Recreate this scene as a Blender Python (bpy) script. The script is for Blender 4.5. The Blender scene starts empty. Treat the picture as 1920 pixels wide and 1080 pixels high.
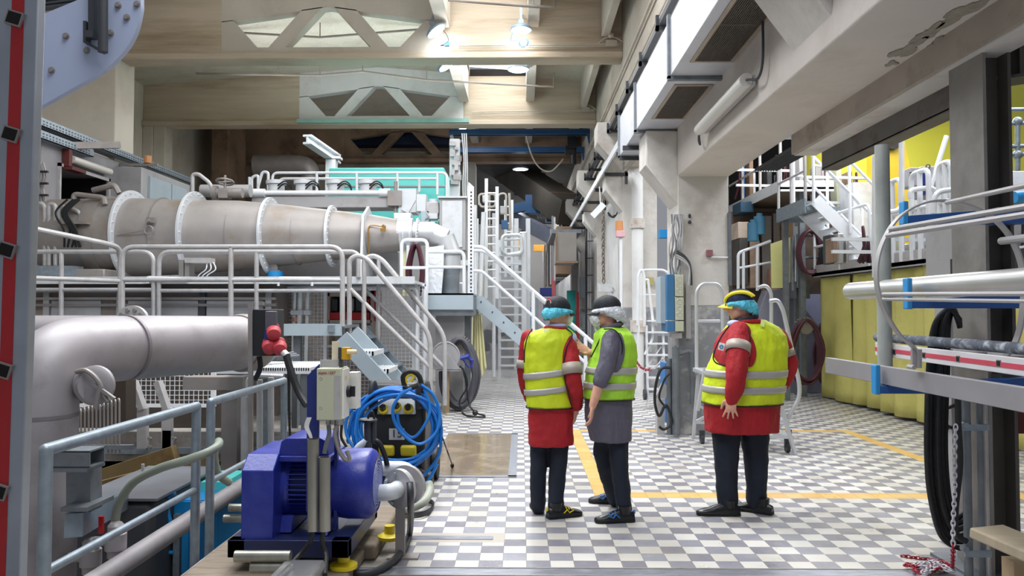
import bpy, bmesh, math, random
from mathutils import Vector, Matrix, noise as mn
random.seed(7)
V = Vector
PI = math.pi
C = bpy.context.scene.collection
F = 1432.0
YAW = math.atan(18/F); PITCH = math.atan(44/F); EYE = V((0, 0, 1.587))
_R = Matrix.Rotation(YAW, 3, 'Z') @ Matrix.Rotation(PITCH, 3, 'X')
def ray(px, py):
    return _R @ V(((px-960)/F, 1.0, (540-py)/F))
def W(px, py, Y):            # point of the place seen at a pixel, on the plane y = Y
    d = ray(px, py); return EYE + d*(Y/d.y)
def WX(px, py, X):
    d = ray(px, py); return EYE + d*(X/d.x)
def WZ(px, py, z=0.0):
    d = ray(px, py); return EYE + d*((z-EYE.z)/d.z)

# ---------------------------------------------------------------- materials
MATS = {}
def mat(name, col, rough=.5, metal=0., var=.12, scale=3., dirt=None, dirt_amt=.35, dirt_scale=2.2, bump=.0, bump_scale=40., fine=0., emit=None, emit_s=0, spec=.5, coat=0, stretch=(1,1,1), alpha=None, trans=0):
    if name in MATS: return MATS[name]
    m = bpy.data.materials.new(name); m.use_nodes = True
    nt = m.node_tree; N = nt.nodes; L = nt.links
    b = N['Principled BSDF']
    b.inputs['Roughness'].default_value = rough; b.inputs['Metallic'].default_value = metal
    b.inputs['Specular IOR Level'].default_value = spec
    if coat: b.inputs['Coat Weight'].default_value = coat
    if trans: b.inputs['Transmission Weight'].default_value = trans
    tc = N.new('ShaderNodeTexCoord'); mp = N.new('ShaderNodeMapping'); mp.inputs['Scale'].default_value = stretch
    L.new(tc.outputs['Object'], mp.inputs['Vector'])
    n1 = N.new('ShaderNodeTexNoise'); n1.inputs['Scale'].default_value = scale; n1.inputs['Detail'].default_value = 6
    L.new(mp.outputs[0], n1.inputs['Vector'])
    c = V(col[:3])
    lo = [max(0, x*(1-var)) for x in c]; hi = [min(1, x*(1+var)) for x in c]
    r = N.new('ShaderNodeValToRGB'); r.color_ramp.elements[0].position = .3; r.color_ramp.elements[1].position = .7
    r.color_ramp.elements[0].color = (*lo, 1); r.color_ramp.elements[1].color = (*hi, 1)
    L.new(n1.outputs['Fac'], r.inputs['Fac'])
    out = r.outputs['Color']
    if dirt:
        n2 = N.new('ShaderNodeTexNoise'); n2.inputs['Scale'].default_value = dirt_scale; n2.inputs['Detail'].default_value = 10; n2.inputs['Roughness'].default_value = .65
        L.new(mp.outputs[0], n2.inputs['Vector'])
        r2 = N.new('ShaderNodeValToRGB'); r2.color_ramp.elements[0].position = .5; r2.color_ramp.elements[1].position = .68
        r2.color_ramp.elements[0].color = (0, 0, 0, 1); r2.color_ramp.elements[1].color = (dirt_amt,)*3 + (1,)
        L.new(n2.outputs['Fac'], r2.inputs['Fac'])
        mx = N.new('ShaderNodeMix'); mx.data_type = 'RGBA'
        L.new(r2.outputs['Color'], mx.inputs['Factor']); L.new(out, mx.inputs['A']); mx.inputs['B'].default_value = (*dirt, 1)
        out = mx.outputs['Result']
    L.new(out, b.inputs['Base Color'])
    if bump:
        n3 = N.new('ShaderNodeTexNoise'); n3.inputs['Scale'].default_value = bump_scale; n3.inputs['Detail'].default_value = 4
        L.new(mp.outputs[0], n3.inputs['Vector'])
        bp = N.new('ShaderNodeBump'); bp.inputs['Strength'].default_value = bump; bp.inputs['Distance'].default_value = .02
        L.new(n3.outputs['Fac'], bp.inputs['Height']); L.new(bp.outputs[0], b.inputs['Normal'])
    if emit:
        b.inputs['Emission Color'].default_value = (*emit, 1); b.inputs['Emission Strength'].default_value = emit_s
    if alpha is not None: b.inputs['Alpha'].default_value = alpha
    MATS[name] = m; return m

def hexc(h):
    h = h.lstrip('#'); r = [int(h[i:i+2], 16)/255 for i in (0, 2, 4)]
    return tuple((x/12.92 if x <= .04045 else ((x+.055)/1.055)**2.4) for x in r)

# ---------------------------------------------------------------- mesh builder
class MB:
    def __init__(s): s.v = []; s.f = []; s.m = []; s.mi = 0
    def add(s, vs, fs, mi=None):
        o = len(s.v); s.v += [V(x) for x in vs]
        for f in fs: s.f.append([i+o for i in f]); s.m.append(s.mi if mi is None else mi)
        return s
    def box(s, x0, x1, y0, y1, z0, z1, mi=None):
        vs = [(x, y, z) for z in (z0, z1) for y in (y0, y1) for x in (x0, x1)]
        return s.add(vs, [(0, 2, 3, 1), (4, 5, 7, 6), (0, 1, 5, 4), (2, 6, 7, 3), (0, 4, 6, 2), (1, 3, 7, 5)], mi)
    def obox(s, c, size, rot=(0, 0, 0), mi=None):
        from mathutils import Euler
        R = Euler(rot).to_matrix(); h = V(size)/2; c = V(c)
        vs = [c + R @ V((x*h.x, y*h.y, z*h.z)) for z in (-1, 1) for y in (-1, 1) for x in (-1, 1)]
        return s.add(vs, [(0, 2, 3, 1), (4, 5, 7, 6), (0, 1, 5, 4), (2, 6, 7, 3), (0, 4, 6, 2), (1, 3, 7, 5)], mi)
    def bar(s, p0, p1, w, h, up=(0, 0, 1), mi=None):   # rectangular bar between two points
        p0 = V(p0); p1 = V(p1); d = (p1-p0).normalized(); up = V(up)
        if abs(d.dot(up)) > .98: up = V((0, 1, 0)) if abs(d.y) < .9 else V((1, 0, 0))
        a = d.cross(up).normalized(); b = a.cross(d).normalized()
        vs = [p + a*(x*w/2) + b*(z*h/2) for p in (p0, p1) for x, z in ((-1, -1), (1, -1), (1, 1), (-1, 1))]
        return s.add(vs, [(0, 1, 2, 3), (7, 6, 5, 4), (0, 4, 5, 1), (1, 5, 6, 2), (2, 6, 7, 3), (3, 7, 4, 0)], mi)
    def rings(s, rs, cap=True, closed=False, mi=None):
        n = len(rs[0]); vs = [p for r in rs for p in r]; fs = []
        m = len(rs)
        for i in range(m if closed else m-1):
            j = (i+1) % m
            for k in range(n):
                l = (k+1) % n; fs.append((i*n+k, i*n+l, j*n+l, j*n+k))
        if cap and not closed: fs.append(tuple(range(n))[::-1]); fs.append(tuple((m-1)*n+k for k in range(n)))
        return s.add(vs, fs, mi)
    def cyl(s, p0, p1, r, r2=None, n=16, mi=None, cap=True):
        return s.path([p0, p1], [r, r if r2 is None else r2], n, mi=mi, cap=cap)
    def path(s, pts, r, n=10, cap=True, closed=False, mi=None, flat=None):
        pts = [V(p) for p in pts]; m = len(pts)
        rr = r if isinstance(r, (list, tuple)) else [r]*m
        rs = []; a = None
        for i, p in enumerate(pts):
            if closed: t = (pts[(i+1) % m]-pts[i-1])
            else: t = (pts[min(i+1, m-1)]-pts[max(i-1, 0)])
            if t.length < 1e-9: t = V((0, 0, 1))
            t.normalize()
            if a is None:
                u = V((0, 0, 1)) if abs(t.z) < .9 else V((0, 1, 0))
                a = t.cross(u).normalized()
            else:
                a = (a - t*a.dot(t))
                if a.length < 1e-6: a = t.orthogonal()
                a.normalize()
            b = t.cross(a)
            k = 1.0
            if 0 < i < m-1 or closed:
                d1 = (pts[i]-pts[i-1]).normalized(); d2 = (pts[(i+1) % m]-pts[i]).normalized()
                c = max(.35, math.cos(d1.angle(d2, 0)/2)); k = 1.0/c if m < 6 else 1.0
            fx, fy = flat if flat else (1, 1)
            rs.append([p + (a*math.cos(q)*fx + b*math.sin(q)*fy)*rr[i]*k for q in [2*PI*j/n for j in range(n)]])
        return s.rings(rs, cap, closed, mi)
    def lathe(s, prof, p0, axis=(0, 0, 1), n=24, mi=None):   # prof [(r, t)]
        ax = V(axis).normalized(); a = ax.orthogonal().normalized(); b = ax.cross(a); p0 = V(p0)
        rs = [[p0 + ax*t + (a*math.cos(2*PI*k/n)+b*math.sin(2*PI*k/n))*max(r, 1e-4) for k in range(n)] for r, t in prof]
        return s.rings(rs, True, False, mi)
    def prism(s, poly, axis, a, b, mi=None):
        # poly: 2D points in remaining axes order; axis 'x' -> (y,z), 'y' -> (x,z), 'z' -> (x,y)
        def P(u, w, t): return {'x': (t, u, w), 'y': (u, t, w), 'z': (u, w, t)}[axis]
        n = len(poly); vs = [P(u, w, a) for u, w in poly] + [P(u, w, b) for u, w in poly]
        fs = [tuple(range(n))[::-1], tuple(range(n, 2*n))] + [(i, (i+1) % n, n+(i+1) % n, n+i) for i in range(n)]
        return s.add(vs, fs, mi)
    def ell(s, c, r, n=16, m=10, mi=None):
        c = V(c); rs = []
        for i in range(m+1):
            t = -PI/2 + PI*i/m; q = max(math.cos(t), .001)
            rs.append([c + V((r[0]*q*math.cos(2*PI*k/n), r[1]*q*math.sin(2*PI*k/n), r[2]*math.sin(t))) for k in range(n)])
        return s.rings(rs, True, False, mi)
    def torus(s, c, R, r, axis=(0, 0, 1), n=32, k=8, mi=None, sx=1, sy=1):
        ax = V(axis).normalized(); a = ax.orthogonal().normalized(); b = ax.cross(a)
        return s.path([V(c)+(a*math.cos(2*PI*i/n)*sx+b*math.sin(2*PI*i/n)*sy)*R for i in range(n)], r, k, closed=True, mi=mi)
    def build(s, name, material, parent=None, bev=0, smooth=True, ang=35, recalc=True):
        off = V(parent.get('_w', (0, 0, 0))) if parent else V((0, 0, 0))
        me = bpy.data.meshes.new(name)
        me.from_pydata([tuple(x-off) for x in s.v], [], s.f)
        ms = material if isinstance(material, (list, tuple)) else [material]
        for q in ms: me.materials.append(q)
        if len(ms) > 1:
            for p, k in zip(me.polygons, s.m): p.material_index = k
        if recalc:
            bm = bmesh.new(); bm.from_mesh(me); bmesh.ops.recalc_face_normals(bm, faces=bm.faces); bm.to_mesh(me); bm.free()
        if smooth:
            me.polygons.foreach_set('use_smooth', [True]*len(me.polygons))
            me.set_sharp_from_angle(angle=math.radians(ang))
        o = bpy.data.objects.new(name, me); C.objects.link(o)
        if parent: o.parent = parent; o['_w'] = tuple(off)
        if bev:
            b = o.modifiers.new('bevel', 'BEVEL'); b.width = bev; b.segments = 2; b.limit_method = 'ANGLE'; b.angle_limit = math.radians(40)
        return o

def bend(pts, r, k=6):         # round the corners of a polyline
    pts = [V(p) for p in pts]; out = [pts[0]]
    for i in range(1, len(pts)-1):
        a, b, c = pts[i-1], pts[i], pts[i+1]
        d1 = (a-b); d2 = (c-b); q = min(r, d1.length*.49, d2.length*.49)
        p0 = b+d1.normalized()*q; p1 = b+d2.normalized()*q
        for j in range(k+1):
            t = j/k; out.append(p0*(1-t)**2 + b*2*t*(1-t) + p1*t*t)
    out.append(pts[-1]); return out
def spline(pts, k=8, closed=False):
    pts = [V(p) for p in pts]; n = len(pts); out = []
    for i in range(n if closed else n-1):
        if closed: p0, p1, p2, p3 = pts[i-1], pts[i], pts[(i+1) % n], pts[(i+2) % n]
        else: p0, p1, p2, p3 = pts[max(i-1, 0)], pts[i], pts[i+1], pts[min(i+2, n-1)]
        for j in range(k):
            t = j/k
            out.append(.5*((2*p1)+(p2-p0)*t+(2*p0-5*p1+4*p2-p3)*t*t+(3*p1-p0-3*p2+p3)*t**3))
    if not closed: out.append(pts[-1])
    return out

def tag(o, label=None, cat=None, group=None, kind=None):
    if label: o['label'] = label
    if cat: o['category'] = cat
    if group: o['group'] = group
    if kind: o['kind'] = kind
    elif label: o['kind'] = 'thing'
    return o
def thing(name, label, cat, loc=(0, 0, 0), group=None):
    o = bpy.data.objects.new(name, None); C.objects.link(o); o.location = loc; o.empty_display_size = .1
    o['_w'] = tuple(loc); return tag(o, label, cat, group)
def struct(mb, name, m, **k):
    o = mb.build(name, m, **k); o['kind'] = 'structure'; return o
def dup(root, loc, label=None, rz=None, group=None):
    r = root.copy(); C.objects.link(r); r.location = loc
    if rz is not None: r.rotation_euler = (0, 0, rz)
    if label: r['label'] = label
    if group: r['group'] = group
    for ch in list(root.children):
        c = ch.copy(); C.objects.link(c); c.parent = r
        for g in list(ch.children):
            d = g.copy(); C.objects.link(d); d.parent = c
    return r

# ---------------------------------------------------------------- palette
cream = mat('cream_concrete', hexc('c9c2b6'), .85, var=.08, scale=1.3, dirt=hexc('a08c74'), dirt_amt=.4, dirt_scale=.9, bump=.25, bump_scale=9)
cream_board = mat('board_marked_concrete', hexc('c4b6a2'), .85, var=.12, scale=1.0, dirt=hexc('8e7350'), dirt_amt=.6, dirt_scale=.6, bump=.5, bump_scale=5, stretch=(.4, 1, 4))
white_paint = mat('white_wall_paint', hexc('dcdcdc'), .75, var=.05, scale=1.5, dirt=hexc('a5988a'), dirt_amt=.3, dirt_scale=1.8, bump=.15, bump_scale=12)
white_conc = mat('white_concrete', hexc('cdc9c4'), .8, var=.08, scale=2, dirt=hexc('98897a'), dirt_amt=.5, dirt_scale=1.6, bump=.25, bump_scale=14)
roof_board = mat('roof_board', hexc('c5c0b0'), .9, var=.1, scale=30, dirt=hexc('9a8f78'), dirt_amt=.4, dirt_scale=1.5, bump=.5, bump_scale=60)
brown_dirty = mat('sooty_concrete', hexc('8c7460'), .9, var=.3, scale=1.2, dirt=hexc('3a2c22'), dirt_amt=.7, dirt_scale=.8, bump=.3)
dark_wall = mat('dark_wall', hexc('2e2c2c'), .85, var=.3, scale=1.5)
galv = mat('galvanized_steel', hexc('8f9ba5'), .42, .5, var=.14, scale=14, dirt=hexc('7d858c'), dirt_amt=.5, dirt_scale=9)
galv_dark = mat('weathered_galvanized_steel', hexc('7a8086'), .5, .5, var=.2, scale=10, dirt=hexc('55585c'), dirt_amt=.6, dirt_scale=5)
dull_steel = mat('dull_steel', hexc('918c8a'), .5, .4, var=.12, scale=4, dirt=hexc('a39078'), dirt_amt=.35, dirt_scale=2.5)
stainless = mat('brushed_stainless_steel', hexc('c9c9c9'), .3, .85, var=.08, scale=8)
pipe_grey = mat('matt_steel_pipe', hexc('a29da0'), .5, .3, var=.07, scale=2.5, dirt=hexc('837d80'), dirt_amt=.5, dirt_scale=3.2)
stained_steel = mat('stained_steel', hexc('9a9592'), .5, .35, var=.1, scale=2, dirt=hexc('8c7862'), dirt_amt=.75, dirt_scale=1.4)
flange_white = mat('flange_steel', hexc('cfd3d8'), .45, .3, var=.06)
rail_grey = mat('grey_painted_rail', hexc('b4b2b3'), .45, .2, var=.08, scale=8, dirt=hexc('8d8884'), dirt_amt=.4, dirt_scale=6)
rail_white = mat('white_painted_rail', hexc('dfe2e6'), .4, .1, var=.05, scale=6)
frame_white = mat('white_machine_paint', hexc('ccd0d4'), .5, .1, var=.06, scale=3, dirt=hexc('9a938c'), dirt_amt=.45, dirt_scale=3)
panel_grey = mat('grey_machine_paint', hexc('a4a3a5'), .5, .1, var=.07, scale=2, dirt=hexc('827a74'), dirt_amt=.5, dirt_scale=2)
panel_brown = mat('dusty_brown_panel', hexc('857b76'), .7, .1, var=.1, scale=1.5, dirt=hexc('6a5a4e'), dirt_amt=.5, dirt_scale=1.6)
blue_grey = mat('blue_grey_paint', hexc('a6b4bd'), .45, .1, var=.05)
motor_blue = mat('motor_blue_paint', hexc('202d8c'), .35, 0, var=.12, scale=4, dirt=hexc('5560b0'), dirt_amt=.25, dirt_scale=5, bump=.08, bump_scale=60)
navy = mat('navy_paint', hexc('1a2a70'), .45, var=.1)
bright_blue = mat('bright_blue_paint', hexc('1787c8'), .4, var=.06)
hose_blue = mat('blue_rubber_hose', hexc('1672c6'), .35, var=.08, scale=10)
crane_blue = mat('crane_blue_paint', hexc('2c5c8c'), .45, var=.1)
teal = mat('teal_paint', hexc('5fd0c8'), .45, var=.06, scale=2)
yellow_paint = mat('yellow_hood_paint', hexc('e6e04c'), .5, var=.04, scale=2)
yellow_cloth = mat('yellow_curtain_cloth', hexc('d6cf78'), .7, var=.06, scale=2, dirt=hexc('b0a452'), dirt_amt=.3)
pale_cloth = mat('pale_yellow_cloth', hexc('e6e2b4'), .8, var=.05)
yellow_plastic = mat('yellow_plastic', hexc('d9c21e'), .4, var=.06)
black_plastic = mat('black_plastic', hexc('18191b'), .42, var=.2)
black_rubber = mat('black_rubber', hexc('15171a'), .5, var=.25, scale=12)
dark_grey_paint = mat('dark_grey_paint', hexc('3a3d42'), .5, .1, var=.12)
maroon_hose = mat('maroon_rubber_hose', hexc('4a1f2c'), .4, var=.15)
red_plastic = mat('red_plastic', hexc('c41c24'), .4, var=.08)
red_dusty = mat('dusty_red_plastic', hexc('b23a42'), .55, var=.12)
red_paint = mat('red_paint', hexc('a8141c'), .45, var=.1)
white_plastic = mat('white_plastic', hexc('e4e4e0'), .45, var=.03)
beige_box = mat('beige_enclosure', hexc('b9bba2'), .45, var=.04)
orange_glass = mat('amber_lens', hexc('c98a5a'), .3, var=.05)
timber = mat('weathered_timber', hexc('8d8070'), .85, var=.18, scale=4, stretch=(1, 8, 1), dirt=hexc('5d5044'), dirt_amt=.6, bump=.3)
wood_tan = mat('tan_timber', hexc('a08a6c'), .7, var=.15, scale=5)
rust_yellow = mat('rusty_yellow_steel', hexc('7d6a44'), .7, .1, var=.15, dirt=hexc('5a3418'), dirt_amt=.8, dirt_scale=2.4)
brass = mat('brass', hexc('b08a4a'), .35, .8)
lamp_on = mat('lit_lamp_lens', hexc('ffffff'), .3, var=0, emit=(.93, .97, 1), emit_s=14)
tube_off = mat('unlit_tube_cover', hexc('cfccc6'), .35, var=.04)
sky_glass = mat('skylight_daylight', hexc('ffffff'), .3, var=0, emit=(.96, .98, 1), emit_s=1.6)
grille_dark = mat('dark_grille', hexc('4a4542'), .6, .3, var=.1)
grey_floor = mat('rough_wet_concrete', hexc('8f8a84'), .55, var=.2, scale=2, dirt=hexc('5a534c'), dirt_amt=.7, dirt_scale=2.5, bump=.4, bump_scale=14)
# ================================================================ camera
cam = bpy.data.cameras.new('camera'); cam.sensor_width = 36; cam.lens = 36*F/1920; cam.clip_start = .05; cam.clip_end = 200
co = bpy.data.objects.new('camera', cam); C.objects.link(co)
co.location = EYE; co.rotation_euler = (PI/2+PITCH, 0, YAW)
bpy.context.scene.camera = co
vs = bpy.context.scene.view_settings
vs.view_transform = 'Standard'; vs.look = 'None'; vs.gamma = 1; vs.use_curve_mapping = False; vs.exposure = 0.0

# ================================================================ floor material
def floor_material():
    m = bpy.data.materials.new('checker_floor_tiles'); m.use_nodes = True
    nt = m.node_tree; N = nt.nodes; L = nt.links; b = N['Principled BSDF']
    tc = N.new('ShaderNodeTexCoord'); sp = N.new('ShaderNodeSeparateXYZ'); L.new(tc.outputs['Object'], sp.inputs[0])
    def M(op, a, b_=None, c=None):
        n = N.new('ShaderNodeMath'); n.operation = op
        for i, q in enumerate((a, b_, c)):
            if q is None: continue
            if isinstance(q, (int, float)): n.inputs[i].default_value = q
            else: L.new(q, n.inputs[i])
        return n.outputs[0]
    def mix(f, a, c):
        n = N.new('ShaderNodeMix'); n.data_type = 'RGBA'
        for k, q in (('Factor', f), ('A', a), ('B', c)):
            if isinstance(q, tuple): n.inputs[k].default_value = (*q, 1)
            elif isinstance(q, (int, float)): n.inputs[k].default_value = q
            else: L.new(q, n.inputs[k])
        return n.outputs['Result']
    def noise(scale, detail=4, rough=.5):
        n = N.new('ShaderNodeTexNoise'); n.inputs['Scale'].default_value = scale; n.inputs['Detail'].default_value = detail; n.inputs['Roughness'].default_value = rough
        L.new(tc.outputs['Object'], n.inputs['Vector']); return n.outputs['Fac']
    def ramp(f, a, c): 
        n = N.new('ShaderNodeMapRange'); n.inputs['From Min'].default_value = a; n.inputs['From Max'].default_value = c; L.new(f, n.inputs['Value']); return n.outputs[0]
    x, y = sp.outputs['X'], sp.outputs['Y']
    u = M('DIVIDE', M('SUBTRACT', x, .03), .15); v = M('DIVIDE', M('SUBTRACT', y, 4.77), .15)
    fu, fv = M('FLOOR', u), M('FLOOR', v)
    chk = M('ABSOLUTE', M('MODULO', M('ADD', fu, fv), 2.0))
    cmb = N.new('ShaderNodeCombineXYZ'); L.new(fu, cmb.inputs[0]); L.new(fv, cmb.inputs[1])
    wn = N.new('ShaderNodeTexWhiteNoise'); wn.noise_dimensions = '3D'; L.new(cmb.outputs[0], wn.inputs['Vector'])
    rnd = wn.outputs['Value']
    white = mix(rnd, hexc('bfbbb2'), hexc('d2d0ca')); dark = mix(rnd, hexc('77747c'), hexc('90919b'))
    col = mix(M('LESS_THAN', chk, .5), white, dark)
    # yellow lane markings laid in coloured tiles
    def band(q, a, c): return M('MULTIPLY', M('GREATER_THAN', q, a), M('LESS_THAN', q, c))
    la = M('MULTIPLY', band(x, .63, .78), band(y, 6.57, 10.3))
    lb = M('MULTIPLY', band(y, 6.57, 6.77), M('GREATER_THAN', x, .63))
    lc = M('MULTIPLY', band(y, 10.17, 10.32), band(x, .63, 4.38))
    ld = M('MULTIPLY', band(x, 4.23, 4.38), band(y, 6.57, 10.3))
    ye = M('MAXIMUM', M('MAXIMUM', la, lb), M('MAXIMUM', lc, ld))
    col = mix(ye, col, mix(rnd, hexc('d2a659'), hexc('dcb468')))
    # joints
    du = M('ABSOLUTE', M('SUBTRACT', M('FRACT', u), .5)); dv = M('ABSOLUTE', M('SUBTRACT', M('FRACT', v), .5))
    jt = M('GREATER_THAN', M('MAXIMUM', du, dv), .486)
    col = mix(M('MULTIPLY', jt, .75), col, hexc('6d6a68'))
    # dusty film, scuffs, and glare painted paler with distance
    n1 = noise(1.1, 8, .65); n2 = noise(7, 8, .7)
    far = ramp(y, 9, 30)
    dust_glare = M('MULTIPLY', ramp(n2, .5, .75), M('ADD', .22, M('MULTIPLY', far, .6)))
    col = mix(dust_glare, col, hexc('c3c1be'))
    col = mix(M('MULTIPLY', ramp(n1, .52, .75), .4), col, hexc('aaa090'))
    # sealed patch and bare concrete next to the pit
    rough_conc = M('MAXIMUM', M('MULTIPLY', M('LESS_THAN', x, -.82), M('LESS_THAN', y, 8.3)), M('MULTIPLY', M('LESS_THAN', x, -1.9), M('LESS_THAN', y, 11.5)))
    stripx = M('MULTIPLY', M('LESS_THAN', x, -.12), M('GREATER_THAN', x, -1.2))
    strip = M('MULTIPLY', stripx, band(y, 5.3, 5.52))
    col = mix(strip, col, hexc('b5aca0'))
    nn = noise(3, 8, .7)
    cc = mix(ramp(nn, .35, .65), hexc('6b645c'), hexc('b0aba4'))
    col = mix(rough_conc, col, cc)
    L.new(col, b.inputs['Base Color'])
    rr = M('ADD', .24, M('MULTIPLY', ramp(noise(4, 6, .6), .3, .8), .3))
    L.new(rr, b.inputs['Roughness'])
    bp = N.new('ShaderNodeBump'); bp.inputs['Strength'].default_value = .25; bp.inputs['Distance'].default_value = .004
    h = M('SUBTRACT', M('MULTIPLY', noise(9, 3), .8), jt); L.new(h, bp.inputs['Height']); L.new(bp.outputs[0], b.inputs['Normal'])
    return m
floor_mat = floor_material()
PITX0, PITX1, PITY0, PITY1, PITZ = -9.0, -2.05, .5, 8.1, -.95
b = MB()
b.box(PITX1, 14, -2, 50, -.12, 0); b.box(-13, PITX1, PITY1, 50, -.12, 0)
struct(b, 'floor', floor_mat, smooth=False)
b = MB(); b.box(PITX0-.2, PITX1+.3, PITY0-.2, PITY1+.3, PITZ-.1, PITZ); struct(b, 'floor_pit', grey_floor)
b = MB(); b.box(PITX1, PITX1+.2, PITY0-.2, PITY1+.2, PITZ, -.12); b.box(PITX0-.2, PITX1, PITY1, PITY1+.2, PITZ, -.12); b.box(PITX0-.2, PITX0, PITY0, PITY1, PITZ, -.12)
struct(b, 'wall_pit', grey_floor)

# ================================================================ hall shell
XR, XL, XLL = 2.05, -8.2, -10.5
BY = [10.2, 15.4, 20.9, 26.1]
BZ, BT = 6.72, 7.95
def roofz(x): return 8.35 - abs(x+4)*.075
# roof slab, sloping gently from a ridge, with the skylight slot left open
b = MB()
def slab(x0, x1, y0, y1):
    z0, z1 = roofz(x0), roofz(x1)
    b.prism([(x0, z0), (x1, z1), (x1, z1+.25), (x0, z0+.25)], 'y', y0, y1)
SK0, SK1 = -1.45, .12
for y0, y1 in ((6, 28),):
    slab(XLL-.3, -4, y0, y1); slab(-4, SK0, y0, y1); slab(SK1, XR+.3, y0, y1)
struct(b, 'ceiling', roof_board)
b = MB()
zz = 7.4
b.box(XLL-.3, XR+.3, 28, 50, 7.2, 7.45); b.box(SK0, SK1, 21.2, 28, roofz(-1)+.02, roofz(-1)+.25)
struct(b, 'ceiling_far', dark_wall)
b = MB(); b.prism([(SK0, roofz(SK0)+.28), (SK1, roofz(SK1)+.28), (SK1, roofz(SK1)+.31), (SK0, roofz(SK0)+.31)], 'y', 6, 21.2)
struct(b, 'window_1', sky_glass)
# skylight bars
b = MB()
for k in range(26):
    yy = 8+.5*k; b.box(SK0, SK1, yy, yy+.04, roofz(SK0)+.2, roofz(SK0)+.26)
struct(b, 'trim_1', rail_white)
# longitudinal roof joists beside the skylight
for i, (x0, x1) in enumerate(((-1.72, -1.45), (.12, .36), (1.62, 1.78))):
    b = MB()
    for j in range(4):
        y0 = 6 if j == 0 else BY[j-1]+.2; y1 = BY[j]-.05
        b.box(x0, x1, y0, y1, 7.35 if i < 2 else 7.15, 8.3)
    struct(b, 'roof_beam', cream, bev=.02)
# truss beams across the hall
def cross_beam(Y, m, mw=None, ppx=True):
    b = MB(); t = .28
    xs = [XLL, -6.4, -1.5, XR]
    # openings cut as gaps between web members
    b.box(XLL, -6.15, Y, Y+t, BZ+.05, roofz(-7)+.05); b.box(-1.6, XR, Y, Y+t, BZ+.05, roofz(-.5)-.0)
    b.box(XLL, XR, Y-.1, Y+t+.1, BZ, BZ+.13)
    s = struct(b, 'concrete_beam', m, bev=.015)
    b = MB(); k = 1
    def seg(poly): b.prism(poly, 'y', Y+.01, Y+t-.01)
    lo, hi = BZ+.27, 7.74
    seg([(-6.15, BZ+.12), (-1.6, BZ+.12), (-1.6, lo), (-6.15, lo)])
    rz = lambda x: roofz(x)+.05
    top = lambda x: 7.82 - abs(x+3.95)*.14
    seg([(-6.15, top(-6.15)), (-3.95, top(-3.95)), (-1.6, top(-1.6)), (-1.6, rz(-1.6)), (-4, rz(-4)), (-6.15, rz(-6.15))])
    seg([(-6.15, lo), (-5.42, lo), (-5.92, top(-5.9)+.01), (-6.15, top(-6.1)+.01)])
    seg([(-5.18, lo), (-4.84, lo), (-4.06, top(-4.06)+.02), (-4.5, top(-4.5)+.02)])
    seg([(-2.72, lo), (-3.08, lo), (-3.84, top(-3.84)+.02), (-3.38, top(-3.38)+.02)])
    seg([(-1.6, lo), (-2.48, lo), (-1.95, top(-1.95)+.01), (-1.6, top(-1.6)+.01)])
    struct(b, 'truss_beam', mw or m)
cross_beam(BY[1], cream_board, cream)
cross_beam(BY[2], cream_board, white_paint)
cross_beam(BY[3], brown_dirty, brown_dirty)
# walls
b = MB(); b.box(XR, XR+.3, 3, 50, 4.45, 8.4); struct(b, 'wall_right', cream)
plain = mat('pale_cream_wall', hexc('d3ccc0'), .8, var=.05, scale=1, dirt=hexc('a89880'), dirt_amt=.3, dirt_scale=.8, bump=.2, bump_scale=10)
b = MB(); b.box(XLL-.3, XL, BY[1]-.2, BY[1]+.55, 4.3, 8.6); struct(b, 'wall_left', plain, bev=.02)
b = MB(); b.box(XLL-.3, XLL, BY[1]+.55, 28, 0, 8.6); struct(b, 'wall_left', cream)
b = MB(); b.box(-13, XL-2, 6, BY[1]+.3, 4.3, 8.6); struct(b, 'wall_left', plain)
b = MB(); b.box(-13, XR+.3, 49, 49.3, 0, 8); struct(b, 'wall_back', mat('far_wall_paint', hexc('b7b3b0'), .7, var=.06, scale=.6))
b = MB(); b.box(-13.2, -13, 1, 16, PITZ, 8.6); struct(b, 'wall_left', plain)
# concrete posts under the second beam and the soot-stained bay behind it
b = MB(); p = W(300, 232, BY[2]).x
b.box(XLL, W(290, 0, BY[2]).x, BY[2]-.02, BY[2]+.4, 0, BZ+.05)
b.box(W(290, 0, BY[2]).x, W(312, 0, BY[2]).x, BY[2]+.02, BY[2]+.5, 0, BZ+.05)
struct(b, 'concrete_pillar', cream, bev=.02)
b = MB(); x0, x1 = W(400, 0, 24).x, W(428, 0, 24).x; b.box(x0, W(430, 0, 24).x, 24, 25.6, 0, 8); struct(b, 'concrete_pillar', brown_dirty, bev=.02)
b = MB(); b.box(W(312, 0, 22).x, W(392, 0, 26).x, 22, 22.3, W(0, 292, 22).z, 8); struct(b, 'wall_left', brown_dirty)
b = MB(); b.box(-13, W(880, 0, 29).x, 29, 29.3, 0, 8); struct(b, 'wall_back', brown_dirty)
b = MB(); b.box(W(478, 0, 26.5).x, W(872, 0, 26.5).x, 26.5, 26.8, 0, W(0, 286, 26.5).z); struct(b, 'wall_back', mat('grey_stained_concrete', hexc('a09a8e'), .85, var=.12, scale=1, dirt=hexc('6f6454'), dirt_amt=.6, dirt_scale=.8))
b = MB(); x0 = W(876, 0, 26.3).x
b.box(x0-.15, x0+.3, 26.0, 27, 0, BZ); struct(b, 'concrete_pillar', mat('grey_pillar', hexc('a7a19a'), .8, var=.1), bev=.02)

wainscot = mat('chipped_grey_wall_paint', hexc('85868a'), .6, var=.1, scale=2, dirt=hexc('c6c4c2'), dirt_amt=.8, dirt_scale=5)
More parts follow.
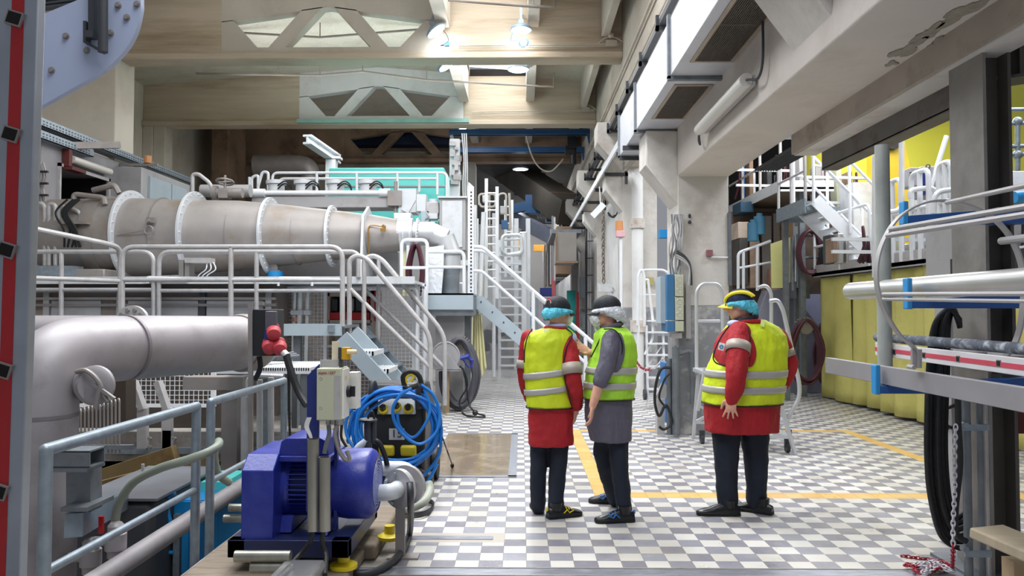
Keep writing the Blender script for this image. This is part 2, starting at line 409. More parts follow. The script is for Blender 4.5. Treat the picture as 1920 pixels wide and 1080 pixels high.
# lower side aisle: pillars, haunches and the long beam
PX0, PX1 = 2.03, 2.68
for i, y in enumerate((9.9, 15.1, 20.3, 25.5, 30.7)):
    x0 = PX0 if i == 0 else 2.0
    b = MB(); b.box(x0, PX1, y, y+.75, 1.66, 4.6); b.mi = 1; b.box(x0, PX1, y, y+.75, 0, 1.66)
    struct(b, 'concrete_pillar', [white_conc, wainscot], bev=.01)
b = MB()
b.box(PX0, PX1+.02, -1, 10.65, 3.34, 4.6); struct(b, 'concrete_beam', mat('pale_plaster_beam', hexc('c9c2bb'), .8, var=.06, scale=1.2, dirt=hexc('9c9088'), dirt_amt=.35, dirt_scale=1.2, bump=.25, bump_scale=14), bev=.02)
def haunch(y, w=.6):   # sloping corbel that carries the duct and crane rail on the hall side
    b = MB(); b.prism([(PX0+.02, 2.95), (PX0+.02, 3.95), (1.62, 3.95), (1.62, 3.5)], 'y', y+.02, y+w)
    return struct(b, 'concrete_corbel_beam', white_conc, bev=.02)
haunch(9.9)
for y in (15.1, 20.3, 25.5, 30.7):
    b = MB(); b.prism([(2.06, 4.3), (2.06, 5.35), (1.5, 5.35), (1.5, 4.95)], 'y', y, y+.6); struct(b, 'concrete_corbel_beam', white_conc, bev=.02)
    b = MB(); b.prism([(2.06, 3.5), (2.06, 4.25), (1.66, 4.25), (1.66, 4.0)], 'y', y+.02, y+.55); struct(b, 'concrete_corbel_beam', white_conc, bev=.02)
# cross beam that meets the long beam over the aisle and its slab
b = MB(); y0 = 5.05
b.prism([(1.72, 3.95), (1.72, 4.6), (PX0+.02, 4.6), (PX0+.02, 3.5)], 'y', 4.95, 5.7); struct(b, 'concrete_corbel_beam', white_conc, bev=.03)
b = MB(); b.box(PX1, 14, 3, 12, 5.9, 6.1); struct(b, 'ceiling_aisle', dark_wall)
b = MB(); b.box(2.25, 2.45, 15.8, 49, 0, 4.5); struct(b, 'wall_right', white_paint)
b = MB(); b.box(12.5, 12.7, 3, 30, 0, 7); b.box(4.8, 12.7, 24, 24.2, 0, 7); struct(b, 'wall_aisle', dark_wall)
# flaking paint under the long beam
fl = mat('bare_flaked_concrete', hexc('8f8a7c'), .9, var=.15, scale=20, bump=.4)
for k, (px, py, a, c) in enumerate(((1700, 92, .17, .06), (1740, 60, .15, .05), (1672, 118, .05, .035), (1760, 75, .1, .03), (1800, 25, .2, .07))):
    q = WZ(px, py, 3.34); b = MB(); rnd = random.Random(k)
    pts = []
    for j in range(22):
        t = 2*PI*j/22; r = 1+.35*math.sin(3*t+k)+.25*rnd.uniform(-1, 1)
        pts.append((q.x+c*r*math.cos(t), q.y+a*r*math.sin(t)))
    pts = [(min(max(x, PX0+.02), PX1), y) for x, y in pts]
    b.prism(pts, 'z', 3.332, 3.35); struct(b, 'ceiling_flake', fl, smooth=False)

# drain channel and the wet inspection plate
drain = mat('drain_steel', hexc('8e929c'), .35, .5, var=.2, scale=9, dirt=hexc('c2c4c8'), dirt_amt=.6, dirt_scale=6, stretch=(1, 6, 1))
b = MB(); b.box(-1.3, 6, 4.64, 4.76, -.01, .004); b.mi = 1; b.box(-1.3, 6, 4.625, 4.64, -.01, .007); b.box(-1.3, 6, 4.76, 4.775, -.01, .007)
d = b.build('floor_drain', [drain, grey_floor]); tag(d, 'long flat steel drain channel across the checker tiles', 'drain')
b = MB(); b.box(-1.15, -.2, 5.36, 5.44, -.01, .004)
d = b.build('floor_drain', drain); tag(d, 'short worn drain strip set in a concrete patch', 'drain')
hat = thing('floor_hatch', 'brown wet steel floor plate with pale edging strip', 'floor hatch', (-.45, 8.6, 0))
b = MB(); b.box(-.95, -.13, 7.42, 9.9, -.01, .006); b.build('plate', mat('wet_brown_plate', hexc('8d7d68'), .12, .1, var=.2, scale=3, dirt=hexc('b5aa9a'), dirt_amt=.5, dirt_scale=3), hat)
b = MB(); b.box(-.13, -.05, 7.36, 9.95, -.01, .008); b.box(-.95, -.05, 7.34, 7.42, -.01, .008); b.box(-.95, -.05, 9.9, 9.96, -.01, .008)
b.build('frame', drain, hat)

# ================================================================ light
w = bpy.data.worlds.new('world'); bpy.context.scene.world = w; w.use_nodes = True
w.node_tree.nodes['Background'].inputs['Color'].default_value = (.86, .91, 1, 1)
w.node_tree.nodes['Background'].inputs['Strength'].default_value = .3
def area(name, loc, rot, sx, sy, power, col=(.95, .97, 1)):
    l = bpy.data.lights.new(name, 'AREA'); l.shape = 'RECTANGLE'; l.size = sx; l.size_y = sy; l.energy = power; l.color = col
    o = bpy.data.objects.new(name, l); C.objects.link(o); o.location = loc; o.rotation_euler = rot; return o
for y, e in ((8, 330), (12, 130), (18, 130)):
    area('skylight_daylight', (-.66, y, roofz(-1)+.1), (0, 0, 0), 1.4, 4.6, e)
area('hall_lamps', (-4.0, 6, 7.6), (0, 0, 0), 3.5, 3.5, 470)  # added fill lights without fixtures, brightening the hall from above
area('hall_lamps', (-4.5, 12.5, 6.5), (0, 0, 0), 3, 3, 95)
area('hall_lamps', (-3.5, 18.5, 6.6), (0, 0, 0), 4, 3, 260)
area('hall_lamps', (-.3, 2, 6.2), (math.radians(12), 0, 0), 3, 2, 200)
area('hall_lamps', (-.2, 9.5, 7.4), (0, 0, 0), 2, 2, 220)
area('aisle_lamps', (5.2, 13, 5.8), (0, 0, 0), 2.5, 5, 330)  # added fill over the side aisle, no fixtures behind it
area('aisle_lamps', (7.5, 10, 5.8), (0, 0, 0), 3, 4, 240)
area('aisle_lamps', (4.2, 7.5, 5.8), (0, 0, 0), 2, 3, 120)
area('far_lamps', (.3, 36, 6.3), (0, 0, 0), 3, 8, 420)  # fill added to brighten the far end of the hall
area('far_lamps', (-.6, 22, 5.2), (0, 0, 0), 2, 3, 120)
area('roof_uplight', (-4, 17.9, 6.95), (PI, 0, 0), 6, 2.5, 85)  # added upward fill imitating light bounced onto the roof
area('roof_uplight', (-4, 12.5, 6.95), (PI, 0, 0), 6, 3, 55)
def point(loc, e, r=.15, col=(.92, .96, 1)):
    l = bpy.data.lights.new('lamp_light', 'POINT'); l.energy = e; l.shadow_soft_size = r; l.color = col
    o = bpy.data.objects.new('lamp_light', l); C.objects.link(o); o.location = loc
# ================================================================ air duct along the long beam
duct_paint = mat('duct_sheet_metal', hexc('c9cbd2'), .45, .3, var=.05, scale=2, dirt=hexc('9a9490'), dirt_amt=.4, dirt_scale=2)
duct_under = duct_paint
t = thing('air_duct', 'long rectangular pale grey ventilation duct beside the concrete beam', 'duct', (1.8, 7, 3.97))
b = MB(); b.box(1.51, 2.04, 2.2, 11.7, 3.97, 4.57); b.build('casing', duct_paint, t, bev=.01)
for y in (5.1, 7.7, 10.0, 11.68):
    b = MB()
    b.box(1.48, 1.51, y-.03, y+.03, 3.94, 4.6); b.box(1.48, 2.03, y-.03, y+.03, 3.93, 3.97)
    b.build('flange', galv_dark, t)
def vent(x0, x1, y0, y1, z):
    f = MB(); w_ = .035
    f.box(x0-w_, x1+w_, y0-w_, y0, z-.012, z); f.box(x0-w_, x1+w_, y1, y1+w_, z-.012, z); f.box(x0-w_, x0, y0, y1, z-.012, z); f.box(x1, x1+w_, y0, y1, z-.012, z)
    fo = f.build('vent_grille', mat('vent_frame', hexc('a79a8a'), .5, .3), t)
    g = MB(); g.box(x0, x1, y0, y1, z-.002, z-.0005); g.mi = 1
    n = int((x1-x0)/.017)
    for i in range(n): xx = x0+(i+.5)*(x1-x0)/n; g.box(xx-.003, xx+.003, y0, y1, z-.012, z-.003)
    g.box(x0, x1, (y0+y1)/2-.006, (y0+y1)/2+.006, z-.013, z-.003)
    g.build('louvre', [mat('vent_void', hexc('2c2824'), .8), mat('vent_slat', hexc('6b6158'), .6, .3)], t)
vent(1.64, 1.98, 8.0, 9.35, 3.97); vent(1.64, 1.98, 5.35, 7.2, 3.97)
t = thing('duct_bracket', 'black steel bracket carrying the end of the ventilation duct', 'bracket', (1.8, 11.2, 3.9))
b = MB(); b.bar((1.45, 10.9, 3.93), (2.05, 10.9, 3.93), .05, .06); b.bar((1.8, 10.9, 3.9), (2.04, 10.9, 3.62), .04, .04); b.bar((2.02, 10.9, 3.93), (2.02, 10.9, 3.58), .04, .04)
b.build('arm', dark_grey_paint, t); b = MB(); b.bar((1.5, 11.66, 3.93), (2.1, 11.66, 3.93), .05, .05); b.bar((2.1, 11.66, 3.96), (2.1, 11.66, 3.8), .05, .05); b.build('hanger', dark_grey_paint, t)

# tube light on the side of the long beam
t = thing('tube_light', 'unlit fluorescent tube light fixed to the side of the concrete beam', 'light fixture', (1.97, 8, 3.7))
p0 = WX(1312, 243, 1.93); p1 = WX(1400, 150, 1.93)
b = MB(); b.cyl(p0, p1, .062, n=18); b.build('tube_cover', tube_off, t)
b = MB(); b.bar(p0+V((.06, 0, 0)), p1+V((.06, 0, 0)), .03, .09); b.build('backplate', rail_grey, t)
b = MB(); b.path(spline([p1, p1+V((.0, -.08, -.02)), p1+V((.03, -.22, -.05)), p1+V((.045, -.3, .1)), p1+V((.045, -.3, .6))]), .012, 6); b.build('cable', dark_grey_paint, t)
b = MB(); b.path(spline([p0, p0+V((0, .05, -.1)), p0+V((.05, .2, -.12)), p0+V((.06, .3, 0))]), .012, 6); b.build('cable', dark_grey_paint, t)

# crane rail / bus bar and cable tray along the right wall
t = thing('conductor_rail', 'long dark conductor rail on brackets high on the hall wall', 'rail', (1.75, 18, 5.1))
b = MB(); b.box(1.7, 1.78, 7, 33, 5.12, 5.2); b.box(1.82, 1.87, 7, 33, 5.15, 5.2); b.box(1.93, 1.97, 7, 33, 5.15, 5.2); b.build('rail', dark_grey_paint, t)
for k in range(18):
    y = 8+k*1.35; b = MB(); b.box(1.66, 2.04, y, y+.05, 5.06, 5.12); b.box(1.66, 1.7, y, y+.05, 5.06, 5.25); b.build('bracket', dark_grey_paint, t)
for k in range(3):
    y = 8.6+k*2.6; b = MB(); b.box(1.88, 1.98, y, y+.5, 4.82, 5.05)
    tag(b.build('junction_box', frame_white), ['pale junction box under the conductor rail, above the duct grille nearest the camera', 'pale junction box under the conductor rail, above the duct end', 'pale junction box under the conductor rail, past the duct end'][k], 'box')
b = MB(); b.cyl((2.0, 7, 5.9), (2.0, 33, 5.9), .02, n=6); b.cyl((1.99, 7, 6.35), (1.99, 33, 6.35), .03, n=6)
tag(b.build('wall_conduit', cream), 'pair of thin painted conduits high along the hall wall', 'conduit')
t = thing('cable_tray', 'long white cable tray on brackets past the duct end', 'cable tray', (1.8, 18, 4.3))
b = MB(); b.box(1.58, 1.61, 11.9, 27, 4.28, 4.4); b.build('side_rail', rail_white, t)
b = MB()
for k in range(14): b.box(1.63+k*.03, 1.645+k*.03, 12, 27, 4.29, 4.3)
b.build('tray_floor', mat('tray_cables', hexc('8d857c'), .7), t)
for k in range(7):
    y = 12.8+k*1.9; b = MB(); b.box(1.6, 2.06, y, y+.05, 4.2, 4.27); b.box(2.0, 2.05, y, y+.06, 4.05, 4.3); b.build('bracket', dark_grey_paint, t)

# ================================================================ lamps
lamp_house = mat('lamp_housing', hexc('8ba0b4'), .4, .3)
def bay_lamp(px, py, Y, label, r=.22, tilt=0, lit=True, power=60, hang=.25, group=None):
    c = W(px, py, Y)
    t = thing('bay_lamp', label, 'lamp', tuple(c), group)
    ax = V((math.sin(tilt), -.12*0, math.cos(tilt)))
    b = MB(); b.lathe([(r*.55, .09), (r*.62, .09), (r*.95, .035), (r, .01), (r*.98, -.012), (r*.86, -.014)], c, ax, 28); b.build('housing', lamp_house, t)
    b = MB(); b.lathe([(0.01, -.02), (r*.84, -.02), (r*.84, -.012)], c, ax, 24); b.build('lens', lamp_on, t)
    b = MB(); b.bar(c+ax*.09, c+ax*.2, .1, .08); b.bar(c+ax*.2, c+V((0, .02, .2+hang)), .05, .05)
    if Y < 15.3: b.bar(c+V((0, 0, .2+hang)), V((c.x, 15.42, c.z+.2+hang)), .05, .05)
    else: b.cyl(c+V((0, .02, .2+hang)), V((c.x, c.y+.02, 8.1 if Y < 22 else 7.25)), .018, n=6)
    b.build('bracket', galv, t)
    if lit: point(c-ax*.12, power, r*.6)
    return t, c
t, c = bay_lamp(977, 56, 15.0, 'round lit bay lamp hanging beside a cable coil on the cream truss beam', power=18)
b = MB(); q = W(981, 80, 15.1)
for k in range(3): b.torus(q+V((.01*k, 0, .008*k)), .085, .008, (0.15, 1, 0), 24, 6)
b.path(spline([c+V((-.15, 0, 0)), c+V((-.2, .1, -.18)), q+V((-.1, 0, .05)), q+V((-.05, 0, -.08))]), .008, 6); b.build('cable', crane_blue, t)
t, c = bay_lamp(818, 58, 15.0, 'tilted blue bay lamp at the truss opening of the cream beam', tilt=-.6, power=18)
b = MB(); q = W(838, 84, 15.25); b.box(q.x-.05, q.x+.05, q.y-.08, q.y, q.z-.04, q.z+.04); b.build('plug', bright_blue, t)
b = MB(); b.path(spline([c+V((.05, .02, .12)), c+V((.2, .1, -.05)), c+V((.22, .1, -.18)), c+V((.08, .1, -.26)), q]), .01, 6); b.build('cable', black_rubber, t)
bay_lamp(972, 130, 17.6, 'round lit lamp with ring of lenses under the skylight beyond the cream beam', r=.26, power=50, hang=.45)
bay_lamp(838, 122, 16.6, 'teal finned lamp half hidden behind the cream truss beam', r=.24, tilt=-.6, power=0)
bay_lamp(871, 238, 22.5, 'small tilted lit lamp under the white-painted truss beam', r=.24, tilt=-.5, power=60)
bay_lamp(976, 317, 27.4, 'upper of the three lit lamps in the dark end of the hall', r=.3, power=40)
bay_lamp(981, 361, 32.5, 'middle one of three lit lamps in the dark end of the hall', r=.28, power=120)
bay_lamp(983, 435, 45, 'lowest of the three lit lamps in the dark end of the hall', r=.3, power=350)
for (x0, x1, y, Y, lab) in ((860, 1160, 84, 15.28, 'thin white conduit along the lower edge of the cream truss beam'), (885, 1113, 208, 20.75, 'thin white conduit along the lower edge of the white-painted truss beam')):
    a, c = W(x0, y+2, Y), W(x1, y-2, Y); b = MB(); b.cyl(a, c, .018, n=6); b.cyl(a+V((0, 0, -.04)), c+V((0, 0, -.04)), .012, n=6)
    e = W(x1-15, y-4, Y); b.box(e.x-.1, e.x+.12, Y-.05, Y, e.z-.08, e.z+.04); b.ell(e+V((0, -.02, .15)), (.06, .05, .07))
    b.path(spline([e+V((-.25, 0, -.02)), e+V((-.1, 0, .1)), e+V((.1, 0, .1)), e+V((.3, 0, -.02))]), .02, 6)
    tag(b.build('lighting_conduit', mat('conduit_beige', hexc('b9b0a0'), .6)), lab, 'conduit')
for (pts, Y, lab) in (((( 368, 138), (520, 140), (600, 141), (680, 134), (800, 150), (1038, 163)), 18.5, 'long thin pipe hung below the roof between the two truss beams'), (((425, 60), (600, 70), (790, 55)), 17.5, 'thin pipe seen through the truss openings of the cream beam'), (((840, 0), (1000, 12), (1040, 14)), 13.5, 'thin pipe passing under the skylight glazing')):
    pp = [W(x, y, Y) for x, y in pts]; b = MB(); b.path(pp, .028, 8)
    for q in pp[1:]: b.cyl(q, q+V((0, 0, .35)), .012, n=6)
    tag(b.build('sprinkler_pipe', mat('old_pipe_grey', hexc('7c756c'), .6)), lab, 'pipe')

# ================================================================ blue workshop crane
t = thing('overhead_crane', 'blue twin girder overhead crane below the sooty truss beam', 'crane', (0, 23, 5.9))
def girder(x0, x1, y, Y, hpx):
    a, c = W(x0, y, Y), W(x1, y, Y); h = hpx/F*Y
    b = MB(); b.box(a.x, c.x, Y-.06, Y+.06, a.z-h/2, a.z+h/2); b.box(a.x, c.x, Y-.12, Y+.12, a.z+h/2-.02, a.z+h/2); b.box(a.x, c.x, Y-.12, Y+.12, a.z-h/2, a.z-h/2+.02)
    e = c.x
    b.prism([(e-.1, a.z+h/2), (e+.02, a.z+h/2), (e+.02, a.z-h/2-.25), (e-.02, a.z-h/2-.25)], 'y', Y-.05, Y+.05)
    b.build('girder', crane_blue, t); return a, c
girder(842, 1105, 249, 22.3, 10); a2, c2 = girder(858, 1094, 282, 24.6, 10)
b = MB(); h = W(1072, 262, 23); b.box(h.x-.14, h.x+.14, 22.8, 23.2, h.z-.3, h.z+.1); b.cyl(h+V((.05, 0, -.2)), h+V((.05, 0, -.75)), .1, n=10); b.box(h.x-.2, h.x+.05, 22.9, 23.1, h.z-.45, h.z-.2); b.build('hoist', black_plastic, t)
b = MB(); e = W(846, 270, 22.3); b.bar(e+V((-.02, 0, .4)), e+V((.15, 0, -.5)), .1, .12); b.bar(e+V((.15, 0, -.5)), e+V((.25, 0, -.9)), .1, .1); b.build('end_truck', frame_white, t)
b = MB(); pts = spline([W(x, y, 22.6) for x, y in ((986, 240), (990, 268), (1000, 298), (1015, 317), (1033, 321), (1048, 308), (1056, 298))]); b.path(pts, .022, 6)
tag(b.build('hoist_cable', mat('pale_cable', hexc('b5ab9c'), .6)), 'pale festoon cable sagging below the blue crane', 'cable')
# pale crane beam end at the left bay
b = MB(); b.bar(W(576, 254, 18.5), W(632, 292, 20.5), .22, .05); b.bar(W(576, 261, 18.5), W(632, 299, 20.5), .05, .2); b.bar(W(576, 268, 18.5), W(632, 306, 20.5), .22, .05)
tag(b.build('crane_runway', frame_white), 'white runway beam end pointing out above the teal hood', 'beam')
t = thing('runway_post', 'white steel post carrying the runway beam end above the teal hood', 'post', tuple(W(622, 330, 20)))
b = MB(); b.bar(W(622, 300, 20), V((W(622, 0, 20).x, 20, 0)), .26, .26); b.build('post', frame_white, t); b = MB(); b.bar(W(612, 297, 20), W(640, 297, 20), .3, .06); b.build('cap', frame_white, t)
t = thing('hoist_post', 'tall cluttered white steel post at the end of the teal hood', 'post', tuple(W(852, 400, 17)))
b = MB(); b.bar(W(853, 262, 17), V((W(853, 0, 17).x, 17, 0)), .22, .2); b.build('post', frame_white, t)
b = MB()
rr = random.Random(3)
for k in range(9):
    q = W(853+rr.uniform(-8, 8), 270+k*9, 16.85); b.obox(q, (rr.uniform(.08, .2), .12, rr.uniform(.06, .14)), (0, 0, rr.uniform(-.4, .4)))
b.build('fittings', rail_grey, t)
b = MB()
for k in range(3): b.path(spline([W(866+k*4, 250, 16.8), W(870+k*3, 300, 16.8), W(868+k*4, 350, 16.8), W(872+k*2, 420, 16.8)]), .014, 5)
b.build('cable', rail_white, t)
# navy beam behind the dark truss, roof ducts in the dark end
b = MB(); a, c = W(660, 262, 28), W(850, 272, 28); b.box(a.x, c.x, 27.0, 27.6, W(0, 284, 28).z, W(0, 266, 28).z); b.box(a.x+.4, c.x-.4, 27.2, 27.5, W(0, 266, 28).z, W(0, 254, 28).z)
tag(b.build('crane_bridge', mat('dark_navy_steel', hexc('22304e'), .5)), 'dark navy crane bridge behind the sooty truss openings', 'crane')
t = thing('exhaust_duct', 'large sloping dark square duct hung in the far end of the hall', 'duct', tuple(W(1010, 360, 30)))
b = MB(); b.bar(W(935, 305, 33), W(1075, 400, 27), 1.1, .9); b.build('casing', mat('dark_duct', hexc('5e5850'), .6, .2, var=.15, scale=1.5), t)
for k in range(4):
    f = .2+.22*k; q = W(935+140*f, 305+95*f, 33-6*f); d = (W(1075, 400, 27)-W(935, 305, 33)).normalized()
    b = MB(); b.bar(q-d*.04, q+d*.04, 1.2, 1.0); b.build('flange', brown_dirty, t)
b = MB(); b.bar(W(960, 405, 30), W(1042, 448, 27.5), .3, .5)
tag(b.build('sloping_beam', mat('pale_blue_beam', hexc('8d93a8'), .5)), 'pale sloping steel beam under the dark duct', 'beam')
t = thing('hoist_trolley', 'blue electric hoist trolley hanging with cable loops in the far end', 'hoist', tuple(W(1000, 390, 29)))
b = MB(); b.bar(W(962, 392, 29), W(990, 386, 29), .3, .35); b.bar(W(985, 384, 29), W(1014, 384, 29), .5, .7); b.build('motor', crane_blue, t)
b = MB(); q = W(1048, 405, 29); b.box(q.x-.5, q.x+.4, 28.7, 29.2, q.z-.25, q.z+.15); b.box(q.x+.1, q.x+.6, 28.7, 29.2, q.z-.9, q.z-.1); b.build('trolley', crane_blue, t)
b = MB()
for k in range(7):
    x = 1006+k*6; b.path(spline([W(x, 380, 29), W(x+1, 398+k % 3*3, 29), W(x+4, 410, 29), W(x+7, 398, 29), W(x+8, 382, 29)]), .025, 5)
b.build('cable_loop', rail_grey, t)
# ================================================================ railing helper
def railing(name, label, runs, posts, r=.022, material=None, mids=(), group=None, cat='railing', base=None, n=10):
    """runs: list of polylines (already bent), posts: list of (p0,p1)"""
    material = material or rail_grey
    o = runs[0][0] if base is None else base
    t = thing(name, label, cat, tuple(o), group)
    for q in runs: b = MB(); b.path(q, r, n); b.build('handrail', material, t)
    for q in mids: b = MB(); b.path(q, r*.85, n); b.build('mid_rail', material, t)
    for q in posts: b = MB(); b.cyl(q[0], q[1], r, n=n); b.build('post', material, t)
    return t

# ================================================================ tapered pipe (headbox header)
HY = 13.2
AX = lambda px, py=443: W(px, py, HY)
t = thing('tapered_header_pipe', 'huge stained steel pipe tapering past white flange discs above the walkway', 'pipe', tuple(AX(400, 530)))
prof = [(40, 70), (205, 74), (250, 74), (370, 70), (450, 65), (510, 60), (625, 47), (695, 39), (745, 30), (752, 30)]
b = MB(); rs = []
for px, r in prof:
    c = AX(px, 445 if px < 400 else 441); R = r/F*HY
    rs.append([c+V((0, R*math.cos(a), R*math.sin(a))) for a in [2*PI*k/48 for k in range(48)]])
b.rings(rs); b.build('shell', stained_steel, t, ang=50)
def disc(px, rpx, cy=443, w_=.05, m=flange_white):
    b = MB(); c = AX(px, cy); b.cyl(c-V((w_/2, 0, 0)), c+V((w_/2, 0, 0)), rpx/F*HY, n=64)
    for k in range(28):
        a = 2*PI*k/28; q = c+V((0, math.cos(a), math.sin(a)))*((rpx-5)/F*HY); b.cyl(q, q+V((w_/2+.015, 0, 0)), .016, n=6)
    return b.build('flange', m, t, bev=.004)
for px, r in ((250, 86), (368, 84), (508, 73), (624, 58)): disc(px, r)
b = MB()
for k in range(3): disc(760+k*12, 31, 440, .03)
# gusset fin standing on the deck
c0 = AX(690); b.prism([(c0.y-.62, W(0, 545, HY).z), (c0.y+.3, W(0, 545, HY).z), (c0.y+.5, c0.z+.3), (c0.y, c0.z+.52), (c0.y-.45, c0.z+.3)], 'x', c0.x-.02, c0.x+.02)
b.build('gusset', flange_white, t)
b = MB()
for px in (310, 445, 560): c = AX(px, 443); r = {310: 72.5, 445: 65.6, 560: 54.6}[px]/F*HY; b.cyl(c-V((.008, 0, 0)), c+V((.008, 0, 0)), r+.006, n=48)
b.build('weld_seam', dull_steel, t)
# smaller outlet pipe and mitred elbow going down through the platform
pts = [AX(748, 440), AX(775, 440), AX(812, 440), AX(838, 462), AX(845, 480)]
b = MB(); b.path([AX(748, 440), AX(776, 439)], 30/F*HY, 32); b.path([AX(776, 438), AX(815, 438)], 22/F*HY, 32)
b.path([AX(806, 438), AX(836, 450)], [22/F*HY, 20.5/F*HY], 32)
b.path([AX(832, 446), AX(845, 478)], [21/F*HY, 20/F*HY], 32)
b.path([AX(845, 470), AX(845, 500)], 19/F*HY, 32)
b.build('mitred_elbow', mat('clean_steel_pipe', hexc('c4c6c8'), .4, .5, var=.06), t)
b = MB(); b.cyl(AX(845, 474), AX(845, 478), .2, n=32); b.cyl(AX(845, 498), W(845, 740, HY), 16.5/F*HY, n=32); b.lathe([(19/F*HY, 0), (16.5/F*HY, -.15)], AX(845, 500), n=32)
b.build('down_pipe', galv_dark, t)
b = MB(); c = AX(470, 418)-V((0, .58, 0)); b.cyl(AX(318, 422)+V((0, -.62, -.02)), AX(318, 422)+V((0, -.82, -.02)), .03, n=10)
b.torus(AX(318, 440)+V((0, -.75, 0)), .07, .012, (0, 1, 0)); b.path([AX(318, 440)+V((-.07, -.75, 0)), AX(258, 448)+V((0, -.7, 0))], .012, 6); b.bar(AX(312, 422)+V((0, -.7, 0)), AX(326, 422)+V((0, -.7, 0)), .05, .09)
b.build('sampling_tap', dull_steel, t)
b = MB(); q = AX(728, 430)+V((0, -.36, 0)); b.cyl(q, q+V((0, -.12, 0)), .03, n=10); b.obox(q+V((0, -.13, -.06)), (.09, .05, .05)); b.path(spline([q, q+V((-.25, 0, .02)), AX(700, 450)+V((0, -.4, 0)), AX(700, 500)+V((0, -.35, 0))]), .012, 6); b.build('pressure_tap', brass, t)
# manhole / clamp collar on the wide end
b = MB(); c = AX(205, 445)
rs = [AX(x_, 445) for x_ in (188, 212)]
b.cyl(rs[0], rs[1], 78/F*HY, n=48); b.build('clamp_collar', dull_steel, t)
b = MB(); q = AX(200, 382)
b.path(bend([AX(170, 385)+V((0, -.5, .0)), AX(170, 372)+V((0, -.5, 0)), AX(222, 378)+V((0, -.45, 0)), AX(226, 392)+V((0, -.5, 0))], .08), .045, 8)
b.build('inspection_bracket', dull_steel, t); b = MB()
b.path(bend([AX(192, 362)+V((0, -.3, 0)), AX(232, 352)+V((0, -.3, 0)), AX(240, 368)+V((0, -.3, 0))], .06), .05, 8)
b.build('lifting_lug', dull_steel, t); b = MB()
b.bar(AX(160, 427)+V((0, -.75, 0)), AX(212, 427)+V((0, -.75, 0)), .12, .05)
b.build('inspection_bracket', dull_steel, t)
b = MB(); rr = random.Random(5)
for k in range(7):
    x = 166+rr.uniform(-4, 20); b.path(spline([AX(x+10, 385)+V((0, -.72, 0)), AX(x-6, 410)+V((0, -.8, 0)), AX(x+8, 440)+V((0, -.8, 0)), AX(x+rr.uniform(-6, 16), 470)+V((0, -.72, 0))]), .018, 6)
b.build('cable', black_rubber, t)

# supports and gear under the tapered pipe
def support(px, y0, y1, lab):
    t = thing('pipe_support', lab, 'support', tuple(W(px, y1, HY-.1)))
    b = MB(); q0 = W(px, y0, HY-.1); q1 = W(px, y1, HY-.1)
    b.bar(q0+V((0, 0, .1)), W(px, (y0+y1)/2, HY-.1), .1, .05); b.cyl(W(px-4, (y0+y1)/2-3, HY-.1)+V((0, -.06, 0)), W(px-4, (y0+y1)/2-3, HY-.1)+V((0, .06, 0)), .1, n=14)
    b.bar(W(px, (y0+y1)/2, HY-.1), q1+V((0, 0, .16)), .18, .1); b.build('strut', dull_steel, t)
    b = MB(); b.cyl(q1+V((0, 0, .18)), q1, .14, n=20); b.build('bearing', bright_blue, t); return t
support(516, 485, 528, 'hinged strut on a blue bearing under the third white flange')
t = thing('jack_actuator', 'grey screw jack with thin cables on the deck under the second white flange', 'actuator', tuple(W(375, 525, 12)))
b = MB(); b.box(W(347, 0, 12).x, W(356, 0, 12).x, 11.9, 12.1, W(0, 525, 12).z, W(0, 488, 12).z); b.box(W(358, 0, 12).x, W(366, 0, 12).x, 11.9, 12.1, W(0, 525, 12).z, W(0, 484, 12).z); b.build('lug', dull_steel, t)
b = MB(); b.box(W(360, 0, 12).x, W(407, 0, 12).x, 11.85, 12.05, W(0, 494, 12).z, W(0, 485, 12).z); b.build('cylinder', rail_grey, t)
b = MB()
for k in range(3): b.path(spline([W(400-k*6, 492, 11.9), W(404-k*9, 505, 11.85), W(390-k*8, 515, 11.9), W(385-k*8, 525, 11.9)]), .01, 5)
b.build('cable', rail_white, t)

# ================================================================ machine body and deck
MYF = 11.6; DZ = 2.05
t = thing('paper_machine', 'long dusty brown side frame of the paper machine under the walkway', 'machine frame', (-5, MYF, 0))
b = MB()
x0, x1 = W(40, 0, MYF).x, W(525, 0, MYF).x
b.box(x0, x1, MYF, 16, 0, DZ-.05); b.build('frame_wall', panel_brown, t)
b = MB()
for y in (560, 572): b.box(x0, x1, MYF-.06, MYF, W(0, y, MYF).z-.02, W(0, y, MYF).z+.02)
b.box(x0, x1, MYF-.12, MYF, W(0, 545, MYF).z-.03, W(0, 545, MYF).z+.02)
b.box(x0, x1, MYF-.08, MYF, W(0, 600, MYF).z-.02, W(0, 600, MYF).z+.03); b.build('ledge', dull_steel, t)
for px in (100, 235, 388, 510):
    b = MB(); x = W(px, 0, MYF).x; b.box(x-.04, x+.05, MYF-.05, MYF, .6, DZ-.15); b.build('stiffener', panel_grey if px != 388 else dark_grey_paint, t)
for k, (x_, x2_) in enumerate(((108, 200), (250, 380), (395, 500))):
    b = MB(); b.box(W(x_, 0, MYF).x, W(x2_, 0, MYF).x, MYF-.03, MYF, W(0, 598, MYF).z, W(0, 563, MYF).z-.0); b.build('cover_panel', panel_grey, t, bev=.01)
b = MB(); b.box(W(40, 0, 12).x, W(790, 0, 12).x, 11.4, 12.8, DZ-.04, DZ)
b.box(W(40, 0, 12).x, W(790, 0, 12).x, 11.36, 11.4, DZ-.05, DZ+.06)
tag(b.build('deck_plate', frame_white), 'pale deck plate running along the tapered pipe', 'deck')
b = MB(); b.box(W(440, 0, 14).x, W(702, 0, 14).x, 14, 14.2, DZ, W(0, 474, 14).z); b.box(W(330, 0, 14).x, W(440, 0, 14).x, 14.3, 14.5, DZ, W(0, 482, 14).z)
tag(b.build('splash_panel', panel_grey), 'grey shaded splash panel behind and below the tapered pipe', 'panel')
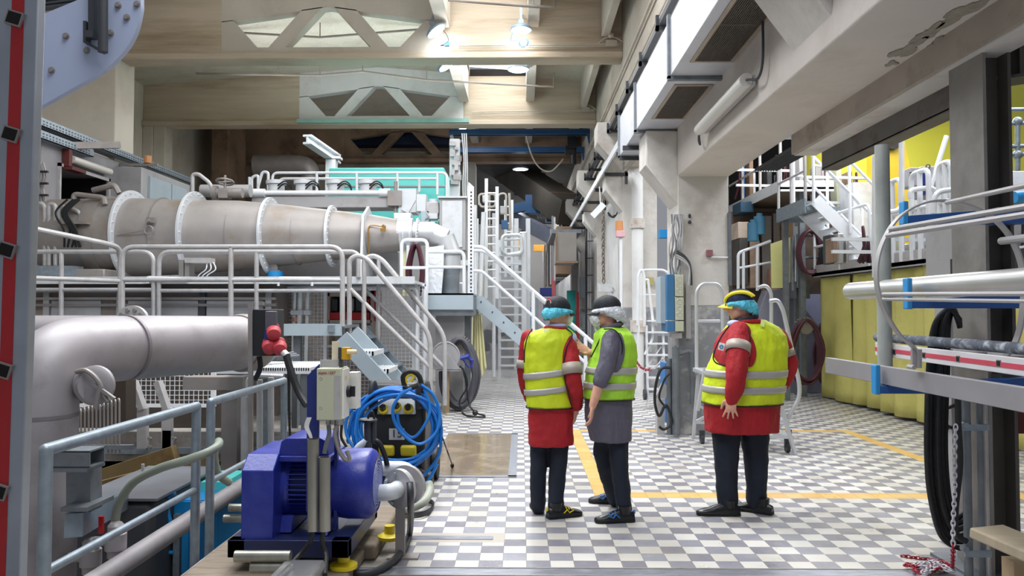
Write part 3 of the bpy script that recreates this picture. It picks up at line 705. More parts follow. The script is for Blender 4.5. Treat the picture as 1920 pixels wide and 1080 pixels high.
b = MB(); b.box(W(702, 0, 13.7).x, W(750, 0, 13.7).x, 13.65, 14.2, DZ, W(0, 476, 13.7).z); b.prism([(W(702, 0, 13.7).x, W(0, 476, 13.7).z), (W(750, 0, 13.7).x, W(0, 476, 13.7).z), (W(745, 0, 13.7).x, W(0, 466, 13.7).z), (W(712, 0, 13.7).x, W(0, 466, 13.7).z)], 'y', 13.65, 14.2)
tag(b.build('service_box', panel_grey, bev=.01), 'square grey box under the narrow end of the tapered pipe', 'box')

# beam above the pipe carrying tubes and actuators, teal hood behind it
t = thing('headbox_beam', 'long grey box beam lying above the tapered pipe', 'beam', tuple(W(600, 390, 14.6)))
Y = 14.6
b = MB(); b.box(W(475, 0, Y).x, W(735, 0, Y).x, Y, Y+.5, W(0, 391, Y).z, W(0, 369, Y).z); b.build('box_beam', panel_grey, t, bev=.02)
b = MB(); b.cyl(W(470, 362, Y), W(770, 362, Y), .05, n=16); b.build('tube', rail_white, t)
b = MB(); b.cyl(W(470, 362, Y), W(497, 362, Y), .085, n=16); b.build('end_sleeve', rail_white, t)
b = MB(); b.cyl(W(712, 362, Y), W(732, 362, Y), .085, n=16); b.build('end_sleeve', rail_white, t)
b = MB(); b.cyl(W(742, 340, Y), W(742, 410, Y), .035, n=10); b.box(W(730, 0, Y).x, W(756, 0, Y).x, Y-.1, Y+.3, W(0, 388, Y).z, W(0, 360, Y).z); b.build('spindle', dull_steel, t)
b = MB(); b.box(W(750, 0, Y).x, W(782, 0, Y).x, Y-.05, Y+.4, W(0, 400, Y).z, W(0, 356, Y).z); b.obox(W(766, 384, Y-.05), (.16, .06, .3), (0, .5, 0)); b.build('gearbox', frame_white, t)
for k, px in enumerate((518, 570, 630, 690)):
    t = thing('valve_actuator', 'white capped actuator with looped black tubes, %s above the grey box beam' % ['first from the handwheel', 'second from the handwheel', 'third from the handwheel', 'last of the row'][k], 'actuator', tuple(W(px, 364, 15)), 'actuators above the box beam')
    b = MB(); b.lathe([(.16, 0), (.16, .17), (.2, .17), (.2, .24), (.1, .26)], W(px, 362, 15), n=18); b.build('cap', frame_white, t)
    b = MB()
    for j in range(2): b.path(spline([W(px+3, 348+j*6, 14.85), W(px+15, 340+j*4, 14.8), W(px+26, 346+j*4, 14.85), W(px+30, 362, 14.9)]), .014, 6)
    b.build('air_tube', black_rubber, t)
t = thing('machine_hood', 'large bright teal sheet metal hood behind white railings', 'hood', tuple(W(730, 400, 16.5)))
b = MB(); Y = 16.5; a = W(616, 0, Y).x; c = W(837, 0, Y).x
b.prism([(a, W(0, 420, Y).z), (W(619, 0, Y).x, W(0, 316, Y).z), (W(834, 0, Y).x, W(0, 316, Y).z), (c, W(0, 420, Y).z)], 'y', Y, Y+1.4); b.build('front_panel', teal, t, bev=.03)
b = MB(); b.box(a, c, Y-.03, Y, W(0, 352, Y).z, W(0, 349, Y).z); b.box(a, c, Y+.2, Y+1, .5, W(0, 415, Y).z); b.build('skirt', panel_grey, t)
t = thing('roof_reflector_strip', 'thin teal-tinted flat steel strip fixed under the white-painted truss beam', 'strip', tuple(W(700, 230, 20.8)))
b = MB(); b.box(W(560, 0, 20.8).x, W(880, 0, 20.8).x, 20.72, 20.79, W(0, 233, 20.8).z, W(0, 226, 20.8).z); b.build('strip', mat('teal_grey', hexc('93c0b8'), .6), t)  # teal colour paints the reflection along the beam's lower edge
# railing above the beam, on the hood walkway
Y = 15.6; P = lambda x, y, Y_=Y: W(x, y, Y_)
railing('walkway_railing', 'white railing on top of the machine before the teal hood', [bend([P(511, 365), P(511, 324), P(838, 324), P(838, 395)], .12), bend([P(523, 365, 15.9), P(523, 335, 15.9), P(820, 335, 15.9)], .12)],
        [(P(x, 324), P(x, 365)) for x in (594, 669, 745, 820)] + [(P(x, 335, 15.9), P(x, 360, 15.9)) for x in (682, 786)], material=rail_white, r=.028)
railing('walkway_railing', 'short white hooped rails beside the handwheel', [bend([P(472, 358), P(472, 332), P(484, 328), P(484, 356)], .08), bend([P(484, 350), P(492, 322), P(503, 323), P(503, 358)], .08)], [(P(468, 362), P(468, 332))], material=rail_white, r=.03)
railing('walkway_railing', 'white sloping hoop rail over the second flange disc', [bend([P(361, 368, 13.6), P(361, 327, 13.6), P(372, 326, 13.6), P(396, 345, 13.6), P(398, 368, 13.6)], .1)], [], material=rail_grey, r=.035)
# handwheel valve
t = thing('handwheel_valve', 'grey valve with handwheel standing above the second flange disc', 'valve', tuple(W(422, 372, 13.6)))
b = MB(); q = W(422, 341, 13.6); b.torus(q, .145, .02, (0, .25, 1), 24, 8); b.cyl(q+V((-.14, 0, 0)), q+V((.14, 0, 0)), .012, n=6); b.cyl(q+V((0, -.14, -.03)), q+V((0, .14, .03)), .012, n=6); b.build('handwheel', dull_steel, t)
b = MB(); b.cyl(W(422, 372, 13.6), q+V((0, 0, .12)), .025, n=8); b.box(q.x-.08, q.x+.08, 13.5, 13.7, q.z-.3, q.z-.16); b.cyl(W(398, 362, 13.6), W(455, 362, 13.6), .09, n=14); b.cyl(W(400, 362, 13.6), W(408, 362, 13.6), .13, n=14); b.build('body', dull_steel, t)
b = MB(); b.cyl(W(378, 358, 14.2), W(470, 358, 14.2), .12, n=16); tag(b.build('steam_pipe', panel_grey), 'horizontal grey pipe behind the handwheel valve', 'pipe')
# dark curved pipe behind, by the brown pillar
b = MB(); b.path(bend([W(478, 310, 22), W(560, 310, 22), W(580, 316, 22), W(580, 352, 22)], .45, 8), .3, 16); b.cyl(W(580, 325, 22), W(580, 330, 22), .36, n=16)
tag(b.build('steam_pipe', mat('dark_grey_pipe', hexc('7a7472'), .5, .3)), 'thick dark pipe bending down beside the sooty pillar', 'pipe')

# cabinet and control pieces to the right of the hood
t = thing('switch_cabinet', 'tall pale grey cabinet standing behind the mitred pipe elbow', 'cabinet', tuple(W(850, 540, 14)))
b = MB(); Y = 14; b.box(W(825, 0, Y).x, W(874, 0, Y).x, Y, Y+.5, W(0, 470, Y).z, W(0, 373, Y).z); b.build('body', panel_grey, t, bev=.01)
b = MB(); b.box(W(830, 0, Y).x, W(868, 0, Y).x, Y-.02, Y, W(0, 465, Y).z, W(0, 378, Y).z); b.build('door', frame_white, t, bev=.008)
b = MB(); b.box(W(822, 0, Y).x, W(877, 0, Y).x, Y-.05, Y+.55, W(0, 373, Y).z, W(0, 370, Y).z); b.build('top', frame_white, t)
rr = random.Random(11)
for k, (x0, y0, x1, y1, m_, lab) in enumerate(((782, 366, 800, 398, frame_white, 'small white box by the last actuator'), (800, 380, 824, 402, rail_grey, 'round-capped grey terminal box before the tall cabinet'), (803, 400, 822, 412, frame_white, 'flat white box below the round-capped terminal box'), (740, 400, 772, 412, rail_white, 'low white plate under the gearbox'), (790, 396, 806, 420, blue_grey, 'slanted pale plate behind the pipe coupling'))):
    t = thing('terminal_box', lab, 'box', tuple(W((x0+x1)/2, y1, 14.1)))
    b = MB(); b.box(W(x0, 0, 14.1).x, W(x1, 0, 14.1).x, 14.1, 14.35, W(0, y1, 14.1).z, W(0, y0, 14.1).z); b.build('body', m_, t, bev=.012)
    if k == 1: b = MB(); b.cyl(W(812, 381, 14.2), W(812, 374, 14.2), .09, n=14); b.build('cap', frame_white, t)
    b = MB(); b.path(spline([W(x1, y1, 14.1), W(x1+4, y1+8, 14.05), W(x1-3, y1+14, 14.1), W(x1-2, y1+26, 14.1)]), .012, 5); b.build('cable', rail_grey, t)

# ================================================================ front walkway with railings (platform before the machine)
FY = 10.6; P = lambda x, y, Y_=FY: W(x, y, Y_)
pz = W(0, 607, FY).z
t = thing('front_walkway', 'long pale steel walkway edge before the machine side frame', 'walkway', (-5, FY, pz))
b = MB(); b.box(W(20, 0, FY).x, W(652, 0, FY).x, FY, 11.5, pz-.06, pz-.02); b.build('deck', galv, t)
b = MB(); b.box(W(20, 0, FY).x, W(646, 0, FY).x, FY-.06, FY, W(0, 629, FY).z, pz); b.build('edge_beam', blue_grey, t)
b = MB(); b.box(W(622, 0, FY).x, W(634, 0, FY).x, FY-.1, FY-.06, W(0, 622, FY).z, W(0, 609, FY).z); b.build('post_clamp', galv, t)
for px in (60, 330, 560, 640):
    b = MB(); x = W(px, 0, FY).x; b.box(x-.05, x+.05, FY+.05, FY+.15, 0, pz-.06); b.build('leg', galv_dark, t)
railing('front_railing', 'long grey tube railing with rounded corners along the front walkway', [bend([P(229, 607), P(229, 463), P(642, 463), P(642, 612)], .18)], [(P(433, 463), P(433, 607))], mids=[[P(229, 525), P(642, 525)]], r=.036)
railing('front_railing', 'grey railing sloping down past the big pipe to the red ladder', [bend([P(30, 422, 9.4), P(205, 458, 10.3), P(226, 466, 10.6), P(226, 607, 10.6)], .2)], [], mids=[[P(30, 520, 9.4), P(226, 527, 10.6)]], r=.036)
P2 = lambda x, y: W(x, y, 11.35)
railing('rear_railing', 'grey railing just behind the front one, ending at a rounded corner', [bend([P2(30, 472), P2(288, 472), P2(288, 605)], .18)], [(P2(115, 472), P2(115, 605))], mids=[[P2(30, 543), P2(288, 543)]], r=.034)
railing('rear_railing', 'grey railing behind the front one, running to the stair head', [bend([P2(298, 605), P2(298, 472), P2(662, 472), P2(672, 478), P2(672, 520)], .18)], [(P2(481, 472), P2(481, 605))], mids=[[P2(298, 545), P2(660, 545)]], r=.034)
P3 = lambda x, y: W(x, y, 12.6)
for k, (xs, ys) in enumerate((((60, 84, 84), (378, 382, 498)), ((92, 92, 104, 104), (498, 382, 384, 498)), ((110, 110, 152, 152), (440, 385, 397, 440)))):
    pp = [P3(x, y) for x, y in zip(xs, ys)]
    railing('gate_hoop', ['grey hoop rail nearest the red ladder before the wide pipe end', 'narrow upright grey hoop rail before the wide pipe end', 'sloping-topped grey hoop rail before the wide pipe end'][k], [bend(pp, .12)], [], r=.035)
t = thing('floor_grate_block', 'stained pale block on the deck under the wide pipe end', 'block', tuple(W(170, 525, 12.4)))
b = MB(); b.box(W(152, 0, 12.4).x, W(210, 0, 12.4).x, 12.3, 12.8, DZ, W(0, 505, 12.4).z); b.build('block', stained_steel, t, bev=.02)
b = MB(); b.box(W(40, 0, 12.3).x, W(152, 0, 12.3).x, 12.2, 12.5, W(0, 523, 12.3).z, W(0, 499, 12.3).z); tag(b.build('steel_channel', galv), 'blue-grey steel channel lying under the hoop rails', 'channel')
b = MB(); b.path(bend([W(522, 536, 11.3), W(522, 521, 11.3), W(585, 522, 11.3), W(585, 536, 11.3)], .08), .02, 8); tag(b.build('grab_rail', rail_white), 'low white hoop handle on the deck edge by the blue bearing', 'handle')
b = MB(); b.path(bend([W(276, 531, 11.3), W(276, 521, 11.3), W(330, 523, 11.3), W(350, 526, 11.3)], .05), .03, 8); tag(b.build('grab_rail', rail_white), 'low white pipe on the deck by the screw jack', 'pipe')

# ================================================================ stairs down from the walkway
SY = 11.0; P = lambda x, y, Y_=SY: W(x, y, Y_)
def stair_rail(Y, dx, lab):
    q = lambda x, y: W(x+dx, y, Y)
    t = railing('stair_handrail', lab, [bend([q(655, 640), q(655, 486), q(672, 478), q(690, 487), q(807, 627), q(807, 760)], .2, 8)], [], mids=[bend([q(655, 540), q(807, 690)], .02)], r=.036)
    b = MB(); b.cyl(q(683, 640), q(683, 486), .03, n=10); b.build('post', rail_grey, t)
stair_rail(11.0, 0, 'nearer grey tube handrail descending beside the wire cage')
stair_rail(11.75, 27, 'further grey tube handrail descending beside the wire cage')
t = thing('steel_stair', 'steel stair between the two descending tube handrails', 'stair', tuple(P(800, 760)))
b = MB(); b.bar(P(660, 622), P(815, 785), .05, .2); b.bar(W(678, 622, 11.7), W(822, 772, 11.7), .05, .2); b.build('stringer', galv, t)
for k in range(6):
    f = (k+.5)/6; q = P(660+155*f, 622+163*f); b = MB(); b.box(q.x-.13, q.x+.13, 11.0, 11.7, q.z, q.z+.03); b.build('tread', galv, t)

# galvanized ladder stair near the pump box
t = thing('step_stair', 'short galvanized stair with grated treads behind the pump control box', 'stair', tuple(W(740, 725, 8.6)))
b = MB(); b.bar(W(640, 632, 8.4), W(752, 755, 8.4), .04, .17); b.build('stringer', blue_grey, t)
b = MB(); b.bar(W(662, 622, 9.1), W(768, 735, 9.1), .04, .17); b.build('stringer', blue_grey, t)
for k, (x, y) in enumerate(((684, 656), (711, 688), (738, 722))):
    q = W(x, y, 8.75); b = MB()
    for j in range(9): b.box(q.x-.15+j*.033, q.x-.15+j*.033+.012, 8.42, 9.08, q.z-.025, q.z)
    b.box(q.x-.16, q.x+.16, 8.42, 8.45, q.z-.05, q.z); b.box(q.x+.145, q.x+.16, 8.42, 9.08, q.z-.05, q.z); b.build('tread', rail_white, t)

# wire mesh cage
def mesh_panel(x0, x1, Y, z0, z1, lab, pitch=.058, bars=.007):
    t = thing('wire_mesh_panel', lab, 'mesh panel', (x0, Y, z0))
    b = MB(); n = int((x1-x0)/pitch)
    for i in range(n+1): x = x0+(x1-x0)*i/n; b.box(x-bars/2, x+bars/2, Y-.004, Y+.004, z0, z1)
    n = int((z1-z0)/pitch)
    for i in range(n+1): z = z0+(z1-z0)*i/n; b.box(x0, x1, Y-.008, Y-.002, z-bars/2, z+bars/2)
    b.build('mesh', rail_white, t, smooth=False)
    b = MB(); b.box(x0-.03, x0+.02, Y-.02, Y+.03, z0-.02, z1+.02); b.box(x1-.02, x1+.03, Y-.02, Y+.03, z0-.02, z1+.02); b.box(x0, x1, Y-.02, Y+.03, z1-.01, z1+.03); b.box(x0, x1, Y-.02, Y+.03, z0-.03, z0+.01); b.build('frame', rail_white, t)
mz0, mz1 = W(0, 745, 12.2).z, W(0, 545, 12.2).z
mesh_panel(W(532, 0, 12.2).x, W(614, 0, 12.2).x, 12.2, mz0, mz1, 'white wire mesh panel between the brown frame and the red control panel')
mesh_panel(W(712, 0, 12.2).x, W(778, 0, 12.2).x, 12.2, mz0, mz1+.08, 'white wire mesh panel between the red control panel and the hose reel')
mesh_panel(W(786, 0, 12.2).x, W(800, 0, 12.2).x, 12.25, mz0, mz1+.08, 'narrow white wire mesh panel next to the steel support column')
mesh_panel(W(330, 0, 12.2).x-1.2, W(420, 0, 9.5).x, 9.3, .45, 1.15, 'wire mesh panel in the shade under the thick grey pipe')
mesh_panel(W(500, 0, 12.2).x, W(712, 0, 12.2).x, 12.35, 0.05, W(0, 650, 12.35).z, 'white wire mesh panel low down behind the work table')
railing('cage_rail', 'white tube rail along the top of the wire cage', [bend([W(520, 540, 12.1), W(775, 540, 12.1), W(781, 548, 12.1), W(781, 720, 12.1)], .1)], [(W(796, 543, 12.15), W(796, 720, 12.15))], material=rail_white, r=.03)
# control panel with red trays behind mesh
t = thing('tool_rack', 'dusty white rack holding red and dark parts inside the wire cage', 'rack', tuple(W(660, 720, 12.5)))
Y = 12.4; b = MB()
X = lambda p_: W(p_, 0, Y).x; Z = lambda p_: W(0, p_, Y).z
b.box(X(614), X(622), Y, Y+.5, 0, Z(545)); b.box(X(698), X(708), Y, Y+.5, 0, Z(545)); b.box(X(614), X(708), Y, Y+.5, Z(556), Z(545)); b.box(X(620), X(700), Y, Y+.4, Z(606), Z(600)); b.box(X(622), X(700), Y+.4, Y+.45, 0, Z(550)); b.build('frame', mat('dusty_pinkish_paint', hexc('b7a9a2'), .8, var=.1, scale=5), t)
for k in range(5):
    b = MB(); x = X(624+k*15); b.box(x, x+.1, Y+.05, Y+.35, Z(584), Z(560)); b.build('part_bin', [dark_grey_paint, red_paint, panel_grey, dark_grey_paint, red_paint][k], t, bev=.01)
b = MB(); b.box(X(622), X(696), Y, Y+.3, Z(599), Z(586)); b.build('red_tray', red_paint, t)
b = MB(); b.box(X(706), X(712), Y-.05, Y+.3, Z(602), Z(546)); b.build('red_strip', red_plastic, t)
b = MB(); q0, q1, q2, q3 = W(686, 610, Y), W(697, 610, Y), W(697, 636, Y), W(686, 636, Y); b.box(q0.x, q1.x, Y-.01, Y+.01, q2.z, q0.z); b.build('lower_panel', blue_grey, t)
b = MB(); b.bar(q0, q2, .01, .01); b.bar(q1, q3, .01, .01); b.build('tie_wire', dark_grey_paint, t)
# hydraulic cylinders inside the cage
for k, px in enumerate((553, 563, 577)):
    t = thing('vertical_cylinder', ['slim white upright cylinder with reddish foot inside the wire cage', 'middle one of the slim white upright cylinders inside the wire cage', 'white upright tube next to the slim cylinders inside the wire cage'][k], 'cylinder', tuple(W(px, 610, 12.0)))
    b = MB(); b.cyl(V((W(px, 0, 12.0).x, 12.0, 0)), W(px, 546, 12.0), .03+.01*(k == 1), n=12); b.build('barrel', rail_white, t)
    b = MB(); b.obox(W(px, 586, 11.98), (.11, .1, .07)); b.build('clamp', frame_white, t)
    if k == 0: b = MB(); b.cyl(W(px, 603, 11.99), W(px, 595, 11.99), .04, n=12); b.build('foot', mat('salmon', hexc('c08a78'), .6), t)

# ================================================================ platform with down pipe, cabinet foot, hose reel
PY = 12.4; X = lambda p_, Y_=PY: W(p_, 0, Y_).x; Z = lambda p_, Y_=PY: W(0, p_, Y_).z
t = thing('pipe_platform', 'small blue-grey platform around the vertical down pipe', 'platform', (X(845), PY, Z(590)))
b = MB(); b.box(X(797), X(888), PY, PY+.04, Z(578), Z(550)); b.prism([(PY, Z(578)), (PY+.25, Z(590)), (PY+.25, Z(590)-.02), (PY-.0, Z(578)-.02)], 'x', X(797), X(888)); b.box(X(797), X(888), PY, PY+1.6, Z(550)-.03, Z(550)); b.build('edge_plate', blue_grey, t)
b = MB(); b.box(X(797), X(888), PY+.04, PY+1.5, Z(578)-.12, Z(550)-.04); b.build('underframe', galv_dark, t)
b = MB(); b.box(X(817)-.02, X(868), PY+.3, PY+.8, 0, Z(590)); b.build('support_column', panel_grey, t)
b = MB(); b.box(X(868), X(880), PY+.5, PY+.6, 0, Z(580)); b.build('leg', galv_dark, t)
P = lambda x, y, Y_=PY+.06: W(x, y, Y_)
railing('platform_railing', 'pale tube railing in front of the maroon hose coil', [bend([P(753, 530), P(753, 450), P(801, 450), P(801, 552)], .1)], [(P(765, 460, 13), P(765, 540, 13))], mids=[[P(753, 502), P(801, 502)]], material=rail_white, r=.03)
railing('platform_railing', 'pale tube railing around the vertical down pipe', [bend([P(801, 472), P(866, 472), P(870, 480), P(870, 552)], .08)], [], mids=[[P(801, 501), P(870, 501)], [P(801, 532, 13.4), P(870, 532, 13.4)]], material=rail_white, r=.03)
def hose_coil(px, py, Y, rx, ry, n, r, m, lab, hook=None, wob=.3, seed=1, name='hose_coil'):
    rr = random.Random(seed); c = W(px, py, Y); RX = rx/F*Y; RZ = ry/F*Y; s = F/Y
    t = thing(name, lab, 'hose', tuple(c+V((0, 0, -RZ))))
    b = MB()
    for k in range(n):
        ax = RX*(1-wob*rr.random()); az = RZ*(1-.12*rr.random()); off = V((rr.uniform(-1, 1)*RX*.15*wob*2, -k*r*1.1, 0)); ph = rr.random()*6
        pts = []
        for j in range(40):
            a = 2*PI*j/40
            x = ax*math.cos(a)*(1-.25*max(0, math.sin(a))); z = az*math.sin(a)
            pts.append(c+off+V((x+.03*RX*math.sin(3*a+ph), 0, z + (RZ-az)*.9)))
        b.path(pts, r, 8, closed=True)
    b.build('coil', m, t)
    if hook is not None:
        q = c+V((0, .05, RZ-.03)); b = MB()
        for j in range(9):
            a = PI*.2+PI*.6*j/8; b.bar(q+V((math.cos(a)*.1*hook, -.1, math.sin(a)*.1*hook-.12)), q+V((math.cos(a)*.2*hook, -.1, math.sin(a)*.2*hook-.12)), .1, .02)
        b.lathe([(.1*hook, -.12), (.13*hook, -.12), (.13*hook, .1), (.1*hook, .1)], q+V((0, -.05, -.1)), (0, 1, 0), 20)
        b.build('hook', dull_steel, t)
    return t
hose_coil(781, 510, 12.9, 15, 52, 7, .028, maroon_hose, 'pale-dusted maroon hose coil hanging behind the platform railing', seed=2)
b = MB(); rr = random.Random(9); P = lambda x, y, Y_=13.0: W(x, y, Y_)
pts = [(800, 465), (833, 460), (832, 505), (828, 552), (803, 560), (798, 520)]
q = [P(x, y) for x, y in pts]; b.prism([(p.x, p.z) for p in q], 'y', 12.95, 13.0)
tag(b.build('plastic_sheet', mat('crumpled_white_plastic', hexc('dde0e4'), .3, var=.08, bump=1, bump_scale=14), smooth=True), 'crumpled white plastic sheet hanging beside the maroon hose', 'sheet')
b = MB(); b.box(W(758, 0, 13.2).x, W(772, 0, 13.2).x, 13.15, 13.2, W(0, 555, 13.2).z, W(0, 462, 13.2).z); tag(b.build('cloth_strip', pale_cloth), 'pale yellow cloth strip behind the maroon hose', 'cloth')

# stair going down across the aisle
SY = 13.3; P = lambda x, y, Y_=SY: W(x, y, Y_)
t = thing('platform_stair', 'pale stair stringer descending across the aisle behind the man in red coat', 'stair', tuple(P(1100, 740)))
for Y in (13.3, 14.1):
    q = lambda x, y: W(x, y, Y); b = MB()
    a0, a1, a2, a3 = q(882, 555), q(905, 555), q(1110, 740), q(1090, 752)
    b.prism([(a0.x, a0.z), (a1.x, a1.z), (q(1118, 742).x, .0+q(0, 742).z), (q(1118, 755).x, .02), (q(1098, 755).x, .02), (q(885, 572).x, q(0, 572).z)], 'y', Y, Y+.05)
    s = b.build('stringer', blue_grey, t)
    for k in range(9):
        f = k/9; c = q(902+f*190, 566+f*172); b = MB(); b.cyl(c+V((0, -.012, 0)), c+V((0, .0, 0)), .014, n=8); b.build('bolt', dark_grey_paint, s)
for k in range(8):
    f = (k+.5)/8; c = q(895+f*205, 562+f*180); b = MB(); b.box(c.x-.13, c.x+.13, 13.35, 14.1, c.z, c.z+.03); b.build('tread', frame_white, t)
railing('stair_handrail', 'white tube handrail sloping down over the aisle stair', [bend([P(887, 463), P(905, 463), P(1120, 650)], .1)], [(P(1000, 545), P(1000, 650)), (P(1098, 632), P(1098, 745))], mids=[bend([P(887, 508), P(903, 508), P(1120, 700)], .1)], material=rail_white, r=.034)
railing('stair_handrail', 'second white tube handrail behind the sloping one', [bend([P(887, 470, 14.2), P(908, 470, 14.2), P(1080, 618, 14.2)], .1)], [], material=rail_white, r=.03)

# hose reel on post, black hose behind
t = thing('hose_reel', 'grey steel hose reel on a post below the small platform', 'hose reel', tuple(W(835, 772, 12)))
b = MB(); q = W(836, 667, 12); b.cyl(q+V((0, -.04, 0)), q+V((0, -.01, 0)), 26/F*12, n=36); b.cyl(q+V((0, .2, 0)), q+V((0, .23, 0)), 26/F*12, n=36); b.torus(q+V((0, -.04, 0)), 25.5/F*12, .012, (0, 1, 0), 36, 6); b.build('drum_side', panel_grey, t)
b = MB(); b.cyl(q+V((0, 0, 0)), q+V((0, .2, 0)), 20/F*12, n=30); b.build('wound_hose', black_rubber, t)
b = MB(); b.prism([(W(820, 0, 12).x, W(0, 692, 12).z), (W(866, 0, 12).x, W(0, 692, 12).z), (W(845, 0, 12).x, W(0, 662, 12).z), (W(832, 0, 12).x, W(0, 662, 12).z)], 'y', 11.9, 11.93); b.box(W(820, 0, 12).x, W(866, 0, 12).x, 11.9, 12.25, W(0, 694, 12).z, W(0, 691, 12).z); b.build('bracket_plate', panel_grey, t)
b = MB(); b.lathe([(.05, 0), (.04, .05), (.02, .06)], q+V((0, -.04, 0)), (0, -1, 0), 16); b.build('hub', frame_white, t)
b = MB(); b.box(W(834, 0, 12).x, W(844, 0, 12).x, 11.97, 12.07, 0, W(0, 693, 12).z); b.build('post', wood_tan, t)
hose_coil(862, 700, 12.35, 36, 66, 10, .026, mat('dusty_black_hose', hexc('4c4c54'), .5, var=.2), 'large dusty black hose coil hanging behind the hose reel', hook=1.0, seed=4)
t = thing('spray_gun', 'blue plastic hose spray gun hanging from the hose reel', 'spray gun', tuple(W(876, 690, 11.8)))
b = MB(); g = lambda x, y: W(x, y, 11.8); b.path([g(863, 672), g(878, 668), g(880, 674)], [.03, .032, .03], 8); b.path([g(874, 670), g(886, 676), g(883, 688)], .02, 8); b.path([g(868, 674), g(876, 686), g(880, 690)], .012, 6); b.build('body', motor_blue, t)
b = MB(); b.path(spline([g(862, 686), g(872, 700), g(876, 725), g(862, 752), g(868, 775), WZ(885, 781, .03), WZ(905, 782, .02), WZ(908, 779, .02), WZ(893, 774, .05), g(880, 758), g(874, 720), g(868, 690)], 8), .014, 8)
tag(b.build('power_cable', black_rubber), 'thin black cable looping from the hose reel down onto the tiles', 'cable')
t = thing('cable_plug', 'round black plug lying on the tiles by the hose reel', 'plug', tuple(WZ(891, 778)))
b = MB(); b.ell(WZ(891, 774, .06), (.045, .045, .045), 12, 8); b.build('body', black_plastic, t)
# pale cloth curtains below the platform
def curtain(pts2, Y, m, lab, folds=9, amp=.05, name='cloth_curtain', H=24):
    (xa, ya), (xb, yb), (xc, yc), (xd, yd) = pts2   # top-left, top-right, bottom-right, bottom-left px
    A, B_, Cc, D = W(xa, ya, Y), W(xb, yb, Y), W(xc, yc, Y), W(xd, yd, Y)
    b = MB(); vs_ = []; n = folds*8
    for j in range(H+1):
        t_ = j/H; l = A.lerp(D, t_); r_ = B_.lerp(Cc, t_)
        for i in range(n+1):
            s = i/n; p = l.lerp(r_, s); p.y += amp*math.sin(2*PI*folds*s+.6*math.sin(3*s+2*t_))*(.4+.6*t_); vs_.append(p)
    fs = [(j*(n+1)+i, j*(n+1)+i+1, (j+1)*(n+1)+i+1, (j+1)*(n+1)+i) for j in range(H) for i in range(n)]
    b.add(vs_, fs); o = b.build(name, m, recalc=False, ang=180)
    s = o.modifiers.new('thick', 'SOLIDIFY'); s.thickness = .01
    return tag(o, lab, 'curtain')
curtain(((872, 590), (886, 592), (884, 748), (868, 748)), 13.0, pale_cloth, 'narrow pale yellow cloth hanging behind the black hose coil', 3)
curtain(((888, 575), (902, 590), (912, 690), (886, 742)), 13.6, pale_cloth, 'wider pale yellow cloth below the stair stringer', 4)

# dark machinery behind on the left: electrical room facade
EX = -8.15
t = thing('switch_room', 'grey walled equipment room with an open dark bay behind the wide pipe end', 'equipment room', (EX, 13, 0))
b = MB()
zt = 4.5
def fx(px): 
    return WX(px, 400, EX).y
b.box(EX-1.6, EX, fx(75), fx(108), 0, zt); b.box(EX-1.6, EX, fx(200), fx(262), 0, zt); b.box(EX-1.6, EX, fx(108), fx(200), 4.2, zt); b.box(EX-1.6, EX-1.5, fx(108), fx(200), 0, zt); b.box(EX-1.6, EX, fx(75), fx(262), zt, zt+.1)
b.build('wall', mat('greyish_lilac_wall', hexc('8f8d92'), .7, var=.06), t)
b = MB(); b.cyl((EX+.1, fx(122), 4.31), (EX+.1, fx(195), 4.31), .07, n=14); b.build('tube_lamp', tube_off, t)
b = MB(); b.box(EX, EX+.05, fx(106), fx(202), 4.14, 4.2); b.box(EX, EX+.05, fx(106), fx(109), 0, 4.2); b.box(EX, EX+.05, fx(199), fx(202), 0, 4.2); b.build('bay_frame', rail_grey, t)
b = MB(); b.box(EX-1.5, EX-.02, fx(200)-.03, fx(200), 0, 4.2); b.box(EX-1.5, EX-1.45, fx(108), fx(200), 0, 4.2); b.build('bay_lining', mat('dark_bay_lining', hexc('1d1a20'), .8), t)  # dark panels paint the shade inside the open bay
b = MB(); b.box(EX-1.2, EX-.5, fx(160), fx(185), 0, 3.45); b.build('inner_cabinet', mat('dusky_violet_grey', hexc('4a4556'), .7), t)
b = MB(); b.box(EX+.02, EX+.14, fx(113), fx(119), 4.15, 4.5); b.box(EX+.02, EX+.2, fx(113), fx(140), 4.1, 4.16); b.build('red_bracket', mat('dark_red_steel', hexc('5c2622'), .6), t)
t = thing('equipment_cabinet', 'light grey double door cabinet rising behind the first flange disc', 'cabinet', (EX+.4, 17.5, 0))
b = MB(); a, c = WX(265, 400, EX+.5).y, WX(356, 400, EX+.5).y; b.box(EX-.3, EX+.5, a, c, 0, 4.5); b.build('body', panel_grey, t, bev=.02)
b = MB(); m1 = a+.12*(c-a); m2 = a+.55*(c-a); b.box(EX+.5, EX+.54, m1, m2-.02, 2.0, 4.36); b.build('door', blue_grey, t); b = MB(); b.box(EX+.5, EX+.54, m2+.02, c-.25, 2.0, 4.36); b.build('door', blue_grey, t)
b = MB(); b.box(EX+.54, EX+.58, m1+.1, m1+.25, 2.9, 3.1); b.build('handle', dark_grey_paint, t)
for k, (z, x) in enumerate(((4.68, -8.0), (4.47, -8.0))):
    b = MB(); y0, y1 = 11.5, (18.5 if k == 0 else 14.1)
    b.box(x-.3, x, y0, y1, z, z+.015); b.box(x-.015, x, y0, y1, z, z+.14); b.mi = 1
    for j in range(int((y1-y0)/.09)): b.box(x, x+.004, y0+j*.09, y0+j*.09+.04, z+.03, z+.05); b.box(x, x+.004, y0+j*.09, y0+j*.09+.04, z+.08, z+.1)
    tag(b.build('perforated_cable_tray', [galv, dark_grey_paint]), ['upper perforated cable tray under the white wall block', 'lower perforated cable tray under the white wall block'][k], 'cable tray')
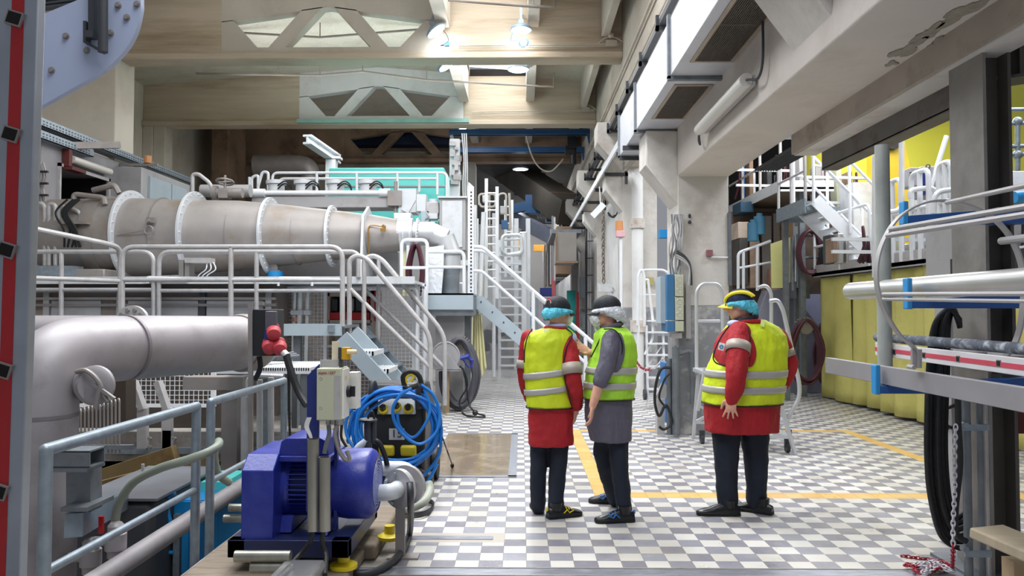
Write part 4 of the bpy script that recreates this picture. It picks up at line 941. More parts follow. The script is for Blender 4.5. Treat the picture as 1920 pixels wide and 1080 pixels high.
b = MB(); b.bar(W(130, 273, 13.5), W(224, 272, 14.2), .1, .12); tag(b.build('cantilever_bar', dull_steel), 'dull steel arm sticking out from the upper cable tray', 'arm')
t = thing('warning_beacon', 'dusty orange warning beacon on a thin arm above the grey cabinet', 'beacon', tuple(W(277, 306, 15.3)))
b = MB(); q = W(277, 306, 15.3); b.cyl(q, q+V((0, 0, .14)), .075, n=18); b.ell(q+V((0, 0, .14)), (.075, .075, .02)); b.build('lens', orange_glass, t)
b = MB(); b.bar(W(225, 309, 15.3), W(296, 309, 15.3), .05, .05); b.build('arm', dull_steel, t)
t = thing('cable_rack', 'thin pipes and cables on the wall by the red-striped ladder', 'pipes', tuple(W(75, 380, 11.5)))
b = MB()
for k in range(4): b.path(spline([W(66+k*5, 305, 11.5), W(68+k*6, 330, 11.5), W(66+k*5, 350, 11.5), W(70+k*5, 378, 11.5)]), .016, 6)
b.build('pipe', dull_steel, t); b = MB()
for k in range(3): b.bar(W(66, 322+k*22, 11.45), W(90, 322+k*22, 11.45), .04, .03); 
b.build('clip', black_plastic, t)
# ================================================================ red-striped ladder close to the camera
def text_obj(s, loc, size, m, rot, parent=None, name='lettering', ext=.0008, shear=0, align='CENTER'):
    cu = bpy.data.curves.new(name, 'FONT'); cu.body = s; cu.size = size; cu.extrude = ext; cu.align_x = align; cu.align_y = 'CENTER'; cu.shear = shear
    cu.materials.append(m); o = bpy.data.objects.new(name, cu); C.objects.link(o)
    off = V(parent['_w']) if parent else V((0, 0, 0)); o.location = V(loc)-off; o.rotation_euler = rot
    bpy.context.view_layer.update()
    me = bpy.data.meshes.new_from_object(o.evaluated_get(bpy.context.evaluated_depsgraph_get())); q = bpy.data.objects.new(name, me); C.objects.link(q)
    q.location = o.location; q.rotation_euler = o.rotation_euler; bpy.data.objects.remove(o)
    if parent: q.parent = parent
    return q
LY = 1.85
t = thing('striped_ladder', 'silver aluminium ladder rail with red stripe leaning close to the big pipe', 'ladder', tuple(W(-5, 1800, LY)))
top, bot = W(46, -120, LY), W(-2, 1330, LY); d = (bot-top).normalized()
b = MB(); b.bar(top, bot, .098, .03, up=(0, 1, 0)); b.build('side_rail', mat('dull_aluminium', hexc('9da3ad'), .4, .6, var=.1, scale=8), t, bev=.003)
b = MB(); b.bar(top+V((0, -.0155, 0)), bot+V((0, -.0155, 0)), .03, .002, up=(0, 1, 0)); b.build('red_stripe', red_paint, t)
for py in (40, 255, 470, 693, 918):
    q = W(46-py*.033-8, py, LY)+V((0, -.016, 0)); b = MB()
    b.obox(q, (.041, .014, .036), (0, .3, 0)); b.mi = 1; b.obox(q+V((0, -.0065, 0)), (.033, .003, .028), (0, .3, 0)); b.build('rung', [dull_steel, mat('rung_hollow', hexc('0c0a0a'), .9)], t)
# big bolted steel end plate overhead
Y = 3.3
t = thing('bolted_end_plate', 'large curved blue-grey steel plate with bolts hanging at the top corner', 'steel plate', tuple(W(150, 200, Y)))
arc = spline([W(x, y, Y) for x, y in ((262, -60), (264, 0), (263, 22), (254, 58), (238, 88), (212, 117), (180, 141), (140, 163), (100, 186), (60, 208), (20, 232), (-30, 262))], 5)
top = [W(-30, 60, Y), W(82, 26, Y), (W(150, -2, Y)), W(200, -30, Y), W(220, -60, Y)]
poly = [(p.x, p.z) for p in arc]+[(p.x, p.z) for p in top]
b = MB(); b.prism(poly, 'y', Y, Y+.03); b.build('plate', mat('blue_grey_plate', hexc('a9b4cf'), .5, .15, var=.04, scale=3), t)
for x, y in ((222, 10), (257, 8), (238, 33), (124, 68), (208, 62), (163, 95), (97, 132)):
    b = MB(); q = W(x, y, Y); b.cyl(q, q+V((0, -.012, 0)), .011, n=6); b.cyl(q, q+V((0, -.004, 0)), .015, n=12); b.build('bolt', dull_steel, t)
b = MB(); b.cyl(W(193, -60, Y-.06), W(193, 98, Y-.06), .02, n=14); b.bar(W(174, -60, Y-.02), W(174, 60, Y-.02), .025, .03); b.bar(W(163, 42, Y-.02), W(163, 82, Y-.02), .012, .04); b.bar(W(163, 80, Y-.03), W(195, 99, Y-.03), .02, .012); b.obox(W(172, 66, Y-.04), (.03, .04, .03)); b.build('hinge_bracket', dark_grey_paint, t)
t = thing('roof_grating', 'dark ribbed surface behind the curved steel plate', 'grating', tuple(W(100, 0, 5)))
b = MB()
for k in range(8): b.bar(W(60, -30+k*7, 5), W(180, -45+k*7, 5), .05, .012)
b.build('slats', dark_grey_paint, t)

# ================================================================ thick grey process pipe with elbow
t = thing('process_pipe', 'thick matt grey pipe with a large elbow turning down into the pit', 'pipe', tuple(W(88, 1300, 5.15)))
R_ = .24
p_end, p_mid = W(455, 643, 6.87), W(235, 652, 5.63)
dd = (p_mid-p_end).normalized(); corner = p_mid + dd*.62; corner = V((W(86, 0, 5.05).x, 5.05, p_mid.z-.02))
low = V((corner.x, corner.y, PITZ))
pts = bend([p_end, p_mid, corner, low], .48, 14)
b = MB(); b.path(pts, R_, 48); b.build('pipe_run', pipe_grey, t, ang=60)
b = MB()
for q, a in ((p_mid, dd), (V((corner.x, corner.y, .9)), V((0, 0, 1)))):
    b = MB(); b.path([q-a*.012, q+a*.012], R_+.004, 48); b.build('weld_seam', mat('weld_grey', hexc('7e787c'), .5, .3), t)
b = MB(); e = p_end
b.path([e+dd*.06, e+dd*.02, e-dd*.1, e-dd*.16], [R_+.012, R_+.022, R_+.022, R_+.01], 48); b.build('coupling_band', dull_steel, t)
b = MB(); b.path([e-dd*.14, e-dd*.25, e-dd*.3, e-dd*.42], [R_, R_*.9, .12, .12], 40); b.build('end_reducer', frame_white, t)
b = MB(); q = e+V((R_*.75, -.05, -.08)); b.obox(q, (.06, .16, .05), (0, .6, 0)); b.build('band_clamp', brass, t)
# side port with swing handle
b = MB(); q = W(180, 722, 5.0); b.cyl(q+V((-.16, .16, 0)), q, .11, n=32); b.lathe([(.13, 0), (.13, -.03), (.1, -.05)], q, (0, 1, 0), 32); b.torus(q+V((0, -.03, 0)), .1, .016, (0, 1, 0), 28, 8); b.build('inspection_port', pipe_grey, t)
b = MB(); b.path(spline([q+V((-.1, -.05, .09)), q+V((-.02, -.08, .1)), q+V((.06, -.09, .04)), q+V((.1, -.08, -.06)), q+V((.13, -.08, -.1))]), .016, 8); b.bar(q+V((.03, -.09, .02)), q+V((.17, -.09, -.08)), .025, .02); b.cyl(q+V((.05, -.09, -.14)), q+V((.08, -.09, .0)), .018, n=8); b.build('swing_handle', dull_steel, t)
b = MB(); a, c = W(30, 618, 7.6), W(250, 618, 7.6); b.cyl(a, c, .135*1.05, n=32)
tag(b.build('process_pipe', pipe_grey), 'straight grey pipe running behind the large elbow', 'pipe')
t = thing('blind_flange', 'round bolted blind flange peeking over the thick grey pipe', 'flange', tuple(W(246, 600, 7.3)))
b = MB(); q = W(246, 603, 7.3); b.cyl(q, q+V((.0, .05, 0)), .155, n=32); b.build('flange_plate', rail_grey, t)
for k in range(10):
    a = 2*PI*k/10; b = MB(); s = q+V((math.cos(a), 0, math.sin(a)))*.115; b.cyl(s+V((0, -.02, 0)), s, .02, n=6); b.build('bolt', dull_steel, t)

# ================================================================ galvanized guard rail along the pit
GX = -2.12; tube = .029
def gy(px): return WX(px, 800, GX).y
def rail_piece(px0, px1, lab, z=.97, zm=.43, extra=()):
    y0, y1 = gy(px0), gy(px1)
    t = thing('pit_guard_rail', lab, 'railing', (GX, y0, -.3))
    b = MB(); b.path([(GX, y0, z), (GX, y1, z)], tube, 18); b.ell((GX, y0, z), (tube,)*3, 12, 8); b.ell((GX, y1, z), (tube,)*3, 12, 8); b.build('handrail', galv, t)
    b = MB(); b.cyl((GX, y0, -.3), (GX, y0, z), tube, n=18); b.build('post', galv, t)
    b = MB(); b.cyl((GX, y1, -.3), (GX, y1, z), tube, n=18); b.build('post', galv, t)
    b = MB(); b.cyl((GX, y0, zm), (GX, y1, zm), tube*.75, n=14); b.build('mid_rail', galv, t)
    return t
rail_piece(87, 368, 'galvanized tube guard rail beside the big vertical pipe')
rail_piece(395, 532, 'shorter galvanized guard rail behind the blue motor')
t = railing('pit_guard_rail', 'galvanized tube post standing next to the red-striped ladder', [[V((GX, 2.9, .8)), V((GX-.02, 2.9, -.4))]], [], r=.027, material=galv)
railing('rear_guard_rail', 'thin grey rail with two posts beyond the pump, by the black socket box', [bend([W(466, 745, 7.6), W(466, 710, 7.6), W(480, 704, 7.6), W(532, 706, 7.6)], .06)], [(W(487, 712, 7.3), W(487, 900, 7.3)), (W(508, 708, 7.3), W(508, 890, 7.3))], r=.03, material=rail_grey)

# ================================================================ things in and around the pit
t = thing('bearing_post', 'square blue-grey steel post carrying an open box section in the pit', 'post', tuple(W(165, 945, 4.5)))
b = MB(); b.bar(W(158, 955, 4.75), W(158, 875, 4.75), .15, .13); b.build('post', galv_dark, t)
q = W(150, 858, 4.6)
x0, x1 = W(110, 0, 4.6).x, W(191, 0, 4.6).x; y0, y1 = 4.55, 4.72
b = MB(); b.box(x0, x1, y0, y1, q.z+.04, q.z+.05); b.box(x0, x1, y0, y1, q.z-.055, q.z-.045); b.box(x0, x1, y0, y0+.01, q.z-.05, q.z+.045); b.box(x0, x1, y1-.01, y1, q.z-.05, q.z+.045); b.box(x0, x1-.01, y0-.01, y1+.02, q.z-.075, q.z-.056); b.build('box_section', galv_dark, t)
b = MB(); b.box(W(140, 0, 4.6).x, W(188, 0, 4.6).x, 4.55, 4.85, W(0, 955, 4.6).z, W(0, 947, 4.6).z); b.build('foot_plate', galv_dark, t)
b = MB(); b.bar(W(138, 985, 4.6), W(228, 938, 6.0), .1, .14)
tag(b.build('steel_girder', galv), 'galvanized box girder under the square steel post', 'girder')
t = thing('grey_tank', 'low dark grey tank with rounded end beside the blue tank', 'tank', tuple(W(230, 1040, 6)))
b = MB(); b.box(W(150, 0, 6).x, W(300, 0, 6).x, 6, 7.2, PITZ, W(0, 938, 6).z); b.build('body', dark_grey_paint, t, bev=.06)
b = MB(); b.box(W(150, 0, 6).x, W(310, 0, 6).x, 5.98, 7.25, W(0, 938, 6).z, W(0, 933, 6).z); b.build('lid', mat('lid_grey', hexc('6e7076'), .5, .2), t)
b = MB(); b.path(bend([W(225, 925, 6.8), W(232, 905, 6.8), W(300, 905, 6.8), W(310, 922, 6.8)], .1), .02, 8); b.cyl(W(268, 925, 6.8), W(268, 870, 6.8), .015, n=8); b.build('handle', rail_grey, t)
t = thing('blue_tank', 'bright blue steel tank with blue pipe in the pit', 'tank', tuple(W(360, 1045, 6.4)))
b = MB(); b.box(W(305, 0, 6.4).x, W(420, 0, 6.4).x, 6.4, 7.3, PITZ, W(0, 935, 6.4).z); b.build('body', bright_blue, t, bev=.01)
b = MB(); b.box(W(303, 0, 6.4).x, W(422, 0, 6.4).x, 6.37, 7.32, W(0, 960, 6.4).z, W(0, 938, 6.4).z); b.build('rim', bright_blue, t)
b = MB(); b.path(spline([W(330, 925, 6.3), W(316, 930, 6.28), W(312, 945, 6.28), W(318, 975, 6.28), W(330, 1000, 6.28)]), .02, 8); b.cyl(W(290, 1036, 6.3), W(325, 1036, 6.3), .016, n=8); b.build('pipe', bright_blue, t)
for k, px in enumerate((336, 352)):
    b = MB(); b.box(W(px, 0, 6.3).x, W(px+12, 0, 6.3).x, 6.32, 6.4, PITZ, W(0, 965, 6.3).z); b.build('frame_post', galv if k == 0 else bright_blue, t)
b = MB(); b.prism([(W(340, 0, 6.6).x, W(0, 935, 6.6).z), (W(425, 0, 6.6).x, W(0, 935, 6.6).z), (W(424, 0, 6.6).x, W(0, 908, 6.6).z), (W(378, 0, 6.6).x, W(0, 908, 6.6).z)], 'y', 6.7, 7.2); b.build('cover', teal, t)
b = MB(); b.path([(-2.47, 4.2, .02), (-2.47, 8.0, .06)], .065, 24)
t = b.build('drain_pipe', pipe_grey, ang=60); tag(t, 'long straight grey pipe running along the pit edge behind the guard rail', 'pipe')
b = MB(); b.path([(-2.62, 4.4, -.12), (-2.62, 7.6, -.1)], .03, 16); tag(b.build('drain_pipe', dull_steel), 'thinner grey pipe just under the long pit edge pipe', 'pipe')
t = thing('spiral_hose', 'pale green reinforced hose draped over the guard rail', 'hose', tuple(W(225, 960, 5)))
b = MB(); b.path(spline([W(216, 1000, 4.95), W(217, 970, 4.95), W(226, 938, 4.9), W(252, 903, 4.85), W(300, 878, 4.75), W(352, 862, 4.7), W(390, 848, 4.72), W(408, 836, 4.8), W(410, 828, 4.95), W(404, 838, 5.2), W(402, 860, 5.35), W(410, 890, 5.4), W(430, 905, 5.5)], 8), .027, 16); b.build('hose_run', mat('pale_green_hose', hexc('8a9285'), .4, var=.08), t)
for k, (x, y, lab) in enumerate(((217, 1015, 'grey ball valve under the pale green hose'), (170, 1045, 'grey ball valve with red lever at the foot of the big pipe'))):
    t = thing('ball_valve', lab, 'valve', tuple(W(x, y+30, 4.9)))
    b = MB(); q = W(x, y, 4.9); b.lathe([(.03, -.3), (.03, -.1), (.05, -.1), (.05, -.06), (.065, -.05), (.065, .05), (.05, .06), (.05, .1), (.035, .12)], q, n=18); b.cyl(q+V((-.14, 0, 0)), q, .03, n=14); b.build('body', pipe_grey, t)
    b = MB()
    if k == 1: b.bar(W(105, 1060, 4.7), W(130, 1048, 4.7), .025, .03)
    else: b.bar(W(190, 968, 4.9), W(190, 1000, 4.9), .03, .015)
    b.build('lever', red_plastic, t)
for k, (a, c, w_, lab) in enumerate(((((165, 928)), (400, 868), .2, 'rusty yellow steel beam sloping across the pit'), ((190, 895), (330, 850), .16, 'dark rusty steel beam behind the sloping yellow one'))):
    b = MB(); Y = 7.3+.35*k; p0, p1 = W(*a, Y), W(*c, Y); b.bar(p0, p1, w_, .16, up=(0, 1, 0)) if 0 else b.bar(p0, p1, .12, w_); tag(b.build('pit_beam', rust_yellow), lab, 'beam')
b = MB(); b.box(W(40, 0, 8.2).x, PITX1, PITY1, PITY1+.25, -.12, W(0, 806, 8.2).z); tag(b.build('concrete_kerb', grey_floor), 'stained concrete kerb along the back edge of the pit', 'kerb')
b = MB(); b.box(W(40, 0, 8.2).x, PITX1+.02, PITY1-.03, PITY1, W(0, 848, 8.15).z, W(0, 842, 8.15).z+.03); tag(b.build('steel_edging', galv), 'galvanized steel edging strip on the concrete kerb', 'edging')
for k, px in enumerate((268, 314)):
    t = thing('support_bracket', ['pale bent steel bracket nearer the big pipe elbow, bolted to the kerb', 'pale bent steel bracket nearer the guard rail gap, bolted to the kerb'][k], 'bracket', tuple(W(px, 838, 8)))
    b = MB(); b.bar(W(px, 840, 8), W(px, 765, 8), .1, .06); b.bar(W(px, 768, 8), W(px-18, 715, 8), .1, .06); b.build('leg', rail_grey, t)
    b = MB(); b.box(W(px+4, 0, 8).x, W(px+20, 0, 8).x, 7.97, 8.02, W(0, 842, 8).z, W(0, 806, 8).z); b.build('foot_plate', galv, t)
    for yy in (822, 838): b = MB(); q = W(px+14, yy, 7.97); b.cyl(q, q+V((0, -.03, 0)), .02, n=6); b.build('bolt', dull_steel, t)
t = thing('steel_column', 'dull grey square steel column behind the guard rail post', 'column', tuple(W(437, 860, 7.9)))
b = MB(); b.box(W(424, 0, 7.9).x, W(453, 0, 7.9).x, 7.9, 8.08, PITZ, W(0, 712, 7.9).z); b.build('column', dull_steel, t)
b = MB(); b.box(W(356, 0, 7.9).x, W(466, 0, 7.9).x, 7.85, 8.1, W(0, 730, 7.9).z, W(0, 706, 7.9).z); b.build('cross_head', dull_steel, t)
b = MB(); b.cyl(W(463, 900, 7.7), W(463, 735, 7.7), .06, n=16); tag(b.build('stand_pipe', rail_grey), 'upright grey pipe beside the square steel column', 'pipe')
t = thing('grease_lines', 'bank of thin steel grease lines below the big pipe port', 'pipes', tuple(W(190, 850, 7)))
for k in range(11):
    px = 152+k*7.2; b = MB(); b.path(bend([W(px-16, 775-k, 7.2), W(px, 765-k*2, 7.0), W(px, 850, 7.0)], .05), .009, 6); b.build('line', dull_steel, t)
b = MB(); b.bar(W(150, 838, 7.0), W(250, 838, 7.0), .05, .04); b.build('manifold', galv_dark, t)
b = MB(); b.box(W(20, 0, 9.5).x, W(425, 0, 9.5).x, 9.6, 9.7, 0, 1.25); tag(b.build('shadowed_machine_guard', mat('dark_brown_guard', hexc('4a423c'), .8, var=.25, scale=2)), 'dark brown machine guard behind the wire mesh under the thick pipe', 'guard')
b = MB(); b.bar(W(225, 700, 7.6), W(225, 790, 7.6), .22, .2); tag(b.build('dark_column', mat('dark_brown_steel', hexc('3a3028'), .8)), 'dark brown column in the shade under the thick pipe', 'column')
# worktable with rods
t = thing('work_table', 'steel work table with white grating top behind the socket box', 'table', tuple(W(530, 760, 7.9)))
Y0, Y1 = 7.6, 8.6; z = W(0, 684, 8).z
b = MB()
for k in range(40): x = W(428, 0, 7.8).x+k*.0235; b.box(x, x+.012, Y0, Y1, z-.03, z)
b.box(W(428, 0, 7.8).x, W(428, 0, 7.8).x+.94, Y0, Y0+.03, z-.06, z); b.box(W(428, 0, 7.8).x, W(428, 0, 7.8).x+.94, Y1-.03, Y1, z-.06, z); b.build('table_top', rail_white, t)
for px, Y in ((505, 7.65), (578, 7.65), (560, 8.55), (470, 8.55)):
    b = MB(); x = W(px, 0, Y).x; b.box(x-.03, x+.03, Y-.03, Y+.03, .0, z-.04); b.build('leg', galv_dark, t)
for k in range(3):
    b = MB(); b.cyl(W(455+k*12, 680-k*2, 7.9), W(560-k*5, 668-k*3, 8.4), .022, n=10)
    tag(b.build('black_rod', mat('dusty_black_rod', hexc('55585e'), .5)), ['dusty dark rod on the work table, closest to the table edge', 'dusty dark rod lying second on the work table', 'dusty dark rod at the back of the work table'][k], 'rod', 'rods on the work table')

# ================================================================ black socket box on a post
t = thing('socket_box', 'black socket cabinet with dusty red plug covers on a steel post', 'socket box', tuple(W(472, 720, 6)))
Y = 6.2; X = lambda p_: W(p_, 0, Y).x; Z = lambda p_: W(0, p_, Y).z
b = MB(); b.box(X(473), X(524), Y, Y+.2, Z(667), Z(580)); b.build('box', mat('black_box_paint', hexc('1d2023'), .45, var=.15), t, bev=.006)
b = MB(); b.box(X(505), X(526), Y-.03, Y, Z(625), Z(583)); b.build('switch_window', mat('dusty_clear_plastic', hexc('5b5761'), .3), t, bev=.008)
b = MB(); b.bar(W(470, 1010, Y), W(470, 566, Y), .035, .03); b.bar(W(491, 572, Y+.05), W(491, 566, Y+.05), .03, .05); b.build('post', dull_steel, t)
for k, (x, y, m_) in enumerate(((513, 622, red_dusty), (505, 648, red_dusty), (524, 650, red_dusty))):
    b = MB(); q = W(x, y, Y-.02); b.lathe([(.012, .08), (.052, .06), (.06, 0), (.045, -.03), (.055, -.05), (.05, -.075), (.01, -.08)], q, (.25, -.7, -.35), 16); b.build('red_socket', m_, t)
b = MB(); q = W(502, 628, Y-.03); b.obox(q, (.04, .05, .08)); b.build('blue_socket', navy, t)
b = MB(); q = W(532, 661, Y-.08); b.cyl(q, W(538, 668, Y-.1), .03, n=12); b.build('plug', rail_grey, t)
b = MB(); b.path(spline([W(537, 667, Y-.1), W(545, 695, Y-.12), W(560, 735, Y-.15), W(575, 760, Y-.2)]), .03, 10); b.path(spline([W(486, 668, Y+.1), W(488, 690, Y+.1), W(478, 712, Y+.1)]), .022, 8); b.path(spline([W(540, 680, Y-.1), W(541, 720, Y-.1), W(543, 800, Y-.1), W(545, 840, Y-.1)]), .01, 6); b.build('cable', black_rubber, t)

# ================================================================ pump skid: blue motor, guard, base frame
MYc = 4.78; cz = .52; xs = lambda px, Y=MYc: W(px, 0, Y).x
t = thing('electric_motor', 'large blue electric motor with coupling guard on a navy base frame', 'motor', (-1.3, MYc, .1))
ax = (1, 0, 0)
b = MB(); b.lathe([(.15, 0), (.2, .02), (.215, .12), (.215, .24), (.2, .27), (.17, .29), (.165, .285), (.01, .285)], (xs(628), MYc, cz), ax, 28); b.build('fan_cover', motor_blue, t, bev=0, ang=30)
b = MB(); q = V((xs(628)+.288, MYc, cz))
for j in range(1, 9): b.torus(q, .018*j, .0035, ax, 36, 5)
for j in range(16):
    pts = [q+V((0, math.cos(2*PI*j/16+r*5)*(.02+r), math.sin(2*PI*j/16+r*5)*(.02+r))) for r in (0, .03, .06, .09, .125)]; b.path(pts, .003, 4)
b.build('fan_grille', mat('pale_blue_grille', hexc('8f98cc'), .4), t)
b = MB(); b.cyl((xs(540), MYc, cz), (xs(632), MYc, cz), .165, n=40); b.build('stator_core', navy, t)
b = MB()
for j in range(40):
    a = 2*PI*j/40
    u = V((0, math.cos(a), math.sin(a))); b.bar(V((xs(542), MYc, cz))+u*.178, V((xs(630), MYc, cz))+u*.178, .006, .034, up=tuple(u))
b.build('cooling_fins', motor_blue, t)
b = MB(); b.lathe([(.1, 0), (.19, .01), (.205, .03), (.205, .13), (.185, .15)], (xs(521), MYc, cz), ax, 36); b.build('end_shield', motor_blue, t)
b = MB(); X0, X1 = xs(540, 4.7), xs(632, 4.7); z0 = cz+.19
b.prism([(X0, z0), (X1, z0), (X1-.02, z0+.1), (X1-.05, z0+.12), (X0+.05, z0+.12), (X0+.02, z0+.1)], 'y', MYc-.2, MYc+.12); b.box(X0-.02, X1+.02, MYc-.22, MYc+.14, z0-.02, z0+.015); b.build('terminal_box', motor_blue, t, bev=.006)
b = MB(); gx0, gx1 = W(462, 0, 4.45).x, W(521, 0, 4.45).x
b.prism([(4.45, .2), (5.15, .2), (5.15, .64), (5.02, .74), (4.55, .74), (4.45, .66)], 'x', gx0, gx1); b.build('coupling_guard', motor_blue, t, bev=.006)
for x in (xs(560), xs(615)):
    b = MB(); b.prism([(MYc-.2, .27), (MYc+.2, .27), (MYc+.16, .36), (MYc-.16, .36)], 'x', x-.04, x+.04); b.build('foot', motor_blue, t)
b = MB(); fx0, fx1 = W(438, 0, 4.42).x, W(660, 0, 4.42).x
b.box(fx0, fx1, 4.42, 4.5, .17, .27); b.box(fx0, fx1, 5.22, 5.3, .17, .27); b.box(fx0, fx0+.1, 4.42, 5.3, .17, .27); b.box(fx1-.1, fx1, 4.42, 5.3, .17, .27); b.box(fx0+.1, fx1-.1, 4.5, 5.22, .2, .26)
b.build('base_frame', mat('base_frame_navy', hexc('1c2650'), .4, .1), t, bev=.004)
b = MB(); b.prism([(MYc-.1, .27), (MYc-.26, .27), (MYc-.1, .47)], 'x', xs(632), xs(640)); b.build('rib', motor_blue, t)
for k, (x, y) in enumerate(((fx1-.05, 4.52), (fx1+.12, 5.1), (fx0+.15, 4.6))):
    b = MB(); b.lathe([(.075, .1), (.08, .105), (.08, .125), (.045, .14), (.035, .14), (.035, .19)], (x, y, -.02), n=24); b.build('levelling_foot', yellow_plastic, t)
b = MB(); b.box(-1.95, -1.0, 4.1, 6.0, 0, .08); b.box(-1.3, -.93, 4.9, 5.9, 0, .1); tag(b.build('concrete_plinth', timber, bev=.02), 'rough weathered plinth under the blue motor base', 'plinth')
b = MB(); b.bar((-1.42, 4.0, .04), (-1.12, 5.1, .06), .14, .09); tag(b.build('timber_sleeper', timber, bev=.01), 'worn timber sleeper on the floor by the motor foot', 'timber')
# control post
Y = 4.42; X = lambda p_: W(p_, 0, Y).x; Z = lambda p_: W(0, p_, Y).z
t = thing('pump_control_box', 'beige switch enclosure on a navy post with black rotary switch', 'control box', (X(600), Y, .27))
b = MB(); b.prism([(X(579), Z(960)), (X(601), Z(960)), (X(601), Z(683)), (X(579), Z(705))], 'y', Y+.03, Y+.05); b.box(X(617), X(623), Y+.2, Y+.24, .27, Z(690)); b.build('post_plate', navy, t)
b = MB(); b.box(X(601), X(646), Y-.02, Y+.16, Z(786), Z(690)); b.build('enclosure', beige_box, t, bev=.004)
b = MB(); b.box(X(634), X(645), Y-.024, Y-.02, Z(784), Z(703)); b.build('door_strip', rail_grey, t)
b = MB(); b.box(X(646), X(646)+.012, Y, Y+.14, Z(784), Z(692)); b.box(X(646), X(646)+.055, Y+.16, Y+.26, Z(772), Z(702)); b.build('side_cover', white_plastic, t)
b = MB(); q = V((X(646)+.012, Y+.09, Z(736))); b.cyl(q, q+V((.02, 0, 0)), .035, n=20); b.obox(q+V((.03, 0, 0)), (.03, .018, .06)); b.build('rotary_switch', black_plastic, t)
b = MB(); b.obox((X(646)+.0125, Y+.05, Z(709)), (.002, .03, .025)); b.build('yellow_label', mat('yellow_label', hexc('e6c27a'), .6), t)
text_obj('duplo.1257', (X(619), Y-.0225, Z(698)), .022, mat('red_marker', hexc('a83030'), .7), (PI/2, 0, 0), t, shear=.3)
b = MB()
for q in ((X(609), Z(709)), (X(609), Z(764))): b.torus((q[0], Y-.0205, q[1]), .008, .0012, (0, 1, 0), 16, 4)
b.build('knock_out', dull_steel, t)
b = MB(); q = V((X(601), Y+.05, Z(690)));
b.box(X(598), X(632), Y+.09, Y+.1, Z(690), Z(676)); b.build('mount_plate', rail_grey, t)
b = MB()
for k in range(3): b.cyl((X(617+k*9), Y+.05, Z(786)), (X(617+k*9), Y+.05, Z(797)), .014, n=10)
b.build('gland', rail_grey, t)
for k, (pts, m_, r) in enumerate(((((616, 797), (617, 815), (611, 835), (608, 850)), galv_dark, .013), (((632, 797), (628, 815), (636, 845), (648, 862), (655, 860), (650, 845)), dull_steel, .012), (((641, 797), (640, 820), (650, 838)), black_rubber, .008))):
    b = MB(); b.path(spline([W(x, y, Y+.03-.02*k) for x, y in pts]), r, 8); b.build('cable', m_, t)
for k in range(3):
    b = MB(); b.path(spline([W(583-k*3, 783, Y-.02), W(578-k*3, 800, Y-.05), W(583-k*2, 815, Y-.08), W(586, 828, Y-.1)]), .005, 6); b.build('cable', rail_grey, t)
t = thing('limit_switch', 'mustard yellow safety switch with beige knob above the beige enclosure', 'switch', (X(650), Y+.1, Z(686)))
b = MB(); b.box(X(640), X(655), Y+.06, Y+.12, Z(675), Z(652)); b.build('body', mat('mustard', hexc('c99a18'), .45), t, bev=.003)
b = MB(); b.box(X(634), X(640), Y+.06, Y+.12, Z(674), Z(652)); b.box(X(635), X(641), Y+.07, Y+.11, Z(690), Z(674)); b.build('mount', dark_grey_paint, t)
b = MB(); b.cyl((X(652), Y+.05, Z(660)), (X(668), Y+.05, Z(660)), .014, n=14); b.cyl((X(668), Y+.05, Z(660)), (X(670), Y+.05, Z(660)), .012, n=14); b.build('knob', mat('beige_knob', hexc('e8d2a8'), .5), t)
b = MB(); b.box(X(619), X(632), Y+.1, Y+.11, Z(680), Z(641)); tag(b.build('wooden_tag', mat('pale_wood', hexc('e0d2b8'), .7, stretch=(1, 1, 6))), 'small pale wooden board standing beside the mustard switch', 'board')
for k, (px, y0, y1) in enumerate(((587, 823, 995), (609, 857, 995))):
    t = thing('conduit_tube', ['taller stainless tube guarding cables before the blue motor', 'shorter stainless tube guarding cables before the blue motor'][k], 'tube', tuple(W(px, y1, 4.28)))
    b = MB(); p0, p1 = W(px, y1, 4.28), W(px, y0, 4.28); ro = .031; b.rings([[p+V((math.cos(a)*r, math.sin(a)*r, 0)) for a in [2*PI*j/24 for j in range(24)]] for p, r in ((p1, ro-.003), (p1, ro), (p0, ro), (p0, ro-.003), (p1-V((0, 0, .01)), ro-.004))], cap=False); b.build('tube', mat('worn_stainless', hexc('98968c'), .35, .7, var=.2, scale=12, stretch=(1, 1, .2)), t)
    b = MB(); b.path(spline([p0+V((0, 0, .02)), W(px-5-15*k*0, y1+20, 4.27), W(px-28+50*k*.6, y1+48, 4.25), W(px-60+k*60, 1078, 4.1)]), .014, 8); b.build('cable', black_rubber, t)
for k, (x0, x1, y) in enumerate(((441, 545, 1043), (471, 560, 1064), (430, 500, 955-3), (420, 500, 972))):
    b = MB()
    Y = 4.15 if k < 2 else 5.4
    b.cyl(W(x0, y, Y), W(x1, y, Y), .031 if k < 2 else .028, n=20)
    tag(b.build('steel_tube', MATS['worn_stainless']), ['longer steel tube lying on the floor before the motor base', 'shorter steel tube lying by the stainless box', 'upper ribbed steel tube beside the coupling guard', 'lower ribbed steel tube beside the coupling guard'][k], 'tube')
t = thing('stainless_box', 'low stainless steel box with a handle before the motor base', 'box', tuple(W(560, 1090, 3.9)))
b = MB(); z = W(0, 1052, 4.1).z; b.box(W(528, 0, 4).x, W(604, 0, 4).x, 3.65, 4.15, 0, z); b.build('body', stainless, t, bev=.012)
b = MB(); b.path(bend([V((W(550, 0, 4).x, 3.75, z)), V((W(550, 0, 4).x, 3.75, z+.03)), V((W(556, 0, 4).x, 4.0, z+.03)), V((W(556, 0, 4).x, 4.0, z))], .015), .007, 8); b.build('handle', stainless, t)
